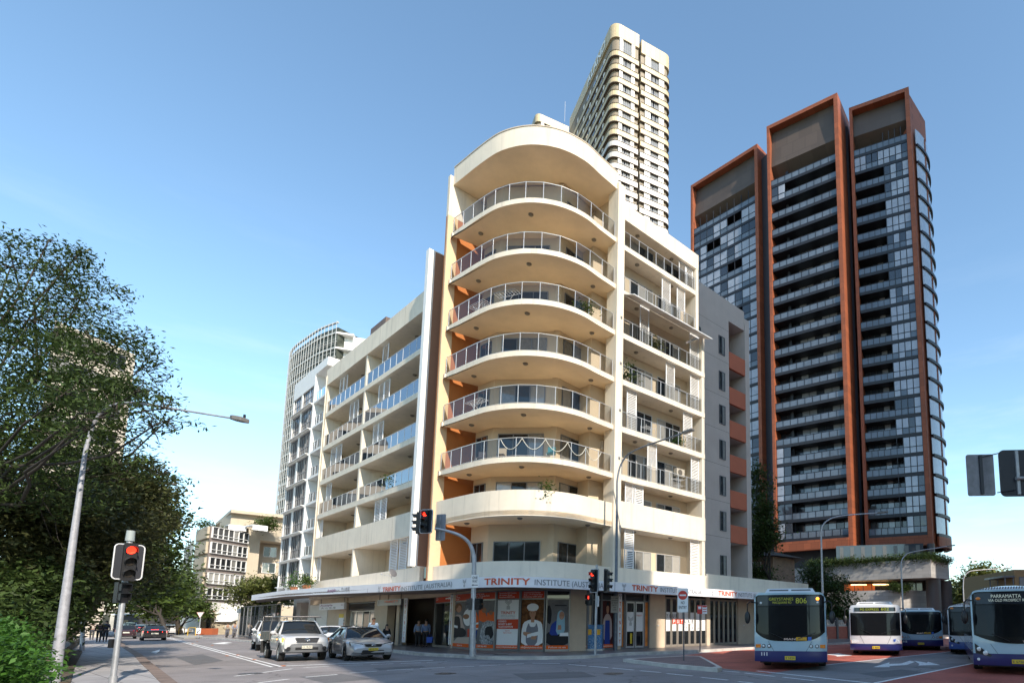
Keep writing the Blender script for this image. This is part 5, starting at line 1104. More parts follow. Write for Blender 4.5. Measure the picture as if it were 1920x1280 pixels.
# ================================================================== TREES
bark = mat("tree_bark", (0.04, 0.032, 0.025), .9, var=.3, vs=5, bump=.5, bs=20)
def leaf_mesh(centers, radii, n, size, seed, aspect=2.2, flat_=0.35, droop=.0):
    r = np.random.default_rng(seed); C = np.array(centers); R = np.array(radii); wts = (R[:, 0] * R[:, 1] * R[:, 2]) ** .75; wts /= wts.sum()
    idx = r.choice(len(C), n, p=wts); d = r.normal(size=(n, 3)); d /= np.linalg.norm(d, axis=1)[:, None]; rr = r.random(n) ** (1 / 2.2)
    # twig clumps: pull leaves to random sub-centres
    P = C[idx] + d * rr[:, None] * R[idx]; nc = max(8, n // 45); cc = P[r.choice(n, nc)]
    ci = r.integers(0, nc, n); spread = size * 3.2
    near = r.random(n) < .82
    P[near] = cc[ci[near]] + r.normal(size=(near.sum(), 3)) * np.array([spread, spread, spread * flat_ * 1.6])
    a = r.normal(size=(n, 3)); a[:, 2] = a[:, 2] * .5 - droop; a /= np.linalg.norm(a, axis=1)[:, None]
    b = np.cross(a, r.normal(size=(n, 3)) * .4 + np.array([0, 0, 1.0])); b /= (np.linalg.norm(b, axis=1)[:, None] + 1e-9)
    s = size * (0.6 + .8 * r.random(n))[:, None]
    V = np.stack([P - a * s, P + b * s / aspect, P + a * s, P - b * s / aspect], 1).reshape(-1, 3)
    return V
def leaf_obj(name, V, m_, parent, off=(0, 0, 0)):
    me = bpy.data.meshes.new(name); n = len(V) // 4; V = V - np.array(off); me.vertices.add(len(V)); me.vertices.foreach_set("co", V.astype(np.float32).ravel())
    me.loops.add(len(V)); me.loops.foreach_set("vertex_index", np.arange(len(V), dtype=np.int32)); me.polygons.add(n)
    me.polygons.foreach_set("loop_start", np.arange(0, len(V), 4, dtype=np.int32)); me.update(calc_edges=True); me.materials.append(m_)
    o = bpy.data.objects.new(name, me); COL.objects.link(o); o.parent = parent; return o
def limb(m, a, b, r0, r1, seed, wob=.06, n=5):
    rr = random.Random(seed); a = Vector(a); b = Vector(b); L = (b - a).length; pts = []; 
    for i in range(n + 1):
        t = i / n; p = a.lerp(b, t); 
        if 0 < i < n: p += Vector((rr.uniform(-1, 1), rr.uniform(-1, 1), rr.uniform(-1, 1))) * L * wob
        pts.append(p)
    m.path(pts, [r0 + (r1 - r0) * i / n for i in range(n + 1)], 7)
def tree(name, label, cat, base, blobs, n, size, mats, seed, trunk_r=.18, group=None, aspect=2.2, trunks=None, twigs=0, droop=.0, flat_=.35):
    t = thing(name, label, cat, base, group=group); m = MB(); C = [Vector(b[0:3]) for b in blobs]; top = sum(C, Vector()) / len(C)
    fork = Vector((base[0] * .7 + top.x * .3, base[1] * .7 + top.y * .3, base[2] + (min(c.z for c in C) - base[2]) * .55))
    if trunks: fork = Vector(trunks)
    limb(m, base, fork, trunk_r * 1.25, trunk_r * .85, seed, .03)
    rr = random.Random(seed + 3)
    for i, c in enumerate(C):
        limb(m, fork, c, trunk_r * .55, trunk_r * .15, seed + i, .07)
        R_ = blobs[i][3]
        for k in range(3 + twigs): 
            d = Vector((rr.gauss(0, 1), rr.gauss(0, 1), rr.gauss(.2, .8))).normalized() * R_ * rr.uniform(.7, 1.0); limb(m, c, c + d, trunk_r * .16, trunk_r * .03, seed + 31 * k + i, .08, 4)
    m.build("trunk", bark, t, smooth=60)
    V = leaf_mesh([b[:3] for b in blobs], [((b[3], b[3], b[4]) if len(b) > 4 else (b[3], b[3], b[3] * .8)) for b in blobs], n, size, seed, aspect, flat_, droop)
    leaf_obj("crown", V, mats, t, base); return t
lf_feather = leafmat("feathery_leaves", (.035, .06, .016), (.08, .12, .032)); lf_dark = leafmat("dark_green_leaves", (.035, .06, .018), (.08, .12, .03)); lf_mid = leafmat("mid_green_leaves", (.05, .09, .018), (.11, .15, .035)); lf_bright = leafmat("bright_hedge_leaves", (.03, .095, .012), (.08, .18, .025)); lf_olive = leafmat("olive_leaves", (.09, .11, .025), (.18, .19, .05)); lf_brown = leafmat("bronze_green_leaves", (.045, .065, .02), (.11, .105, .04))
def blob_px(L_): return [(*atY(u, v, Y), r, rz_) for u, v, Y, r, rz_ in L_]
# airy jacaranda-like tree in front
tree("street_tree", "tall feathery tree with thin twigs at its top, spreading over the tall pale lamp post", "tree", (-25.5, 17.5, 0), blob_px([
    (60, 600, 19, 2.2, 1.3), (150, 560, 20, 1.5, 1.7), (115, 510, 20, 1.0, 1.5), (20, 500, 20, 1.5, 1.3), (175, 660, 19, 1.8, .9), (230, 640, 20, 1.3, .7), (70, 700, 18, 2.6, 1.3), (160, 740, 18.5, 2.0, .9), (250, 735, 19, 1.3, .7),
    (20, 800, 17, 2.6, 1.5), (120, 820, 18, 1.9, .9), (210, 800, 19, 1.3, .7), (60, 900, 17, 2.4, 1.3), (-60, 640, 19, 2.6, 2.2), (-80, 820, 18, 3, 2.4), (250, 870, 19, .9, .35), (265, 690, 20, 1.0, .5), (92, 450, 20, .35, .8), (145, 480, 20, .4, .8), (15, 460, 20, .4, .7), (310, 790, 19, .8, .35), (300, 890, 20, .7, .25), (215, 770, 14, .6, .35), (165, 805, 14, .6, .4), (285, 800, 14.2, .5, .2), (255, 735, 14.2, .5, .25), (120, 740, 14.5, .8, .5), (310, 765, 14.2, .4, .18)]), 50000, .08, lf_feather, 11, .13, aspect=3.0, trunks=(-24.0, 18, 4.5), twigs=4, flat_=.25)
# bare wispy twigs standing out of the top
m = MB(); rr = random.Random(5); wt_ = thing("bare_branch_top", "thin upright leafless twigs rising out of the feathery tree", "tree branch", (*atY(90, 620, 20)[:2], atY(90, 620, 20)[2])) if False else None
# dense trees lining the footpath
tree("street_tree", "dense bronze green tree directly behind the white edged traffic signal", "tree", (-28, 25, 0), blob_px([
    (230, 960, 27, 2.3, 1.8), (150, 980, 24, 2.6, 2.0), (60, 1010, 21, 2.6, 2.2), (190, 1060, 26, 2.4, 1.6), (110, 1080, 22, 2.0, 1.4), (10, 1080, 19, 2.2, 1.8), (250, 900, 28, 1.8, 1.2), (180, 890, 26, 1.8, 1.2), (40, 960, 20, 2.2, 1.5)]), 62000, .10, lf_brown, 21, .2, trunks=(-26.8, 25.5, 3.0))
tree("street_tree", "dark bushy tree overhanging the kerb, its edge against the sky by the far lamp arm", "tree", (-43.5, 41, 0), blob_px([
    (268, 965, 42, 2.4, 2.0), (230, 940, 41, 3.0, 2.5), (275, 1030, 43, 2.2, 2.0), (225, 1050, 41, 3.0, 2.3), (298, 1075, 44, 1.3, 1.3), (285, 930, 42, 1.4, .9), (190, 1000, 40, 3, 3), (270, 1100, 44, 1.6, 1.2), (320, 925, 42, .8, .4)]), 30000, .19, lf_dark, 31, .22, trunks=(-42.0, 41.5, 3.2))
tree("street_tree", "sunlit green tree further along the left street above the queue of cars", "tree", (-62, 70, 0), blob_px([(262, 1120, 72, 3, 2.4), (285, 1090, 74, 3.2, 2.6), (240, 1100, 72, 3, 2.6), (310, 1115, 74, 2.6, 2.4), (215, 1090, 70, 4, 4)]), 11000, .3, lf_mid, 41, .2)
tree("street_tree", "rounded green tree in front of the pale end of the beige block", "tree", (-78, 90, 0), blob_px([(325, 1115, 92, 2.8, 3.2), (335, 1090, 92, 2.4, 2.4), (312, 1135, 90, 2.4, 2)]), 6000, .32, lf_mid, 43, .3)
tree("small_tree", "small clipped tree beside the stone hall doorway", "tree", (-73, 84, 0), blob_px([(372, 1138, 85, 1.5, 1.2), (352, 1146, 85, 1.1, .8), (380, 1150, 85, 1.0, .8)]), 3000, .2, lf_mid, 47, .15)
tree("spreading_tree", "wide spreading olive green tree with bare forks before the white block", "tree", (-49.5, 66, 0), blob_px([(490, 1100, 66, 2.5, 1.1), (460, 1110, 66, 2.2, 1.0), (515, 1095, 66, 2.0, 1.0), (440, 1128, 65, 1.2, .6), (500, 1125, 67, 2.4, .9), (475, 1092, 67, 1.4, .6), (530, 1120, 66, 1.6, 1.0)]), 9000, .17, lf_olive, 53, .28, trunks=(*atY(493, 1145, 66),))
tree("roof_shrub", "round green shrub on the roof edge of the beige block", "shrub", (*atY(500, 988, 104)[:2], zr2), blob_px([(499, 982, 104, 1.7, 1.0)]), 1500, .22, lf_mid, 59, .08)
tree("roof_shrub", "sparse small shrub on the left roof terrace of the beige block", "shrub", (*atY(384, 996, 100)[:2], zr), blob_px([(384, 984, 100, 1.0, .7), (398, 990, 100, 1.1, .4)]), 700, .2, lf_mid, 61, .05)
tree("street_tree", "dark fine leaved tree standing before the tower podium and beside the brick house", "tree", (21.0, 62, 0), blob_px([(1530, 1075, 62, 1.8, 1.3), (1560, 1100, 61, 1.9, 1.4), (1545, 1135, 61, 2.2, 1.2), (1590, 1120, 60, 1.5, .8), (1520, 1110, 62, 1.6, 1.2), (1575, 1150, 60, 1.9, 1.0), (1600, 1145, 60, 1.2, .5)]), 14000, .14, lf_dark, 67, .2)
tree("street_tree", "tall narrow dark tree between the grey block and the tower", "tree", (8.6, 56, 0), blob_px([(1420, 900, 58, 1.0, 2.2), (1425, 960, 57, 1.2, 2.0), (1438, 1000, 56, 1.3, 1.6), (1418, 1020, 57, 1.4, 1.3)]), 9000, .16, lf_dark, 71, .2)
tree("street_tree", "low dark tree tucked below the brick house eave", "tree", (9.2, 58, 0), blob_px([(1424, 1078, 58, 1.4, 1.2), (1412, 1085, 58, 1.3, 1.2), (1436, 1088, 58, .9, .8)]), 3500, .16, lf_dark, 73, .15)
tree("street_tree", "big rounded sunlit tree behind the right hand lamp post", "tree", (*atY(1840, 1170, 128)[:2], 0), blob_px([(1848, 1085, 128, 4.2, 4.2), (1838, 1105, 128, 5.0, 4.2), (1862, 1110, 128, 4.2, 3.9), (1822, 1120, 128, 3.3, 3.2), (1850, 1125, 128, 4.6, 3.9)]), 14000, .42, lf_olive, 79, .3)
tree("street_tree", "smaller sunlit tree between the podium columns and the lamp post", "tree", (*atY(1795, 1170, 137)[:2], 0), blob_px([(1790, 1112, 137, 3.3, 3), (1800, 1130, 137, 4, 3.3), (1780, 1130, 137, 3, 3), (1735, 1110, 140, 3.3, 2.7)]), 7000, .42, lf_olive, 83, .25)
pl_ = thing("planting", "dark green trailing hedge along the top of the tower podium wall", "hedge", (*px_at(1680, 1047, 80)[:2], zc1))
cs = []
for i in range(60):
    t = i / 59; u = 1520 + t * 230; y = 85.6 - t * 9; p = px_at(u, 1047, y); cs.append((p[0], p[1] + .2, zc1 + .15 + .25 * math.sin(i * 1.3)))
for i in range(12):
    t = i / 11; a_ = px_at(1748, 1047, 76.8); b_ = px_at(1779, 1047, 80.5); cs.append((a_[0] + (b_[0] - a_[0]) * t, a_[1] + (b_[1] - a_[1]) * t, zc1 + .1))
leaf_obj("foliage", leaf_mesh(cs, [(1.0, .6, .55)] * len(cs), 16000, .13, 91), lf_dark, pl_, ORG[pl_.name])
tag(leaf_obj("trailing_plant", leaf_mesh([px_at(u, v, 79) for u, v in ((1683, 1100), (1690, 1104), (1700, 1099), (1676, 1098))], [(.9, .5, .5)] * 4, 2500, .12, 93), lf_dark, None), "short trailing plant on the lower podium wall corner", "plant")
# bright hedge, bottom left
hg = thing("hedge", "bright green leafy hedge at the foot of the tall pale lamp post", "hedge", (-13.5, 10.5, 0))
hc = [(-1.10 * (9.0 + .55 * j) - .42 - .5 * i, 9.0 + .55 * j, .4 + .42 * k) for i in range(7) for j in range(8) for k in range(3 if i > 0 else 2)]
leaf_obj("foliage", leaf_mesh(hc, [(.5, .55, .42)] * len(hc), 60000, .055, 97), lf_bright, hg, ORG[hg.name])
m = MB()
for i in range(7): limb(m, (-14.2 - .5 * i, 11, 0), (-14.4 - .45 * i, 11.3, 1.2), .05, .02, i)
m.build("stem", bark, hg)
tree("shrub", "dark green shrub mass rising directly above the bright hedge", "shrub", (-21.5, 17.5, 0), blob_px([(20, 1125, 18, 1.6, 1.3), (80, 1120, 20, 1.4, 1.2), (50, 1160, 19, 1.2, 1.0), (-10, 1170, 16, 1.2, 1.1), (110, 1150, 22, .9, .9)]), 22000, .10, lf_dark, 99, .1)
tree("street_tree", "feathery tree on the unseen near kerb, shading the left footpath", "tree", (1.5, -13, 0), [(1, -13, 9, 3, 2), (4, -15, 11, 3, 2.2), (-2, -14, 10.5, 2.6, 2), (2, -11, 12.5, 2.4, 1.6), (-4, -16, 8.5, 2.4, 1.6)], 9000, .2, lf_dark, 131, .25)  # off-camera tree, added to dapple the sun on the left side
tree("street_tree", "tall unseen tree added beside the left street to dapple its sunlight", "tree", (-12, -22, 0), [(-12, -22, 13, 4, 3), (-8, -24, 16, 3.5, 2.5), (-16, -23, 15, 3.5, 2.6), (-11, -20, 18, 3, 2), (-5, -20, 12, 3, 2)], 10000, .26, lf_dark, 133, .3)  # second tree out of view, added for dappled shade
# distant treeline (reads as one mass)
cs = [(x, 175 + rnd.uniform(-8, 8), rnd.uniform(1.5, 5)) for x in range(-260, 200, 5)]
tag(leaf_obj("distant_trees", leaf_mesh(cs, [(5, 4, 3.2)] * len(cs), 26000, .8, 101), lf_mid, None), "distant line of green trees along the horizon", "trees", kind="stuff")
# low stone wall at the verge
sw = thing("stone_wall", "low weathered stone retaining wall behind the footpath at the tall lamp post", "wall", (-19, 19, 0)); m = MB(); pl = [G(u, v, .13) for u, v in ((112, 1256), (118, 1236), (140, 1213), (155, 1200))]; m.strip(pl, .1, .55, .35); m.build("wall", mat("dark_stone", (.12, .10, .085), .9, var=.5, vs=3, bump=.8, bs=12), sw)
# ================================================================== PEOPLE
skinm = [mat("skin_tan", (.42, .24, .16), .55), mat("skin_brown", (.20, .10, .06), .55)]
hairm = mat("dark_hair", (.015, .012, .01), .6)
def skin_geo(joints, edges, radii, lev=1):
    me = bpy.data.meshes.new("s"); me.from_pydata([joints[k] for k in joints], [(list(joints).index(a), list(joints).index(b)) for a, b in edges], [])
    o = bpy.data.objects.new("s", me); COL.objects.link(o); sm = o.modifiers.new("s", 'SKIN'); sm.use_smooth_shade = True
    ks = list(joints)
    for i, k in enumerate(ks): r = radii[k]; me.skin_vertices[0].data[i].radius = r if isinstance(r, tuple) else (r, r); me.skin_vertices[0].data[i].use_root = (i == 0)
    ss = o.modifiers.new("u", 'SUBSURF'); ss.levels = lev; ss.render_levels = lev
    dg = bpy.context.evaluated_depsgraph_get(); e = o.evaluated_get(dg); m = e.to_mesh(); V = [tuple(v.co) for v in m.vertices]; F = [tuple(p.vertices) for p in m.polygons]; e.to_mesh_clear()
    bpy.data.objects.remove(o); bpy.data.meshes.remove(me); return V, F
def person(label, loc, rz, shirt, trousers, h=1.74, stride=.16, arms=((-.05, .05), (.05, -.02)), skin=0, long_sleeve=True, hair='short', cat="person", group=None, sit=False, shoe=(.03, .03, .03), lean=0.0, handle=False):
    t = thing("person", label, cat, loc, rz, group, local=True); s = h / 1.74
    J = {}; Rr = {}
    def j(k, x, y, z, r): J[k] = (x * s, y * s, z * s); Rr[k] = tuple(a * s for a in r) if isinstance(r, tuple) else r * s
    ly = lambda z: -lean * max(0, z - .95)
    j('pelvis', 0, 0, .95, (.155, .11)); j('waist', 0, ly(1.1), 1.1, (.14, .10)); j('chest', 0, ly(1.3), 1.3, (.17, .115)); j('neckb', 0, ly(1.45), 1.46, (.07, .065)); j('head0', 0, ly(1.55) - .01, 1.545, .058); j('head1', 0, ly(1.6) - .015, 1.63, (.076, .092)); j('head2', 0, ly(1.68) - .01, 1.70, (.066, .08))
    for q, sg in (('l', -1), ('r', 1)):
        st = stride * sg
        if sit or handle: kn = (.11 * sg, -.36, .62 + (.12 if sg > 0 else -.02)); an = (.11 * sg, -.30, .25 + (.12 if sg > 0 else -.02)); 
        else: kn = (.10 * sg, -st * .55 - .02, .50); an = (.10 * sg, -st * 1.15 + .02, .09)
        j('hip' + q, .09 * sg, 0, .90, .088); j('knee' + q, *kn, .058); j('ank' + q, *an, .038); j('toe' + q, an[0], an[1] - .15, an[2] - .05, .03)
        fw, el = arms[0 if sg < 0 else 1]
        j('sho' + q, .185 * sg, ly(1.40), 1.405, .058)
        if handle: ep = (.22 * sg, -.25 - lean * .3, 1.18); wp = (.20 * sg, -.48 - lean * .3, 1.08)
        else: ep = (.235 * sg, ly(1.3) - fw, 1.13); wp = (.24 * sg, ly(1.3) - fw - .10 - el, .90 + abs(el) * .6)
        j('elb' + q, *ep, .040); j('wri' + q, *wp, .026)
        d = (Vector(wp) - Vector(ep)).normalized(); pp = Vector(wp) + d * .07; j('palm' + q, *pp, (.036, .018))
    E = [('pelvis', 'waist'), ('waist', 'chest'), ('chest', 'neckb'), ('neckb', 'head0'), ('head0', 'head1'), ('head1', 'head2')]
    for q in 'lr': E += [('pelvis', 'hip' + q), ('hip' + q, 'knee' + q), ('knee' + q, 'ank' + q), ('ank' + q, 'toe' + q), ('chest', 'sho' + q), ('sho' + q, 'elb' + q), ('elb' + q, 'wri' + q), ('wri' + q, 'palm' + q)]
    V, F = skin_geo(J, E, Rr, 1); m = MB(); m.add(V, F)
    hc = J['head1']; m.add([(hc[0] - .014 * s, hc[1] - .085 * s, hc[2] - .02 * s), (hc[0] + .014 * s, hc[1] - .085 * s, hc[2] - .02 * s), (hc[0], hc[1] - .118 * s, hc[2] - .012 * s), (hc[0], hc[1] - .085 * s, hc[2] + .03 * s)], [(0, 1, 2), (1, 3, 2), (3, 0, 2)])
    for sg in (-1, 1): m.ell((hc[0] + sg * .078 * s, hc[1] + .005, hc[2]), (.012 * s, .02 * s, .032 * s), 6, 5)
    for q, sg in (('l', -1), ('r', 1)):
        p = Vector(J['palm' + q]); wv = Vector(J['wri' + q]); d = (p - wv).normalized(); side = Vector((0, 1, 0)) - d * d.y; side = side.normalized(); inn_ = Vector((-sg, 0, 0))
        for i, (off_, ln) in enumerate(((-.028, .062), (-.009, .074), (.010, .070), (.028, .055))):
            b = p + side * off_ * s + d * .02 * s; m.path([b, b + d * ln * .5 * s, b + (d * .85 + inn_ * .35) * ln * s], [.009 * s, .008 * s, .006 * s], 5)
        b = wv + d * .03 * s - side * .022 * s; m.path([b, b + (d * .6 - side * .8) * .035 * s, b + (d - side * .6) * .06 * s], [.011 * s, .010 * s, .007 * s], 5)
    body = m.build("body", skinm[skin], t, smooth=60)
    def cloth(keys, extra, name, m_):
        ks = {k: J[k] for k in J if k in keys}; r2 = {k: (tuple(a + extra for a in Rr[k]) if isinstance(Rr[k], tuple) else Rr[k] + extra) for k in ks}
        V, F = skin_geo(ks, [(a, b) for a, b in E if a in ks and b in ks], r2, 1); b = MB(); b.add(V, F); return b.build(name, m_, t, smooth=60)
    sk_ = ['pelvis', 'waist', 'chest', 'shol', 'shor', 'elbl', 'elbr'] + (['wril', 'wrir'] if long_sleeve else []); J2 = dict(J)
    cloth(sk_, .022 * s, "shirt", mat("cloth_%.2f_%.2f_%.2f" % shirt, shirt, .85, var=.1, vs=6)); cloth(['pelvis', 'hipl', 'hipr', 'kneel', 'kneer', 'ankl', 'ankr'], .018 * s, "trousers", mat("cloth_%.2f_%.2f_%.2f" % trousers, trousers, .85))
    b = MB(); hz = J['head2']; b.ell((hz[0], hz[1] + .018 * s, hz[2] - .015 * s), (.088 * s, .10 * s, .085 * s), 14, 9)
    if hair == 'long': b.ell((hz[0], hz[1] + .075 * s, hz[2] - .16 * s), (.09 * s, .05 * s, .18 * s), 10, 8)
    b.build("hair", hairm, t, smooth=60)
    b = MB()
    for q in 'lr':
        a = J['ank' + q]; b.ell((a[0], a[1] - .06 * s, a[2] - .045 * s), (.048 * s, .135 * s, .048 * s), 10, 6)
    b.build("shoes", mat("shoe_dark", shoe, .6), t, smooth=60); b = MB()
    for sg in (-1, 1): b.ell((hc[0] + sg * .03 * s, hc[1] - .083 * s, hc[2] + .012 * s), (.011 * s, .006 * s, .007 * s), 6, 4)
    b.build("eyes", black, t)
    return t, J
z0 = .14
person("man in a pale blue shirt standing behind the silver sedan outside the shop window", (-18.2, 33.9, z0), rad(30), (.40, .52, .66), (.05, .05, .07), 1.80, .1, skin=1, long_sleeve=False)
person("dark haired figure in black behind the bonnet of the silver sedan", (-17.0, 33.1, z0), rad(60), (.015, .015, .018), (.02, .02, .02), 1.42, .05, hair='long')
p = G(783, 1211, z0); person("pedestrian in pale blue jacket and dark trousers, empty handed, by the vertical banner", (*p, z0), rad(25), (.20, .27, .42), (.02, .02, .025), 1.70, .14)
p = G(797, 1212, z0); person("pedestrian in a blue jacket with a bright blue shopping bag by the banner", (*p, z0), rad(15), (.14, .20, .36), (.02, .02, .025), 1.72, .10)
bag = thing("shopping_bag", "bright blue shopping bag held low by the pedestrian beside the banner", "bag", (p[0] + .33, p[1] - .12, .42)); m = MB(); bx, by = p[0] + .33, p[1] - .12
m.add([(bx - .17, by - .08, .42), (bx + .17, by - .08, .42), (bx + .17, by + .08, .42), (bx - .17, by + .08, .42), (bx - .2, by - .05, .78), (bx + .2, by - .05, .78), (bx + .2, by + .05, .78), (bx - .2, by + .05, .78)], [(0, 3, 2, 1), (0, 1, 5, 4), (1, 2, 6, 5), (2, 3, 7, 6), (3, 0, 4, 7)]); m.build("bag", mat("blue_bag", (.02, .08, .42), .5), bag)
m = MB(); m.path([(bx - .12, by, .78), (bx - .08, by, .92), (bx + .08, by, .92), (bx + .12, by, .78)], .01, 5); m.build("handle", mat("blue_bag", (.02, .08, .42), .5), bag)
for (u, v, sh_, tr_, lab, hr_) in ((171, 1199, (.42, .34, .28), (.05, .05, .06), "pedestrian in a beige top on the left footpath under the trees", 'long'), (184, 1203, (.03, .02, .02), (.02, .02, .02), "pedestrian in black with long dark hair, middle of the three on the left footpath", 'long'), (196, 1202, (.05, .06, .10), (.02, .02, .03), "pedestrian with a dark backpack, nearest the kerb of the three on the left footpath", 'short')):
    p = G(u, v, .13); tt, J = person(lab, (*p, .13), rad(220), sh_, tr_, 1.72, .14, hair=hr_)
    if hr_ == 'short': m = MB(); m.ell((0, .16, 1.28), (.16, .10, .22), 10, 8); m.build("backpack", mat("backpack_navy", (.02, .02, .04), .7), tt, smooth=50)
def bicycle(label, loc, rz, group):
    t = thing("bicycle", label, "bicycle", loc, rz, group, local=True); fr_ = mat("bicycle_frame", (.25, .26, .28), .4, .3)
    for y in (-.52, .52):
        m = MB(); m.path([(0, y + .33 * math.cos(a * math.pi / 10), .34 + .33 * math.sin(a * math.pi / 10)) for a in range(21)], .022, 6); w_ = m.build("wheel", rubber, t)
        m = MB()
        for a in range(8): m.tube((0, y, .34), (0, y + .32 * math.cos(a * math.pi / 4), .34 + .32 * math.sin(a * math.pi / 4)), .004, n=4)
        m.build("spokes", alu, w_)
    m = MB(); A, B, C, D, E_ = (0, .05, .30), (0, .16, .82), (0, -.38, .80), (0, .52, .34), (0, -.52, .34)
    for a, b in ((A, B), (A, C), (B, C), (A, D), (B, D), (C, E_)): m.tube(a, b, .017, n=6)
    m.build("frame", fr_, t); m = MB(); m.tube(C, (0, -.40, .98), .015, n=6); m.path([(-.24, -.44, 1.0), (-.1, -.40, .98), (.1, -.40, .98), (.24, -.44, 1.0)], .013, 6); m.build("handlebar", black, t); m = MB(); m.ell((0, .18, .90), (.06, .13, .03), 8, 5); m.build("saddle", black, t)
for u, v, lab, sh_ in ((424, 1196, "left of the two cyclists crossing in front of the stone hall", (.42, .38, .32)), (437, 1197, "right of the two cyclists crossing in front of the stone hall", (.25, .27, .33))):
    p = G(u, v); person("cyclist riding, " + lab, (p[0], p[1] + .1, .02), rad(35), sh_, (.10, .10, .12), 1.72, handle=True, lean=.45)
    bicycle("bicycle under the " + lab, (p[0] + .05, p[1], 0), rad(35), None)
# ================================================================== VEHICLES
def lerp_prof(prof, y):
    for i in range(len(prof) - 1):
        if prof[i][0] <= y <= prof[i + 1][0]:
            t = (y - prof[i][0]) / max(1e-6, prof[i + 1][0] - prof[i][0]); t2 = t * t * (3 - 2 * t) * .35 + t * .65; return prof[i][1] + (prof[i + 1][1] - prof[i][1]) * t2
    return prof[-1][1]
head_m = mat("headlight_lens", (.72, .73, .75), .08, spec=.9, coat=1, var=.35, vs=14); amber = mat("amber_lens", (.80, .22, .01), .2, coat=1); amber_on = mat("amber_lamp_lit", (1, .4, .05), .3, emit=(1, .30, .03), es=1.6); tail_on = mat("tail_lamp_lit", (.7, .02, .01), .3, emit=(1, .03, .02), es=1.8); tail_m = mat("tail_lens", (.30, .01, .01), .15, coat=1)
plate_y = mat("number_plate_yellow", (.72, .52, .03), .4); plate_w = mat("number_plate_pale", (.62, .60, .50), .4); chrome = mat("chrome", (.6, .6, .62), .12, 1.0)
def wheel(par, x, y, r=.33, wd=.22, spokes=5, rimm=None, side=1):
    m = MB(); n = 28; prof = [(0, r * .66), (0, r * .93), (.03, r), (wd - .03, r), (wd, r * .93), (wd, r * .66)]; vs = []
    for a in range(n):
        c, s_ = math.cos(2 * math.pi * a / n), math.sin(2 * math.pi * a / n)
        for w_, rr in prof: vs.append((x - side * w_, y + c * rr, r + s_ * rr))
    k = len(prof); m.add(vs, [(a * k + j, a * k + (j + 1) % k, ((a + 1) % n) * k + (j + 1) % k, ((a + 1) % n) * k + j) for a in range(n) for j in range(k)]); w_o = m.build("wheel", rubber, par, smooth=40)
    m = MB(); xr = x - side * .03
    for sgn in range(spokes):
        a = 2 * math.pi * sgn / spokes + .3; d = Vector((0, math.cos(a), math.sin(a))); e = Vector((0, -d.z, d.y)) * r * .10; c = Vector((xr, y, r)); o_ = Vector((side * .012, 0, 0))
        m.add([c + e + o_ + d * r * .1, c - e + o_ + d * r * .1, c - e * .8 + d * r * .64 + o_, c + e * .8 + d * r * .64 + o_, c + e + d * r * .1 - o_ * 2, c - e + d * r * .1 - o_ * 2, c - e * .8 + d * r * .64 - o_ * 2, c + e * .8 + d * r * .64 - o_ * 2], [(0, 1, 2, 3), (0, 4, 5, 1), (1, 5, 6, 2), (2, 6, 7, 3), (3, 7, 4, 0)])
    m.tube((xr + side * .02, y, r), (xr - side * .02, y, r), r * .14, n=12)
    ring = [(xr, y + math.cos(a * math.pi / 12) * r * .64, r + math.sin(a * math.pi / 12) * r * .64) for a in range(25)]; m.path(ring, .018, 5); m.build("rim", rimm or alu, w_o, smooth=40)
    m = MB(); m.tube((x - side * .08, y, r), (x - side * .1, y, r), r * .62, n=20); m.build("brake_disc", mat("dark_hub", (.03, .03, .03), .7), w_o)
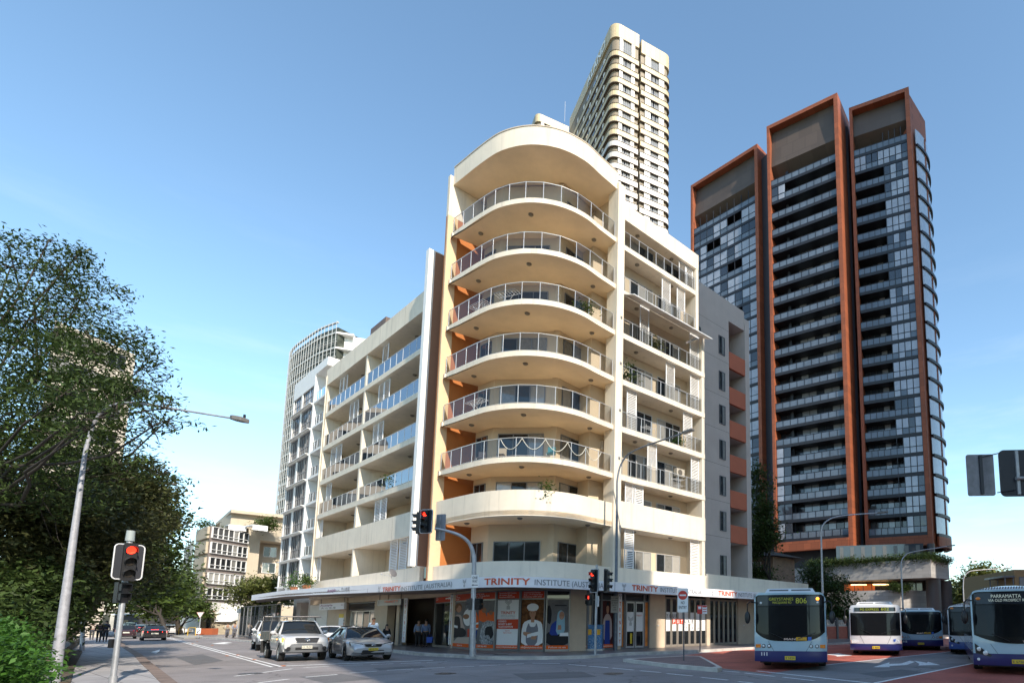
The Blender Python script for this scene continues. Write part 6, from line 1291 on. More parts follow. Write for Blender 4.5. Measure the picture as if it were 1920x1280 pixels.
def car(name, label, cat, loc, rz, L, W, prof, gh, paint, r=.33, axles=(.9, 3.7), rimm=None, lower=None, sill=.24, crown=.05, group=None, front='sedan', rear=False, plate=("", None), hb=None, nob=False, sidewin=True, nosew=.86, tailw=.88, b_pillars=(.5,)):
    """front at local y=0 facing -y. prof: (y, shoulder height). gh: (screen base y, screen top y, roof end y, rear base y, roof z, belt z)"""
    t = thing(name, label, cat, loc, rz, group, local=True); hw = W / 2; N = 72; vs = []; fs = []
    def hwf(y): a = min(1, max(0, y) / .75); b = min(1, max(0, L - y) / .7); return hw * (nosew + (1 - nosew) * math.sin(a * math.pi / 2) ** .8) * (tailw + (1 - tailw) * math.sin(b * math.pi / 2) ** .8)
    def hwz(y, z): return hwf(y)
    ys = sorted(set([L * i / N for i in range(N + 1)] + [a + s_ * (r + .06) * q for a in axles for s_ in (-1, 1) for q in (.2, .5, .75, .9, .98, 1.0)])); ys = [y for y in ys if 0 <= y <= L + 1e-6]
    K = None
    for y in ys:
        h = hwf(y); zs = lerp_prof(prof, y); zb = sill + (.12 if y < .15 or y > L - .15 else 0)
        for a in axles:
            q = (r + .06) ** 2 - (y - a) ** 2
            if q > 0: zb = max(zb, r + math.sqrt(q))
        zb = min(zb, zs - .12); zm = zb + (zs - zb) * .45
        half = [(0, zb), (h * .72, zb), (h - .02, zb + .015), (h, zb + (zm - zb) * .5), (h + .005, zm), (h - .012, zs - (zs - zm) * .35), (h - .05, zs - .02), (h * .86, zs + crown * .35), (h * .5, zs + crown * .8), (0, zs + crown)]
        ring = [(x, y, z) for x, z in half] + [(-x, y, z) for x, z in half[::-1][1:-1]]; K = len(ring); vs += ring
    for i in range(len(ys) - 1):
        for k in range(K): fs.append((i * K + k, i * K + (k + 1) % K, (i + 1) * K + (k + 1) % K, (i + 1) * K + k))
    fs += [tuple(range(K)), tuple(range((len(ys) - 1) * K, len(ys) * K))[::-1]]
    mats = [paint]; m = MB(); m.add(vs, fs); body = m.build("body", paint, t, smooth=38)
    ya, yb, yc, yd, zr_, zbelt = gh; ht = hw * .70; hbb = hb or hw * .93
    # roof skin
    m = MB(); rows = 7; g = []
    for i in range(rows):
        y = yb + (yc - yb) * i / (rows - 1); dz = .035 * math.sin(math.pi * i / (rows - 1))
        for j in range(7): x = -ht + 2 * ht * j / 6; g.append((x, y, zr_ - .055 * (abs(x) / ht) ** 2.5 + dz))
    m.add(g, [(i * 7 + j, i * 7 + j + 1, (i + 1) * 7 + j + 1, (i + 1) * 7 + j) for i in range(rows - 1) for j in range(6)])
    zt = zr_ - .055
    for sx in (-1, 1):
        m.path([(sx * hbb, ya, zbelt), (sx * (hbb * .45 + ht * .55), ya + (yb - ya) * .5, zbelt + (zt - zbelt) * .52), (sx * ht, yb, zt), (sx * (ht + .02), (yb + yc) / 2, zt + .03), (sx * ht, yc, zt), (sx * (hbb * .45 + ht * .55), yc + (yd - yc) * .5, zbelt + (zt - zbelt) * .5), (sx * hbb * .97, yd, zbelt)], [.05, .04, .035, .035, .05, .06, .07], 8)
    m.build("roof", paint, t, smooth=50)
    def glass_grid(y0, y1, z0_, z1_, w0, w1, bulge, nm):
        m = MB(); g = []
        for i in range(6):
            f = i / 5; y = y0 + (y1 - y0) * f; z = z0_ + (z1_ - z0_) * f + .03 * math.sin(f * math.pi)
            for j in range(9): x = -1 + j / 4; g.append((x * (w0 + (w1 - w0) * f), y + bulge * x * x, z))
        m.add(g, [(i * 9 + j, i * 9 + j + 1, (i + 1) * 9 + j + 1, (i + 1) * 9 + j) for i in range(5) for j in range(8)]); m.build(nm, pane, t, smooth=60)
    glass_grid(ya - .02, yb, zbelt + .01, zr_ - .03, hbb * .93, ht * .95, .10, "windscreen"); glass_grid(yd + .02, yc, zbelt, zr_ - .02, hbb * .94, ht * .98, -.08, "rear_window")
    for sx in (-1, 1):
        m = MB(); o_ = .012
        def sp(y, f): return (sx * (hbb + (ht - hbb) * f - .01), y, zbelt + (zt - zbelt) * f)
        g = []
        for i in range(13):
            for j in range(4):
                f = j / 3; y0_ = ya + (yb - ya) * f + .02; y1_ = yd + (yc - yd) * f - .02; g.append(sp(y0_ + (y1_ - y0_) * i / 12, f))
        m.add(g, [(i * 4 + j, i * 4 + j + 1, (i + 1) * 4 + j + 1, (i + 1) * 4 + j) for i in range(12) for j in range(3)]); m.build("side_window", pane, t, smooth=60)
        m = MB()
        for bp in b_pillars:
            y = ya + (yd - ya) * bp; m.path([(sx * (hbb + .005), y, zbelt), (sx * (ht + .012), y + .05, zt)], .035, 6)
        if b_pillars: m.build("door_pillar", black, t)
        # door lines, handles
        m = MB()
        for y in ([ya + .12, ya + (yd - ya) * b_pillars[0]] + ([yd - .25] if len(b_pillars) else [])) if b_pillars else [ya + .05, yd - .1]:
            hx = hwf(y) + .007; m.box(sx * (hx - .01), sx * hx, y - .006, y + .006, sill + .12, zbelt - .08)
        m.box(sx * (hw - .01), sx * (hw + .009), axles[0] + r + .15, min(L - .1, axles[1] - r - .15), max(.42, sill + .08), max(.435, sill + .095)); m.build("door_gap", black, t)
        m = MB()
        for y in ([ya + (yd - ya) * b_pillars[0] - .22, yd - .42] if b_pillars else [yd - .25]): m.box(sx * (hw - .01), sx * (hw + .03), y - .09, y + .07, zbelt - .2, zbelt - .165)
        m.build("door_handle", paint, t)
        # mirror
        m = MB(); m.ell((sx * (hw + .10), ya + .38, zbelt + .09), (.12, .075, .085), 12, 8); m.tube((sx * (hw - .06), ya + .38, zbelt + .02), (sx * (hw + .06), ya + .38, zbelt + .06), .03, n=6); m.build("wing_mirror", black if front == 'ute' else paint, t, smooth=60)
    for a in axles:
        for sx in (-1, 1): wheel(t, sx * (hw - .01), a, r, .22, 5, rimm, sx)
    # dark under-body
    m = MB(); m.box(-hw + .26, hw - .26, .3, L - .3, sill - .02, sill + .3); m.build("underbody", black, t)
    if lower:
        m = MB(); g = []
    return t, hwf
def front_fit(t, hwf, W, style, zs, plate, emb='oval', dark=None):
    hw = W / 2; yf = lambda x, k=0: -.02 + .0 + k
    def panel(pts, y0, dep, mat_, nm, bulge=.16):
        m = MB(); n = len(pts); f = lambda x: y0 + bulge * (abs(x) / hw) ** 2.2
        vs = [(x, f(x) - dep, z) for x, z in pts] + [(x, f(x) + .06, z) for x, z in pts]; m.add(vs, [tuple(range(n)), *[(i, (i + 1) % n, n + (i + 1) % n, n + i) for i in range(n)]]); return m.build(nm, mat_, t)
    if style == 'sedan':
        for sx in (-1, 1):
            panel([(sx * .86, zs - .02), (sx * .46, zs - .10), (sx * .38, zs - .16), (sx * .40, zs - .19), (sx * .62, zs - .17), (sx * .84, zs - .12)], .02, .02, head_m, "headlight", .30)
            panel([(sx * .88, zs + .0), (sx * .44, zs - .075), (sx * .33, zs - .165), (sx * .37, zs - .215), (sx * .62, zs - .195), (sx * .87, zs - .14)], .025, .005, black, "headlight_bezel", .30)
            panel([(sx * .80, .47), (sx * .50, .45), (sx * .52, .36), (sx * .78, .36)], .0, .012, black, "fog_lamp_recess", .30)
        panel([(-.36, zs - .09), (.36, zs - .09), (.30, zs - .20), (-.30, zs - .20)], -.01, .02, black, "grille", .08)
        panel([(-.48, .40), (-.40, .47), (.40, .47), (.48, .40), (.44, .28), (-.44, .28)], -.0, .02, black, "lower_intake", .1)
        m = MB(); m.ell((0, -.045, zs - .145), (.095, .012, .038), 16, 6); m.build("emblem", chrome, t, smooth=60)
        p = panel([(-.19, .45), (.19, .45), (.19, .56), (-.19, .56)], -.03, .012, plate_y if plate[1] == 'y' else plate_w, "number_plate", 0); text(p, plate[0], lambda x, y: (-.16 + x, -.045, .475 + y), .065, .32, t_dark, bold=.02)
        m = MB(); m.box(-.85, .85, -.0, .05, .22, .25); 
    if style == 'ute':
        gp = mat("grey_bumper_plastic", (.10, .105, .115), .6)
        # bumper: separate wraparound moulding
        m = MB(); g = []; xs = [-1 + i / 10 for i in range(21)]
        for z, b in ((.36, .08), (.40, -.06), (.62, -.08), (.74, -.04), (.80, .10)):
            for x in xs: g.append((x * (hw + .012), b + .45 * abs(x) ** 5, z))
        m.add(g, [(i * 21 + j, i * 21 + j + 1, (i + 1) * 21 + j + 1, (i + 1) * 21 + j) for i in range(4) for j in range(20)])
        for sx in (-1, 1): m.box(sx * (hw - .01), sx * (hw + .012), .38, .50, .40, .80)
        m.build("bumper", gp, t, smooth=50)
        for sx in (-1, 1):
            panel([(sx * .86, 1.02), (sx * .50, .98), (sx * .46, .86), (sx * .50, .80), (sx * .84, .82)], .02, .035, head_m, "headlight", .25)
            panel([(sx * .87, 1.0), (sx * .72, .985), (sx * .72, .82), (sx * .86, .83)], .02, .05, amber_on if sx < 0 else amber, "indicator", .25)
            m = MB(); m.disc((sx * .66, -.02, .56), (0, -1, 0), .075, 14, 0, .03); m.build("fog_lamp", black, t)
        o = panel([(-.44, 1.0), (.44, 1.0), (.36, .82), (-.36, .82)], -.03, .02, black, "grille", .1)
        m = MB()
        for z in (.86, .90, .94): m.box(-.40, .40, -.062, -.05, z, z + .012)
        m.path([(-.44, -.05, 1.0), (.44, -.05, 1.0), (.36, -.05, .82), (-.36, -.05, .82), (-.44, -.05, 1.0)], .012, 6); m.build("grille_bar", mat("dull_chrome", (.35, .35, .37), .3, .8), o)
        m = MB(); m.path([(.085 * math.cos(a * math.pi / 10), -.075, .925 + .055 * math.sin(a * math.pi / 10)) for a in range(21)], .01, 5); m.path([(.035 * math.cos(a * math.pi / 8), -.075, .925 + .05 * math.sin(a * math.pi / 8)) for a in range(17)], .008, 5); m.path([(.07 * math.cos(a * math.pi / 8), -.075, .945 + .02 * math.sin(a * math.pi / 8)) for a in range(17)], .008, 5); m.build("emblem", chrome, o)
        panel([(-.42, .60), (.42, .60), (.42, .50), (-.42, .50)], -.075, .02, black, "lower_intake", .05)
        p = panel([(-.19, .55), (.19, .55), (.19, .67), (-.19, .67)], -.10, .012, plate_w, "number_plate", 0); text(p, plate[0], lambda x, y: (-.17 + x, -.116, .575 + y), .07, .34, t_dark, bold=.02)
def rear_fit(t, W, L, zs, lit=True):
    hw = W / 2
    for sx in (-1, 1):
        m = MB(); m.add([(sx * .86, L - .16, zs - .06), (sx * .52, L + .015, zs - .09), (sx * .50, L + .02, zs - .20), (sx * .86, L - .14, zs - .24), (sx * .86, L - .3, zs - .06), (sx * .86, L - .3, zs - .24)], [(0, 1, 2, 3), (0, 3, 5, 4)]); m.build("tail_light", tail_on if lit else tail_m, t)
    m = MB(); m.box(-.26, .26, L + .0, L + .025, .62, .74); m.build("number_plate", plate_w, t); m = MB(); m.box(-.75, .75, L - .05, L + .02, .28, .36); m.build("bumper_insert", black, t); m = MB(); m.box(-.3, .3, L - .9, L - .88, zs + .34, zs + .37) if False else m.box(-.28, .28, L - .62, L - .58, zs + .06, zs + .09); m.build("high_brake_light", tail_on if lit else tail_m, t)
silver = mat("silver_car_paint", (.50, .50, .51), .3, .4, coat=1); whitec = mat("pale_silver_paint", (.62, .62, .63), .3, .2, coat=1); blackc = mat("black_car_paint", (.012, .010, .012), .15, coat=1); dred = mat("dark_plum_paint", (.03, .01, .015), .2, coat=1); suvp = mat("white_car_paint", (.66, .67, .70), .25, coat=1)
blk_rim = mat("black_alloy", (.02, .02, .02), .3, .5)
SEDP = [(0, .52), (.05, .66), (.3, .76), (1.15, .90), (1.5, .95), (3.9, .97), (4.6, .99), (4.85, .94), (4.95, .72)]
sed, hf = car("parked_car", "silver sedan with a yellow number plate waiting at the line, nearest the shop corner", "car", (-13.75, 25.75, 0), rad(42), 4.95, 1.86, SEDP, (1.35, 2.15, 3.35, 4.35, 1.44, .95), silver, r=.34, axles=(.95, 3.80), rimm=blk_rim, nosew=.80)
sed.name = "car"; ORG["car"] = (0, 0, 0); front_fit(sed, hf, 1.86, 'sedan', .82, ("BK 83 ZA", 'y'))
UTP = [(0, .80), (.06, .98), (.25, 1.04), (1.0, 1.13), (1.25, 1.14), (2.75, 1.12), (2.8, 1.1)]
ute, hf = car("utility_truck", "pale silver single cab utility with dark tray, ladder rack and lit amber indicator", "utility truck", (-16.45, 25.4, 0), rad(44), 2.8, 1.78, UTP, (1.18, 1.75, 2.45, 2.72, 1.74, 1.13), whitec, r=.36, axles=(.85, 3.95), sill=.42, nosew=.9, tailw=1.0, b_pillars=())
front_fit(ute, hf, 1.78, 'ute', 1.0, ("CC 78 EW", 'w'))
tray = mat("dark_tray_metal", (.10, .095, .09), .5, .4, var=.2, vs=6)
m = MB(); m.box(-.93, .93, 2.95, 5.3, .86, .94); m.box(-.93, -.90, 2.95, 5.3, .94, 1.24); m.box(.90, .93, 2.95, 5.3, .94, 1.24); m.box(-.93, .93, 5.27, 5.3, .94, 1.24); m.box(-.35, -.25, 2.6, 5.2, .6, .86); m.box(.25, .35, 2.6, 5.2, .6, .86)
for y in (3.4, 4.1, 4.8): m.box(-.945, -.93, y, y + .03, .9, 1.24)
m.build("tray", tray, ute)
m = MB(); R_ = .028; Lf_ = [(-.90, 2.98, .9), (-.90, 2.98, 1.5), (-.84, 2.96, 1.86), (-.7, 2.96, 1.93), (.7, 2.96, 1.93), (.84, 2.96, 1.86), (.90, 2.98, 1.5), (.90, 2.98, .9)]; m.path(Lf_, R_, 8)
for x in (-.6, -.3, 0, .3, .6): m.tube((x, 2.96, 1.2), (x, 2.96, 1.93), .014, n=6)
m.tube((-.9, 2.96, 1.25), (.9, 2.96, 1.25), .02, n=6)
m.path([(-.84, 2.96, 1.9), (-.80, 1.9, 1.92), (-.74, 1.35, 1.92), (.74, 1.35, 1.92), (.80, 1.9, 1.92), (.84, 2.96, 1.9)], R_, 8); m.path([(-.9, 5.2, 1.2), (-.88, 5.2, 1.95), (.88, 5.2, 1.95), (.9, 5.2, 1.2)], R_, 8); m.path([(-.84, 2.96, 1.92), (-.6, 4.2, 2.12), (-.88, 5.2, 1.95)], .02, 6); m.tube((.84, 2.96, 1.9), (.88, 5.2, 1.95), .02, n=6); m.build("ladder_rack", mat("dull_rack_tube", (.20, .19, .19), .4, .7), ute, smooth=50)
m = MB(); m.box(-1.0, -.78, 4.35, 4.40, .25, .82); m.box(.78, 1.0, 4.35, 4.4, .25, .82); m.build("mud_flap", rubber, ute)
m = MB(); m.box(-.95, -.78, 3.5, 4.4, .80, .84); m.box(.78, .95, 3.5, 4.4, .8, .84); m.build("mudguard", black, ute)
m = MB(); m.ell((-.895, 1.25, .93), (.015, .05, .03), 8, 6); m.build("side_repeater", amber_on, ute)
SUP = [(0, .70), (.06, .95), (.3, 1.02), (1.1, 1.12), (1.4, 1.15), (4.9, 1.18), (5.1, 1.12), (5.15, .8)]
suv, hf = car("four_wheel_drive", "white four wheel drive with side step and black roof rack behind the utility", "four wheel drive", (-24.7, 35.3, 0), rad(40), 5.15, 1.88, SUP, (1.25, 1.95, 4.3, 4.95, 1.80, 1.16), suvp, r=.40, axles=(.95, 4.1), sill=.48, rimm=blk_rim, b_pillars=(.36, .62))
front_fit(suv, hf, 1.88, 'ute', 1.0, ("EJP 62R", 'w'))
m = MB()
for y in (2.0, 2.5, 3.0, 3.5): m.box(-.62, .62, y, y + .05, 1.90, 1.94)
for x in (-.64, .64): m.path([(x, 1.8, 1.86), (x, 2.0, 1.95), (x, 3.6, 1.95), (x, 3.8, 1.86)], .025, 6)
m.build("roof_rack", black, suv); m = MB()
for sx in (-1, 1): m.path([(sx * .98, 1.5, .42), (sx * 1.0, 1.7, .42), (sx * 1.0, 3.4, .42), (sx * .98, 3.6, .42)], .045, 6)
m.build("side_step", chrome, suv)
HAP = [(0, .52), (.05, .68), (.3, .78), (1.0, .92), (1.4, .98), (3.8, 1.02), (4.2, 1.0), (4.35, .8)]
dc, hf = car("car", "pale silver hatchback parked in the driveway behind the utility", "car", (-20.2, 37.6, .05), rad(78), 4.3, 1.76, HAP, (1.2, 1.95, 3.3, 4.1, 1.42, .95), suvp, r=.32, axles=(.85, 3.45))
front_fit(dc, hf, 1.76, 'sedan', .80, ("", 'w'))
bc, hf = car("car", "glossy black sedan seen from behind with red brake lights, driving away on the left street", "car", (-54.6, 59.8, 0), rad(225), 4.8, 1.84, SEDP[:-1] + [(4.8, .72)], (1.3, 2.1, 3.3, 4.2, 1.43, .95), blackc, r=.33, axles=(.95, 3.75)); rear_fit(bc, 1.84, 4.8, .97)
hc_, hf = car("car", "dark plum hatchback seen from behind, queued left of the black sedan", "car", (-62.8, 65.5, 0), rad(225), 4.0, 1.74, HAP[:-2] + [(3.9, 1.0), (4.0, .8)], (1.1, 1.8, 3.3, 3.95, 1.48, .97), dred, r=.31, axles=(.8, 3.25)); rear_fit(hc_, 1.74, 4.0, 1.0, False)
ss, hf = car("car", "silver off-road wagon seen from behind with tall red tail lights, far along the left street", "car", (-78.5, 77.5, 0), rad(225), 4.7, 1.84, SUP[:-2] + [(4.65, 1.1), (4.7, .8)], (1.2, 1.85, 4.2, 4.65, 1.76, 1.12), silver, r=.36, axles=(.9, 3.7), sill=.4); rear_fit(ss, 1.84, 4.7, 1.3)
for (u, Y, rz_, src, lab) in ((358, 92, 100, dc, "small pale car parked by the stone hall, right of the green tree"), (342, 97, 100, dc, "pale car behind the one parked by the stone hall"), (283, 84, 225, hc_, "dark car at the head of the queue past the black sedan"), (262, 92, 225, bc, "black car roof showing beyond the queue on the left street"), (243, 98, 225, ss, "silver wagon furthest along the left street")):
    p = atY(u, 1170, Y); dup(src, (p[0], Y, 0), rad(rz_), lab)
# ------------------------------------------------------------------ buses
def led(par, s, cx, z, cap, width, y, m_):
    return text(par, s, lambda x, yy: (cx + x, y(cx + x), z + yy), cap, width, m_, "destination_lettering", bold=.0, align=.5)
b_lb = mat("bus_light_blue", (.38, .52, .60), .25, coat=.6, var=.03); b_nv = mat("bus_navy", (.022, .025, .13), .3, coat=.6); b_scr = mat('bus_windscreen_glass', (.008, .009, .011), .05, spec=.28); b_wh = mat("bus_white", (.66, .66, .68), .3, coat=.5, var=.03); b_gr = mat("bus_grey", (.30, .31, .34), .35); b_bl = mat("bus_mid_blue", (.06, .12, .36), .3, coat=.6); led_m = mat("destination_led", (.26, .30, .03), .5, emit=(.45, .5, .05), es=.08); led_w = mat("destination_led_pale", (.5, .55, .5), .5, emit=(.4, .45, .36), es=.2)
def bus(label, loc, rz, H=2.72, L=12.0, main=None, low=None, ws=(1.0, 1.32, 2.62), style='a', dest=("", ""), num="", plate="", maker="", indic=0, wscur=4, sc=1.0, fleet="", led_mat=None):
    main = main or b_lb; low = low or b_nv; led_mat = led_mat or led_m
    t = thing("bus", label, "bus", loc, rz, None, local=True); W = 2.5; hw = W / 2; r = .22
    fy = lambda x, z: .16 * (abs(x) / hw) ** (4 if style != 'v' else 3) * (1.3 if style == 'v' else 1) + max(0, z - 1.1) * (.045 if style != 'v' else .09) + (.03 * (z < .35))
    ring = [(-hw + .03, .3), (-hw, .5), (-hw, 1.2), (-hw, H - r)] + [(-hw + r - r * math.cos(a), H - r + r * math.sin(a)) for a in (.4, .8, 1.2, 1.57)]; ring = ring + [(-x, z) for x, z in ring[::-1]]
    n = len(ring); m = MB(); vs = []
    for k, y in enumerate((None, .45, L - .2, L)):
        for x, z in ring:
            s_ = .985 if k == 3 else 1; vs.append((x * s_, fy(x, z) if y is None else y, z))
    m.add(vs, [(k * n + i, k * n + (i + 1) % n, (k + 1) * n + (i + 1) % n, (k + 1) * n + i) for k in range(3) for i in range(n)] + [tuple(range(3 * n, 4 * n))[::-1]])
    def zhi(x): q = abs(x) - (hw - r); return H if q <= 0 else H - r + math.sqrt(max(0, r * r - q * q))
    def patch(x0, x1, zl, zh, off, m_, nm, par=None, nx=24, nz=8):
        b = MB(); g = []
        for i in range(nx + 1):
            x = x0 + (x1 - x0) * i / nx; a, c = zl(x) if callable(zl) else zl, zh(x) if callable(zh) else zh
            for j in range(nz + 1): z = a + (c - a) * j / nz; g.append((x, fy(x, z) - off, z))
        b.add(g, [(i * (nz + 1) + j, (i + 1) * (nz + 1) + j, (i + 1) * (nz + 1) + j + 1, i * (nz + 1) + j + 1) for i in range(nx) for j in range(nz)])
        if nm is None: return b
        return b.build(nm, m_, par or t, smooth=60)
    pb = patch(-hw, hw, .3, zhi, 0, main, None, nx=30, nz=14); m.add(pb.v, pb.f); body = m.build("body", main, t, smooth=45)
    bt = .66 if style != 'w' else .60
    patch(-hw + .005, hw - .005, .29, bt, .012, low, "bumper", nz=3)
    for sx in (-1, 1):
        m = MB(); m.box(sx * (hw - .02), sx * (hw + .008), .2, L - .1, .29, bt); m.build("side_skirt", low, t); m = MB(); m.box(sx * (hw - .02), sx * (hw + .012), .5, L - .4, 1.15, 2.25); m.build("side_window", pane, t)
    zl0, zl1, zt_ = ws
    screen = patch(-hw + .05, hw - .05, lambda x: zl0 + (zl1 - zl0) * (abs(x) / (hw - .05)) ** wscur, zt_ if style == 'w' else (lambda x: min(zt_, zhi(x) - .06)), .014, mat("screen_surround", (.006, .006, .007), .25, spec=.2), "windscreen_surround")
    gz0 = zl0 + .22 if style != 'w' else zl0 + .04
    ztop_ = 2.20 if style != 'w' else zt_ - .04
    patch(-hw + .11, hw - .11, lambda x: gz0 + (zl1 - gz0 + .04) * (abs(x) / (hw - .11)) ** (wscur * 2) if zl1 + .04 > gz0 else gz0, ztop_, .024, b_scr, "windscreen")
    if style == 'w':
        patch(-1.0, 1.0, zt_ + .07, zt_ + .27, .02, pane, "destination_panel"); zd = zt_ + .13
    else: patch(-hw + .12, hw - .12, 2.24, lambda x: min(zt_ - .03, zhi(x) - .1), .024, mat("destination_glass", (.02, .023, .03), .08, spec=.4), "destination_panel"); zd = 2.30
    yy = lambda x: fy(x, zd + .1) - .035
    if style == 'a':
        led(screen, dest[0], -.30 if len(dest) > 2 else -.28, zd + .12, .10, .85, yy, led_mat); led(screen, dest[1], -.25, zd + .01, .075, .66, yy, led_mat); led(screen, num, .42, zd + .015, .19, .38, yy, led_mat)
    elif style == 'w': led(screen, dest[0], -.25, zd - .02, .12, .9, yy, led_mat); led(screen, num, .50, zd - .02, .15, .38, yy, led_mat)
    elif style == 'v': led(screen, dest[0], -.22, zd + .13, .11, .85, yy, led_mat); led(screen, dest[1], -.18, zd + .01, .085, 1.1, yy, led_mat); led(screen, num, .72, zd + .02, .2, .42, yy, led_mat)
    # lights
    zb = bt + .17
    for sx in (-1, 1):
        if style == 'a':
            m = MB(); m.box(sx * 1.02, sx * 1.20, fy(1.1, zb) - .03, fy(1.1, zb) + .05, zb - .06, zb + .06); m.build("indicator", amber_on if False else amber, t)
            for xx in (.92, .72): m = MB(); m.disc((sx * xx, fy(xx, zb) + .01, zb), (0, -1, 0), .065, 16, 0, .035); o_ = m.build("headlight", black, t); m = MB(); m.ell((sx * xx, fy(xx, zb) - .028, zb), (.045, .015, .045), 12, 6); m.build("lens", head_m, o_, smooth=60)
        elif style == 'w':
            m = MB(); m.box(sx * .78, sx * 1.18, fy(1.0, .7) - .035, fy(1.0, .7) + .08, bt + .03, bt + .18); m.build("headlight", head_m, t); m = MB(); m.box(sx * 1.12, sx * 1.21, fy(1.15, .7) - .035, fy(1.1, .7) + .1, bt + .03, bt + .18); m.build("indicator", amber, t)
        else:
            b = MB(); pts = [(1.20, .98), (1.18, .66), (.78, .56), (.72, .60), (1.0, .82)]; b.add([(sx * x, fy(x, z) - .03, z) for x, z in pts] + [(sx * x, fy(x, z) + .02, z) for x, z in pts], [tuple(range(5))] + [(i, (i + 1) % 5, 5 + (i + 1) % 5, 5 + i) for i in range(5)]); o_ = b.build("headlight", black, t)
            for x, z, rr in ((1.08, .80, .07), (.90, .68, .08)): m = MB(); m.ell((sx * x, fy(x, z) - .03, z), (rr, .03, rr), 14, 8); m.build("lens", head_m, o_, smooth=60)
            m = MB(); m.ell((sx * 1.1, fy(1.1, .5) - .01, .47), (.055, .02, .05), 12, 6); m.build("fog_lamp", head_m, t)
        # mirrors
        xm = sx * (hw + .20); m = MB(); m.path([(sx * (hw - .05), .12, 2.35), (sx * (hw + .10), -.12, 2.38), (xm, -.18, 2.30), (xm, -.18, 2.0)], .022, 6); o_ = m.build("mirror_arm", black, t); m = MB(); m.ell((xm, -.17, 1.82), (.105, .07, .22), 12, 10); m.build("mirror_head", black, o_, smooth=60)
    for x in (-.35, .45): m = MB(); y_ = fy(x, 1.2) - .045; m.path([(x * .6, y_, zl0 + .08), (x * 1.3, y_, zl0 + .20), (x * 2.0, y_ + .02, zl0 + .30)], .012, 5); m.build("wiper", black, t)
    p_ = MB(); y_ = fy(0, .5) - .02; pz = .36; p_.box(-.18, .18, y_ - .015, y_, pz, pz + .13); p_ = p_.build("number_plate", plate_y, t); text(p_, plate, lambda x, y: (-.15 + x, y_ - .02, pz + .03 + y), .07, .30, t_dark, bold=.02)
    if maker: text(t, maker, lambda x, y: (x - .2 + (.35 if style == 'v' else 0), fy(0, zl0 + .1) - .032, zl0 + .04 + y), .07, .40, chrome, bold=.03)
    if fleet: text(t, fleet, lambda x, y: (-1.0 + x, fy(-.9, .5) - .03, .50 + y), .11, .30, t_white, bold=.03)
    if style != 'w' or True:
        m = MB(); b = patch(.62, .74, zl0 + .03, zl0 + .15, .034, None, None, nx=2, nz=2) if style == 'a' else patch(.85, .97, .72, .84, .02, None, None, nx=2, nz=2); b.build("access_symbol_plate", mat("access_blue", (.03, .12, .5), .4), t)
        b = patch(.22, .58, zl0 + .03, zl0 + .14, .034, None, None, nx=3, nz=2) if style != 'w' else MB()
        if b.v: bb = b.build("notice_plate", mat("notice_amber", (.75, .38, .02), .4), t); text(bb, "PLEASE", lambda x, y: (.34 + x, fy(.4, zl0 + .1) - .038, zl0 + .095 + y), .028, .12, t_dark); text(bb, "SIGNAL DRIVER", lambda x, y: (.26 + x, fy(.4, zl0 + .1) - .038, zl0 + .045 + y), .028, .28, t_dark)
    if indic:
        m = MB(); m.ell((.98, fy(.98, 2.45) - .03, 2.47), (.06, .03, .055), 12, 8); m.build("amber_roof_light", amber_on, t, smooth=60)
        m = MB(); m.ell((.98, fy(.98, 2.3) - .03, 2.34), (.045, .02, .04), 12, 8); m.build("marker_lamp", head_m, t, smooth=60); m = MB(); m.ell((-1.0, fy(1, 2.3) - .03, 2.34), (.045, .02, .04), 12, 8); m.build("marker_lamp", head_m, t, smooth=60)
    if style == 'v': m = MB(); m.ell((-1.02, fy(1, 2.45) - .035, 2.42), (.075, .02, .05), 12, 8); m.build("amber_roof_light", amber, t, smooth=60)
    # panel gaps on the front
    m = MB()
    for sx in (-1, 1):
        m.add([(sx * (.55), fy(.5, bt) - .006, bt), (sx * .562, fy(.5, bt) - .006, bt), (sx * .752, fy(.7, zl0) - .006, zl0 - .01), (sx * .74, fy(.7, zl0) - .006, zl0 - .01)], [(0, 1, 2, 3)])
    m.build("panel_gap", black, t)
    # roof pod
    m = MB(); aw_ = .80; m.add([(-aw_ - .12, .5, H - .01), (aw_ + .12, .5, H - .01), (aw_, .6, H + .17), (-aw_, .6, H + .17), (-aw_ - .12, 4.4, H - .01), (aw_ + .12, 4.4, H - .01), (aw_, 4.2, H + .17), (-aw_, 4.2, H + .17)], [(0, 1, 2, 3), (1, 5, 6, 2), (5, 4, 7, 6), (4, 0, 3, 7), (3, 2, 6, 7)]) if style != 'v' else m.ell((0, 1.6, H - .02), (1.05, 1.3, .20), 24, 8)
    pod_ = m.build("roof_unit", b_wh, t, smooth=30); m = MB()
    if style != 'v':
        for sx in (-1, 1): m.add([(sx * .05, .535, H + .05), (sx * .76, .535, H + .05), (sx * .73, .575, H + .13), (sx * .05, .575, H + .13)], [(0, 1, 2, 3)])
    else:
        for i in range(24):
            x = -.9 + i * 1.8 / 23; yq = 1.6 - 1.32 * math.sqrt(max(0, 1 - (x / 1.06) ** 2 - .12)); m.add([(x - .02, yq - .01, H + .03), (x + .02, yq - .01, H + .03), (x + .05, yq + .12, H + .11), (x + .01, yq + .12, H + .11)], [(0, 1, 2, 3)])
    m.build("grille", mat("pod_grille", (.10, .09, .08), .7), pod_)
    for a in (2.55, 8.6):
        for sx in (-1, 1): wheel(t, sx * (hw - .06), a, .46, .28, 8, mat("steel_rim", (.32, .28, .24), .5, .5), sx)
    m = MB(); m.box(-1.1, 1.1, .5, L - .5, .22, .4); m.build("underbody", black, t)
    if sc != 1: t.scale = (1, 1, sc)
    return t
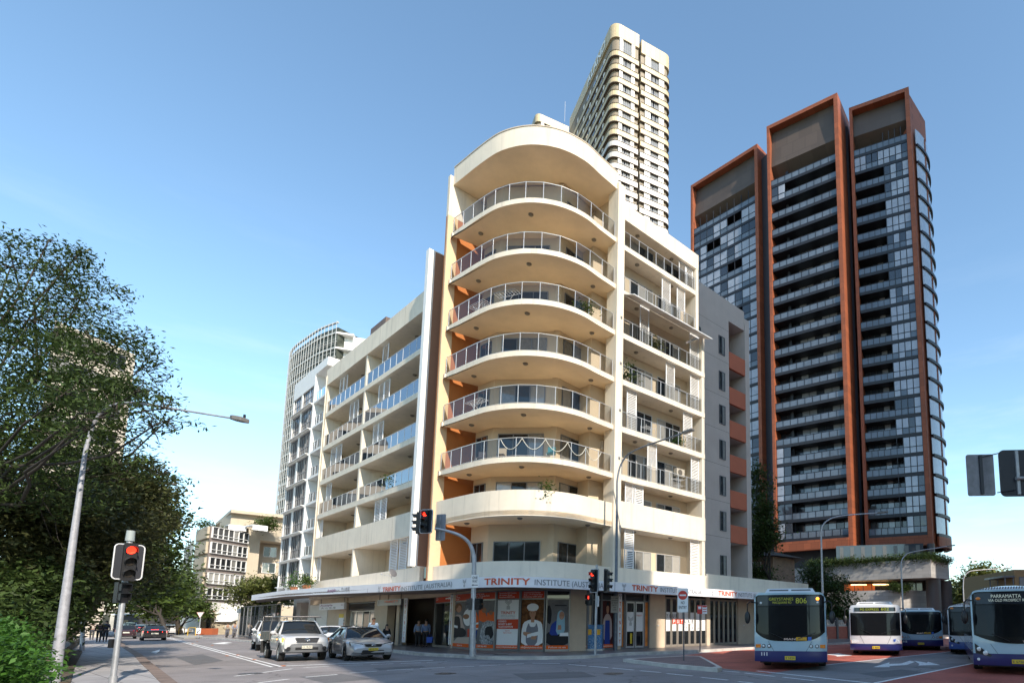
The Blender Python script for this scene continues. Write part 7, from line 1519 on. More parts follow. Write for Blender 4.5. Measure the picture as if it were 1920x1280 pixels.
bus("light blue and navy single deck bus showing route 806 with its amber roof light on", (3.55, 20.5, 0), rad(-13.5), 2.70, dest=("GREYSTANES", "MACQUARIE RD"), num="806", plate="E 5924", maker="MAN", indic=1, fleet="1111")
bus("older white and grey single deck bus showing route 602, second bus from the corner", (9.45, 29.6, 0), rad(-17.5), 2.56, main=b_wh, ws=(1.02, 1.02, 2.16), style='w', dest=("M2 EXPRESS",), num="602", plate="E 4663")
bus("light blue and navy bus numbered 1126, third from the corner, beyond the white bus", (14.1, 35.6, 0), rad(-20), 2.48, dest=("", ""), num="", plate="E 5927", maker="MAN", fleet="1126", ws=(1.0, 1.3, 2.40), sc=.97)
bus("white bus with a mid blue lower front, mostly hidden behind the big right hand bus", (14.9, 30.5, 0), rad(-24), 2.56, main=b_wh, low=b_bl, ws=(.98, 1.0, 2.50), style='v', dest=("", ""), num="", plate="E 7441")
bus("nearest light blue bus, with big curved windscreen and ribbed roof pod, bound for PARRAMATTA", (10.35, 18.5, 0), rad(-24), 2.70, style='v', ws=(.98, 1.25, 2.66), dest=("PARRAMATTA", "VIA OLD PROSPECT RD"), num="811", plate="E 5726", maker="VOLVO", wscur=2.2, led_mat=led_w)
# ================================================================== STREET FURNITURE
red_on = mat("red_signal_lit", (1, .05, .02), .4, emit=(1, .03, .012), es=1.5); lens_off = mat("signal_lens_off", (.03, .025, .02), .2); board = mat("signal_backboard", (.02, .022, .03), .45); board_w = mat("signal_board_edge", (.7, .7, .72), .5)
def rrect(hw, hh, r, n=5):
    o = []
    for cx, cy, a0 in ((hw - r, hh - r, 0), (-hw + r, hh - r, 90), (-hw + r, -hh + r, 180), (hw - r, -hh + r, 270)):
        for i in range(n + 1): a = rad(a0 + 90 * i / n); o.append((cx + r * math.cos(a), cy + r * math.sin(a)))
    return o
def signal_head(par, F, z, lit=0, bw=.32, bh=.5, rim=True, lens_r=.10, n=3, boardon=True):
    """F: frame whose N faces traffic. z: centre height"""
    if boardon:
        m = MB(); P = rrect(bw, bh, .10)
        m.add([F.p(x, .0, z + y) for x, y in P] + [F.p(x, .03, z + y) for x, y in P], [tuple(range(24))[::-1], tuple(range(24, 48))] + [(i, (i + 1) % 24, 24 + (i + 1) % 24, 24 + i) for i in range(24)]); bo = m.build("backboard", board, par)
        if rim: m = MB(); m.path([F.p(x, .034, z + y) for x, y in rrect(bw - .015, bh - .015, .09)] + [F.p(*(rrect(bw - .015, bh - .015, .09)[0][0], .034), z + rrect(bw - .015, bh - .015, .09)[0][1])], .014, 5); m.build("board_edge", board_w, bo)
    m = MB(); F.box(m, -.13, .13, -.02, .14, z - n * .16, z + n * .16); h = m.build("lamp_housing", black, par)
    for i in range(n):
        zc_ = z + (n - 1) * .15 - i * .30; c = Vector(F.p(0, .145, zc_)); nn = Vector((F.N[0], F.N[1], 0)); m = MB(); m.disc(c, nn, lens_r, 18, 0, .01); m.build("lens", red_on if i == lit else lens_off, h)
        m = MB(); vs = []
        for k in range(11):
            a = rad(-20 + 220 * k / 10)
            for d in (0, .20 if 2 < k < 8 else .14): vs.append(F.p(math.cos(a) * (lens_r + .015), .14 + d, zc_ + math.sin(a) * (lens_r + .015) - d * .12))
        m.add(vs, [(2 * k, 2 * k + 1, 2 * k + 3, 2 * k + 2) for k in range(10)]); m.build("visor", black, h)
def frame_at(x, y, ang): n_ = (math.sin(ang), -math.cos(ang)); return FR((x, y), (-n_[1], n_[0]), n_)
def ped_head(par, F, z, lit=True):
    m = MB(); F.box(m, -.13, .13, 0, .14, z - .26, z + .26); o = m.build("pedestrian_signal", black, par)
    for dz in (.12, -.12):
        m = MB(); F.box(m, -.12, .12, .14, .26, z + dz + .09, z + dz + .11); F.box(m, -.12, -.105, .14, .24, z + dz - .08, z + dz + .11); F.box(m, .105, .12, .14, .24, z + dz - .08, z + dz + .11); m.build("visor", black, o)
    if lit: m = MB(); F.box(m, -.03, .03, .141, .15, z + .04, z + .18); m.build("red_figure", red_on, o)
# near left signal
bx_, by_ = -14.45, 14.9
s1 = thing("traffic_signal", "white edged traffic signal showing red on a plain pole, close by on the left footpath", "traffic signal", (bx_, by_, .13)); zt_ = atY(243, 1003, 14.9)[2]
m = MB(); m.tube((bx_, by_, .13), (bx_, by_, zt_ - .15), .062, n=14); m.tube((bx_, by_, .13), (bx_, by_, .3), .085, n=14); m.build("pole", galv, s1, smooth=40); m = MB(); m.tube((bx_, by_, zt_ - .15), (bx_, by_, zt_ + .12), .095, .085, n=14); m.build("pole_cap", mat("grey_green_cap", (.30, .34, .34), .6), s1, smooth=40)
F_ = frame_at(bx_ + .10, by_ - .08, rad(56)); signal_head(s1, F_, atY(233, 1053, 14.8)[2], 0, .30, .46)
ped_head(s1, frame_at(bx_ - .08, by_ - .02, rad(75)), atY(225, 1110, 14.8)[2], False)
m = MB(); m.box(bx_ - .14, bx_ - .06, by_ - .1, by_, 1.0, 1.22); m.build("push_button", black, s1)
# tall lamp post left
def lamp(label, pts, base, rs, headdir, name="street_lamp", colm=None, hl=.75):
    t = thing(name, label, "street lamp", base); m = MB(); P = [base] + pts; P2 = [P[0], P[1]] + catmull([Vector(p) for p in P[1:]], 5)[1:]
    n_ = len(P2); m.path(P2, [rs[0] + (rs[1] - rs[0]) * (0 if i == 0 else .72 + .28 * i / n_) for i in range(n_)], 12); m.build("pole", colm or galv, t, smooth=50)
    e = Vector(P[-1]); d = (Vector(P[-1]) - Vector(P[-2])).normalized(); m = MB(); a = Vector((0, 0, 1)); sd = d.cross(a).normalized(); w_ = .15
    q = [e + sd * w_ * .6, e - sd * w_ * .6, e - sd * w_ + d * hl * .4, e - sd * w_ * .8 + d * hl, e + sd * w_ * .8 + d * hl, e + sd * w_ + d * hl * .4]
    m.add([p + Vector((0, 0, .06)) for p in q] + [p - Vector((0, 0, .05)) for p in q], [tuple(range(6)), tuple(range(6, 12))[::-1]] + [(i, 6 + i, 6 + (i + 1) % 6, (i + 1) % 6) for i in range(6)]); m.build("lamp_head", mat("lamp_head_grey", (.16, .15, .14), .5), t, bevel=.02)
    m = MB(); m.box(e.x + d.x * .35 - .02, e.x + d.x * .35 + .02, e.y + d.y * .35 - .02, e.y + d.y * .35 + .02, e.z + .06 + d.z * .35, e.z + .14 + d.z * .35); m.build("sensor", black, t); return t
wood = mat("weathered_pale_pole", (.34, .34, .37), .6, .2, var=.22, vs=7, streak=.25)
Yl = 14.8
lamp("tall pale weathered lamp post whose long arm passes through the feathery tree", [atY(158, 860, Yl), atY(163, 835, Yl), atY(178, 790, Yl), atY(205, 762, Yl - .1), atY(250, 755, Yl - .3), atY(300, 762, Yl - .5), atY(437, 784, Yl - 1.0)], (*G(101, 1281, .13), .13), (.118, .022), None, colm=wood, hl=.38)
lamp("distant lamp arm reaching out over the left street past the tree edge", [atY(165, 950, 32), atY(166, 925, 32), atY(175, 912, 32), atY(200, 907, 32), atY(312, 907, 31)], (*atY(160, 1170, 32)[:2], .13), (.10, .03), None, hl=.6)
pc = G(1154, 1218, .14); Yc = pc[1]
lamp("dark grey lamp post rising through the shop awning at the building corner", [atY(1157, 920, Yc), atY(1158, 895, Yc), atY(1167, 865, Yc), atY(1192, 843, Yc - .6), atY(1280, 812, Yc - 3.0)], (*pc, .14), (.115, .04), None, colm=mat("slate_pole", (.13, .15, .18), .5, .3, var=.2, vs=6), hl=.75)
for k, (bu, Y, pts, lab) in enumerate(((1544, 44, [(1540, 1020), (1540, 995), (1548, 978), (1575, 967), (1645, 961)], "grey lamp post behind the route 806 bus"), (1695, 56, [(1690, 1075), (1690, 1055), (1696, 1042), (1712, 1034), (1775, 1024)], "grey lamp post in front of the podium, between the two middle buses"), (1808, 68, [(1806, 1100), (1807, 1084), (1812, 1075), (1826, 1069), (1883, 1065)], "furthest grey lamp post, in front of the big rounded tree"))):
    lamp(lab, [atY(u, v, Y) for u, v in pts], (*atY(bu, 1170, Y)[:2], .1), (.11, .045), None, hl=.8)
# mast-arm signal in front of the shops
mb = G(886, 1230.5, .14); Ym = mb[1]
s2 = thing("traffic_signal", "traffic signal with a curved mast arm in front of the shop windows, showing red", "traffic signal", (*mb, .14))
P2 = [(*mb, .14), atY(889, 1060, Ym)] + catmull([Vector(atY(u, v, Ym - d)) for u, v, d in ((889, 1058, 0), (888, 1040, 0), (880, 1018, .1), (862, 1003, .3), (835, 994, .5), (815, 990, .7))], 4)[1:]
m = MB(); m.path(P2, [.13] + [.10 - .05 * i / len(P2) for i in range(len(P2) - 1)], 14); m.tube((*mb, .14), (*mb, .5), .14, n=14); m.build("pole", galv, s2, smooth=50)
q = atY(800, 977, Ym - .9); signal_head(s2, frame_at(q[0], q[1], rad(-12)), q[2], 0, .31, .54)
q = atY(787, 980, Ym - .5); signal_head(s2, frame_at(q[0], q[1], rad(-70)), q[2], -1, .28, .54, rim=False)
q = atY(826, 988, Ym - .5); Fq_ = frame_at(q[0], q[1], rad(165)); m = MB(); P = rrect(.24, .60, .05); m.add([Fq_.p(x, 0, q[2] + y) for x, y in P] + [Fq_.p(x, .03, q[2] + y) for x, y in P], [tuple(range(24))[::-1], tuple(range(24, 48))] + [(i, (i + 1) % 24, 24 + (i + 1) % 24, 24 + i) for i in range(24)]); m.build("backboard", mat("grey_board_back", (.28, .29, .32), .5, .2), s2)
m = MB(); Fq_.box(m, -.03, .03, -.04, -.0, q[2] - .5, q[2] + .5); m.build("bracket", galv, s2)
ow = thing("one_way_sign", "small white ONE WAY sign with a left arrow on the mast arm signal pole", "sign", (mb[0], mb[1] - .14, 3.2)); q0, q1 = atY(883, 1101, Ym - .15), atY(898, 1077, Ym - .15)
m = MB(); m.box(q0[0], q1[0], Ym - .16, Ym - .14, q0[2], q1[2]); m.build("sign_plate", t_white, ow); cxx = (q0[0] + q1[0]) / 2; hh_ = q1[2] - q0[2]
for s, zf in (("ONE", .68), ("WAY", .40)): text(ow, s, lambda x, y: (cxx + x, Ym - .165, q0[2] + hh_ * zf + y), hh_ * .2, (q1[0] - q0[0]) * .7, t_dark, bold=.02, align=.5)
m = MB(); zz_ = q0[2] + hh_ * .2; m.add([(cxx - .14, Ym - .165, zz_), (cxx - .06, Ym - .165, zz_ - .05), (cxx - .06, Ym - .165, zz_ - .015), (cxx + .14, Ym - .165, zz_ - .015), (cxx + .14, Ym - .165, zz_ + .015), (cxx - .06, Ym - .165, zz_ + .015), (cxx - .06, Ym - .165, zz_ + .05)], [tuple(range(7))]); m.build("arrow", t_dark, ow)
for a in (-80, 60): ped_head(s2, frame_at(mb[0] + (.12 if a > 0 else -.1), mb[1] - .05, rad(a)), atY(886, 1132, Ym)[2], False)
# centre corner signal
cb = G(1116, 1228, .14); Yc_ = cb[1]
s3 = thing("traffic_signal", "slim signal post with two lamp heads beside the blue painted utility box", "traffic signal", (*cb, .14)); zt_ = atY(1118, 1058, Yc_)[2]
m = MB(); m.tube((*cb, .14), (*cb, zt_), .06, n=12); m.build("pole", galv, s3, smooth=40)
q = atY(1115, 1088, Yc_ - .2); signal_head(s3, frame_at(q[0], q[1], rad(-38)), q[2], 0, .29, .56); q = atY(1136, 1088, Yc_ - .1); signal_head(s3, frame_at(q[0], q[1], rad(75)), q[2], -1, .26, .56, rim=False)
q = atY(1107, 1124, Yc_ - .1); ped_head(s3, frame_at(q[0], q[1], rad(-30)), q[2], True); m = MB(); m.box(cb[0] + .06, cb[0] + .14, cb[1] - .1, cb[1], 2.4, 2.9); m.build("junction_box", galv, s3)
# overhead signals, upper right (seen from behind)
s4 = thing("traffic_signal", "overhead traffic signal boards seen from behind, high above the buses", "traffic signal", (*atY(2010, 1170, 13.8)[:2], .1)); Ys = 13.8
gb_ = mat("scuffed_board_back", (.20, .195, .21), .5, var=.35, vs=3.5)
for (u0, u1, v0, v1, mm_, rr) in ((1813, 1865, 851, 929, gb_, .05), (1874, 1962, 842, 930, board, .13)):
    a, b = atY((u0 + u1) / 2, (v0 + v1) / 2, Ys), None; w_ = (u1 - u0) * Ys / FPX / 2 * .98; h_ = (v1 - v0) * Ys / FPX / 2 * 1.04; F_ = frame_at(a[0], a[1], rad(176)); P = rrect(w_, h_, rr); m = MB()
    m.add([F_.p(x, 0, a[2] + y) for x, y in P] + [F_.p(x, .03, a[2] + y) for x, y in P], [tuple(range(24))[::-1], tuple(range(24, 48))] + [(i, (i + 1) % 24, 24 + (i + 1) % 24, 24 + i) for i in range(24)]); o = m.build("backboard", mm_, s4)
    m = MB(); F_.box(m, -.035 + (.14 if rr > .1 else 0), .035 + (.14 if rr > .1 else 0), -.06, -.0, a[2] - h_ * .93, a[2] + h_ * .93); m.build("bracket", galv if rr > .1 else board, o)
    m = MB(); F_.box(m, -.14, .14, .03, .2, a[2] - .45, a[2] + .45); m.build("lamp_housing", black, o)
a, b = atY(1834, 858, Ys - .05), atY(1874, 849, Ys - .05); m = MB(); m.tube(a, b, .012, n=6); a, b = atY(1870, 923, Ys - .05), atY(1905, 918, Ys - .05); m.tube(a, b, .012, n=6); m.build("tie_rod", black, s4)
pt_ = [Vector(atY(1905, 896, Ys - .08)), Vector(atY(1960, 896, Ys)), Vector(atY(2000, 905, Ys)), Vector(atY(2012, 960, Ys)), Vector((*atY(2010, 1170, Ys)[:2], .1))]; m = MB(); m.path(pt_, [.045, .05, .06, .08, .12], 12); m.build("pole", galv, s4, smooth=50)
# NO ENTRY
nb = G(1282, 1238, .13); Yn = nb[1]
ne = thing("no_entry_sign", "NO ENTRY sign with red disc on a thin post on the brick island", "sign", (*nb, .13)); zt_ = atY(1282, 1102, Yn)[2]; zb_ = atY(1282, 1147, Yn)[2]
m = MB(); m.tube((*nb, .13), (nb[0], nb[1], zt_ - .05), .028, n=10); m.build("post", galv_d, ne, smooth=40)
w_ = .215; m = MB(); P = rrect(w_, (zt_ - zb_) / 2, .03); zc_ = (zt_ + zb_) / 2; nx = nb[0] - .04
m.add([(nx + x, Yn - .04, zc_ + y) for x, y in P] + [(nx + x, Yn - .055, zc_ + y) for x, y in P], [tuple(range(24))[::-1], tuple(range(24, 48))] + [(i, (i + 1) % 24, 24 + (i + 1) % 24, 24 + i) for i in range(24)]); pl_o = m.build("sign_plate", t_white, ne)
zd_ = zc_ + .2; m = MB(); m.disc((nx, Yn - .056, zd_), (0, -1, 0), .185, 28, 0, .004); m.build("red_disc", redpaint, pl_o); m = MB(); m.box(nx - .13, nx + .13, Yn - .066, Yn - .061, zd_ - .03, zd_ + .03); m.build("white_bar", t_white, pl_o)
for s, dz, w2 in (("NO", -.16, .15), ("ENTRY", -.35, .32)): text(pl_o, s, lambda x, y: (nx + x, Yn - .06, zc_ + dz + y), .12, w2, t_dark, bold=.02, align=.5)
# bus stop / parking sign
bs = G(1312.5, 1221.5, .14); t = thing("parking_sign", "small red and white parking sign on a thin dark post at the footpath edge", "sign", (*bs, .14)); z1s = atY(1312, 1134, bs[1])[2]; z0s = atY(1312, 1150, bs[1])[2]
m = MB(); m.tube((*bs, .14), (bs[0], bs[1], z1s - .04), .03, n=8); m.build("post", galv_d, t); m = MB(); m.box(bs[0] - .14, bs[0] + .12, bs[1] - .05, bs[1] - .035, z0s, z1s); m.build("red_panel", redpaint, t)
m = MB(); m.box(bs[0] + .125, bs[0] + .38, bs[1] - .05, bs[1] - .035, z0s, z1s); o = m.build("white_panel", t_white, t); m = MB()
for i in range(3): m.box(bs[0] + .15, bs[0] + .35, bs[1] - .056, bs[1] - .051, z0s + .1 + i * .12, z0s + .14 + i * .12)
m.box(bs[0] + .125, bs[0] + .38, bs[1] - .056, bs[1] - .051, z1s - .07, z1s - .01); m.build("printed_line", redpaint, o)
m = MB(); m.box(bs[0] - .09, bs[0] + .07, bs[1] - .056, bs[1] - .051, z1s - .2, z1s - .06); m.build("printed_line", t_white, t)
# notice on the corner lamp post
ns = thing("notice_sign", "pale grey notice board fixed to the corner lamp post under the awning", "sign", (pc[0], pc[1] - .15, 2.2)); a, b = atY(1145, 1148, Yc - .2), atY(1160, 1117, Yc - .2); m = MB(); m.box(a[0], b[0], Yc - .2, Yc - .17, a[2], b[2]); m.build("sign_plate", mat("notice_board_grey", (.38, .35, .32), .6), ns)
for i, s in enumerate(("CUSTOMER", "PARKING", "AT REAR", "ENTRY", "VIA", "LANE")): text(ns, s, lambda x, y: ((a[0] + b[0]) / 2 + x, Yc - .205, b[2] - .14 - i * .13 + y), .07, .05 * len(s), t_dark, bold=.02, align=.5)
# painted utility box
ub = G(1114, 1219, .14); t = thing("utility_box", "blue painted roadside utility cabinet covered in dotted circle patterns beside the corner signal", "utility box", (*ub, .14)); bw_ = .42
blu = mat("painted_blue", (.05, .16, .34), .5, var=.5, vs=3); m = MB(); m.box(ub[0] - bw_, ub[0] + bw_, ub[1], ub[1] + .6, .24, 1.52); bo = m.build("cabinet", blu, t, bevel=.01); m = MB(); m.box(ub[0] - bw_ - .05, ub[0] + bw_ + .05, ub[1] - .05, ub[1] + .65, .1, .24); m.build("plinth", kerbm, t); m = MB(); m.box(ub[0] - bw_ - .02, ub[0] + bw_ + .02, ub[1] - .02, ub[1] + .62, 1.521, 1.56); m.build("lid", blu, t)
dots = [MB(), MB(), MB()]; rr = random.Random(3)
for cx, cz_, R0 in ((-.25, .62, .16), (.12, .75, .20), (.28, .42, .13), (-.1, .36, .11), (.02, 1.15, .15), (-.3, 1.1, .12), (.3, 1.2, .11)):
    for k in range(4):
        r_ = R0 * (1 - k * .25); nn_ = max(5, int(r_ * 90))
        for i in range(nn_):
            a = 2 * math.pi * i / nn_; x = cx + r_ * math.cos(a); 
            if abs(x) < bw_ - .02: dots[(k) % 3].disc((ub[0] + x, ub[1] - .001, cz_ + r_ * math.sin(a)), (0, -1, 0), .014, 6, 0, .004)
for d, c, nm in zip(dots, ((.5, .6, .7), (.25, .45, .65), (.02, .03, .06)), ("white", "sky", "dark")): d.build("painted_dots", mat("dot_" + nm, c, .5), bo)
for dx in (-.36, .12): m = MB(); m.box(ub[0] + dx, ub[0] + dx + .2, ub[1] - .008, ub[1] - .003, 1.0, 1.3); m.build("warning_label", mat("notice_amber", (.75, .38, .02), .4), bo)
# far left island furniture
for i, (u, v, w_) in enumerate(((340, 1189, .8), (359, 1191, 1.0))):
    p = G(u, v, .1); t = thing("bike_rail", ("yellow hoop rail on the far traffic island, " + ("left" if i == 0 else "right") + " of the pair"), "hoop rail", (*p, .1), group=None); m = MB(); m.path([(p[0] - w_ / 2, p[1], .1), (p[0] - w_ / 2, p[1], 1.0), (p[0] - w_ / 2 + .15, p[1], 1.12), (p[0] + w_ / 2 - .15, p[1], 1.12), (p[0] + w_ / 2, p[1], 1.0), (p[0] + w_ / 2, p[1], .1)], .045, 8); m.build("hoop", mat("yellow_paint", (.62, .38, .04), .5), t, smooth=50)
p = G(372, 1195, .1); t = thing("give_way_sign", "triangular give way sign above a small arrow board on the far traffic island", "sign", (*p, .1)); zt_ = atY(373, 1147, p[1])[2]; m = MB(); m.tube((*p, .1), (p[0], p[1], zt_), .05, n=8); m.build("post", galv, t)
m = MB(); m.add([(p[0] - .4, p[1] - .06, zt_ + .02), (p[0] + .4, p[1] - .06, zt_ + .02), (p[0], p[1] - .06, zt_ - .62), (p[0] - .4, p[1] - .03, zt_ + .02), (p[0] + .4, p[1] - .03, zt_ + .02), (p[0], p[1] - .03, zt_ - .62)], [(0, 2, 1), (3, 4, 5), (0, 1, 4, 3), (1, 2, 5, 4), (2, 0, 3, 5)]); o = m.build("sign_plate", t_white, t); m = MB(); m.path([(p[0] - .38, p[1] - .07, zt_), (p[0] + .38, p[1] - .07, zt_), (p[0], p[1] - .07, zt_ - .58), (p[0] - .38, p[1] - .07, zt_)], .03, 4); m.build("red_border", mat("faded_red_border", (.5, .25, .2), .6), o)
m = MB(); m.box(p[0] - .25, p[0] + .22, p[1] - .07, p[1] - .04, .55, 1.15); o = m.build("arrow_board", t_white, t); m = MB(); m.add([(p[0] - .18, p[1] - .075, .62), (p[0] + .0, p[1] - .075, .66), (p[0] - .05, p[1] - .075, .72), (p[0] + .16, p[1] - .075, .95), (p[0] + .1, p[1] - .075, 1.0), (p[0] - .1, p[1] - .075, .78), (p[0] - .15, p[1] - .075, .82)], [tuple(range(7))]); m.build("arrow", t_dark, o)
p = G(388, 1187 + 4, .05); t = thing("sign_post", "bare thin sign post at the side street corner beyond the far island", "post", (*atY(449, 1170, 66)[:2], 0)); q = atY(449, 1140, 66); m = MB(); m.tube((q[0], q[1], 0), q, .05, n=6); m.box(q[0] - .25, q[0] + .25, q[1] - .02, q[1] + .02, q[2] - .5, q[2]); m.build("post", galv, t)
# road studs and drain
for u, v in ((1158, 1237),): pass
m = MB(); q = (-8.9, 28.05); m.box(q[0] - .35, q[0] + .35, q[1] - .16, q[1] + .16, .150, .160)
for i in range(5): m.box(q[0] - .3, q[0] + .3, q[1] - .13 + i * .06, q[1] - .11 + i * .06, .160, .166)
dg_ = m.build("drain_grate", mat("iron_grate", (.04, .035, .03), .7), None); tag(dg_, "dark iron drain grate set in the kerb ramp at the corner", "drain grate")
sd_ = mat("orange_stud", (.5, .16, .05), .5)
for i, (u, v) in enumerate(((446, 1227.5), (531, 1248), (361, 1206), (370, 1202), (398, 1209), (477, 1236), (426, 1229))):
    q = G(u, v); m = MB(); m.ell((0, 0, .012), (.09, .07, .02), 10, 6); o = m.build("road_stud", sd_); o.location = (*q, 0); tag(o, "orange raised road stud beside the double white centre line", "road stud", "orange road studs along the centre line")
# ================================================================== BALCONY ODDMENTS
def rack(label, s, zf, off=.75):
    q, nr, e = CC.at(s); q = q - nr * off; t = thing("clothes_rack", label, "clothes rack", (q.x, q.y, zf)); m = MB(); e3 = Vector((e.x, e.y, 0)); n3 = Vector((nr.x, nr.y, 0)); o_ = Vector((q.x, q.y, zf))
    A = o_ + e3 * .45; B = o_ - e3 * .45
    for sg in (-1, 1):
        m.tube(A + n3 * .25 * sg, B + n3 * .1 * sg + Vector((0, 0, .85)), .016, n=5); m.tube(B + n3 * .25 * sg, A + n3 * .1 * sg + Vector((0, 0, .85)), .016, n=5)
        m.tube(B + n3 * .28 * sg + Vector((0, 0, .85)) - e3 * .3, A + n3 * .28 * sg + Vector((0, 0, .85)) + e3 * .3, .016, n=5)
    for i in range(9): c = B - e3 * .3 + (A - B + e3 * .6) * i / 8 + Vector((0, 0, .85)); m.tube(c - n3 * .28, c + n3 * .28, .009, n=4)
    m.build("frame", whitem, t); return t
fz = [z + ST for z in SB]
rack("larger clothes rack, near the middle of the third curved balcony from the top", 5.2, fz[3], .6); rack("clothes rack at the left end of the third curved balcony from the top", 2.6, fz[3], .6); rack("white clothes rack at the left of the curved balcony, second glass level from the bottom", 2.8, fz[1], .6)
def ac(label, F, t, n, z, nm="air_conditioner"):
    p = F.p(t, n, z); a = thing(nm, label, "air conditioner", p); m = MB(); F.box(m, t - .42, t + .42, n, n + .34, z, z + .58); o = m.build("casing", mat("ac_casing", (.42, .39, .34), .5), a, bevel=.02); m = MB(); m.disc(F.p(t - .08, n + .342, z + .29), (F.N[0], F.N[1], 0), .22, 22, 0, .01); m.build("fan_grille", mat("pod_grille", (.10, .09, .08), .7), o)
Fw2 = FR((-6.26, 36.75), (LD[0] * -1, LD[1] * -1), (-RD[0], -RD[1])); ac("grey air conditioner unit hung high on the wall of the lowest glazed curved balcony", Fw2, 1.1, .05, SB[1] - 1.0)
ac("small air conditioner at the right end of the lowest glazed balcony of the right wing", FRt, 6.9, -1.35, SB[0] + ST + 1.3)
# laundry on the left wing, clothes and pots
def laundry(label, t0, n, z, cols):
    p = FL.p(t0, -.35, z); t = thing("laundry", label, "laundry", p); rr = random.Random(int(t0 * 10))
    for i in range(n):
        a = t0 + i * .42; m = MB(); h = rr.uniform(.5, .85); w_ = rr.uniform(.28, .38); g = []
        for k in range(5):
            for j in range(4): g.append(FL.p(a + w_ * k / 4, -.35 + .03 * math.sin(k * 2.1 + j + i), z + 1.0 - h * j / 3))
        m.add(g, [(k * 4 + j, (k + 1) * 4 + j, (k + 1) * 4 + j + 1, k * 4 + j + 1) for k in range(4) for j in range(3)]); m.build("garment", mat("cloth_%.2f_%.2f_%.2f" % cols[i % len(cols)], cols[i % len(cols)], .85), t, smooth=60)
    m = MB(); m.tube(FL.p(t0 - .1, -.35, z + 1.0), FL.p(t0 + n * .42, -.35, z + 1.0), .012, n=5); m.build("line", whitem, t)
laundry("pink and white laundry drying behind the glass on the middle balcony of the left wing", 4.0, 8, LS[1] + ST + .1, [(.6, .2, .22), (.65, .62, .6), (.55, .12, .15), (.65, .45, .4)])
laundry("red and dark laundry drying on the top balcony of the left wing", 5.0, 5, LS[3] + ST - .1, [(.5, .08, .12), (.06, .08, .09), (.4, .42, .4)])
def pot(label, p, r_=.16, leaf=lf_mid, hgt=.35, n=260):
    t = thing("potted_plant", label, "potted plant", p); m = MB(); m.tube(p, (p[0], p[1], p[2] + .28), r_ * .7, r_, n=12); m.build("pot", mat("terracotta_pot", (.35, .14, .07), .8), t); leaf_obj("foliage", leaf_mesh([(p[0], p[1], p[2] + .28 + hgt / 2)], [(r_ * 1.4, r_ * 1.4, hgt)], n, .09, int(abs(p[0]) * 10 + p[2])), leaf, t, p)
q, nr, e = CC.at(CC.L - 2.3); q = q - nr * .35; pot("spiky potted plant at the right of the curved balcony, third level from the top", (q.x, q.y, fz[3]), .2)
q, nr, e = CC.at(8.4); q = q - nr * .45; pot("green potted plant showing above the solid curved parapet", (q.x, q.y, 8.35), .16, lf_mid, .5, 420)
pot("leafy potted plant behind the glass of the left wing, lowest glazed balcony", FL.p(6.4, -.5, LS[0] + ST), .25, lf_mid, .6, 500)
for i, (t_, lab) in enumerate(((24.0, "small green tree in a planter on the awning roof before the white block"), (22.5, "low green shrub on the awning roof beside the cream wing"))):
    p = FL.p(FL.tu(557 if i == 0 else 580, 1.0), 1.0, 4.5); pot(lab, p, .35, lf_bright if i == 0 else lf_mid, .9 if i == 0 else .6, 700)
# satellite dish and cable loops
sdp = FL.p(.6, 1.6, 4.0); t = thing("satellite_dish", "small grey satellite dish on a bracket on the awning roof below the blade wall", "satellite dish", sdp); m = MB(); m.tube(sdp, (sdp[0], sdp[1], 4.5), .025, n=6); m.build("mast", galv, t); m = MB(); R3 = Matrix.Rotation(rad(65), 3, 'Y') @ Matrix.Rotation(rad(20), 3, 'X'); m.ell((sdp[0] + .1, sdp[1], 4.72), (.27, .27, .05), 20, 6, 0, R3); m.build("dish", mat("dish_grey", (.12, .12, .13), .5), t, smooth=50); m = MB(); m.tube((sdp[0] + .1, sdp[1], 4.5), (sdp[0] - .5, sdp[1] - .2, 4.6), .012, n=5); m.ell((sdp[0] - .5, sdp[1] - .2, 4.62), (.05, .05, .05), 8, 6); m.build("receiver_arm", galv, t)
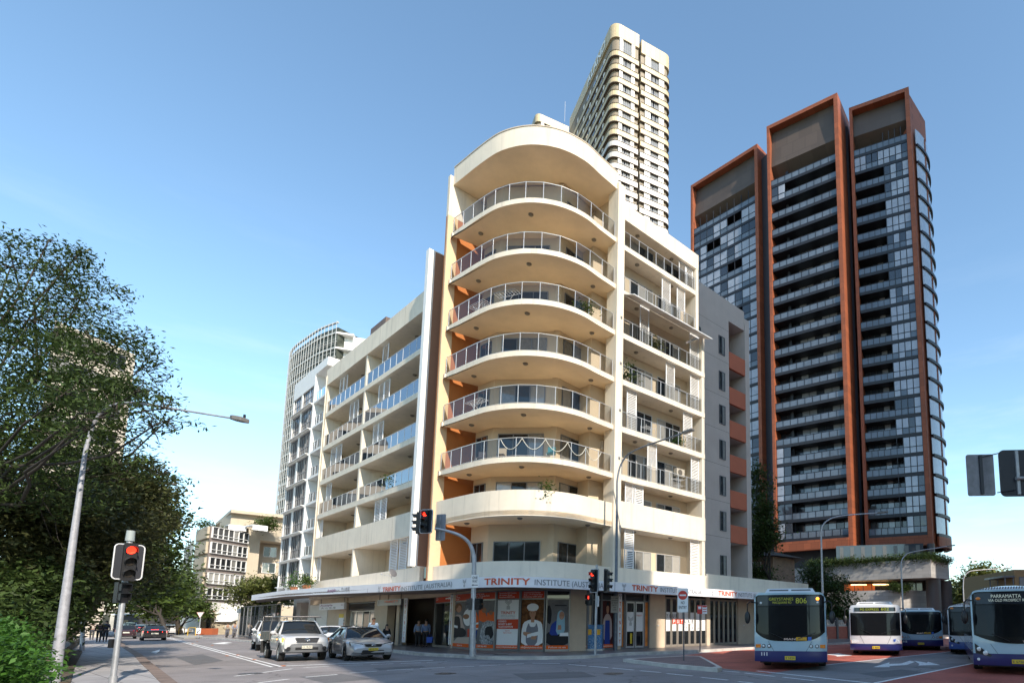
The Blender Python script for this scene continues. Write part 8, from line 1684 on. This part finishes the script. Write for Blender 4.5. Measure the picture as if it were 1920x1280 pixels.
# chairs and bits on the lowest glazed curved balcony
def chair(label, s, off, col, z):
    q, nr, e = CC.at(s); q = q - nr * off; t = thing("balcony_chair", label, "chair", (q.x, q.y, z)); mc = mat("chair_%.2f_%.2f" % col[:2], col, .6); m = MB(); m.box(q.x - .22, q.x + .22, q.y - .22, q.y + .22, z + .42, z + .46); m.build("seat", mc, t); m = MB(); m.box(q.x - .22, q.x + .22, q.y + .20, q.y + .24, z + .46, z + .9); m.build("backrest", mc, t)
    for a in (-.2, .2):
        for b in (-.2, .2): m = MB(); m.tube((q.x + a, q.y + b, z), (q.x + a, q.y + b, z + .42), .015, n=5); m.build("leg", whitem, t)
chair("pale chair on the lowest glazed curved balcony, left of centre", 5.0, .9, (.45, .38, .28), fz[0]); chair("teal chair on the lowest glazed curved balcony, right of centre", 8.6, .7, (.05, .22, .24), fz[0]); chair("dark chair near the left end of the lowest glazed curved balcony", 3.2, .8, (.08, .07, .07), fz[0])
t = thing("chain_garland", "white rope garland looped along the lowest glazed curved balustrade", "garland", (-9, 31.2, fz[0])); m = MB()
for i in range(5):
    a = 5.6 + i * 1.28
    pts = []
    for k in range(9): q, nr, e = CC.at(a + 1.28 * k / 8); q = q + nr * -.05; pts.append((q.x, q.y, fz[0] + 1.05 - .62 * (1 - ((k - 4) / 4) ** 2)))
    m.path(pts, .018, 5)
m.build("rope", mat("rope_white", (.6, .58, .5), .7), t)

for k, (t_, lab, hh, lf_) in enumerate(((1.2, "tall leafy plant at the left of the third glazed balcony of the right wing", .8, lf_mid), (6.0, "small round plant on the second glazed balcony of the right wing", .35, lf_bright), (3.6, "bushy plant on the fourth glazed balcony of the right wing", .55, lf_olive))):
    pot(lab, FRt.p(t_, -.5, SB[(2, 1, 3)[k]] + ST), .18, lf_, hh, 380)
def wing_rack(label, F, t, n, z):
    p = F.p(t, n, z); q = thing("clothes_rack", label, "clothes rack", p); m = MB()
    for dz in (.45, .9):
        for k in range(6): m.tube(F.p(t - .45, n - .25 + .1 * k, z + dz), F.p(t + .45, n - .25 + .1 * k, z + dz), .009, n=4)
    for a in (-.45, .45):
        for b_ in (-.25, .25): m.tube(F.p(t + a, n + b_, z), F.p(t + a, n + b_, z + 1.0), .014, n=5)
    m.build("frame", whitem, q)
wing_rack("upright clothes airer behind the rail of the second glazed balcony of the right wing", FRt, 3.4, -.8, SB[1] + ST)
wing_rack("upright clothes airer on the lowest glazed balcony of the right wing, beside the louvre", FRt, 6.2, -.6, SB[0] + ST)
laundry("blue and grey laundry drying on the lowest glazed balcony of the far bay", 14.0, 4, LS[0] + ST, [(.10, .16, .3), (.4, .4, .42)])
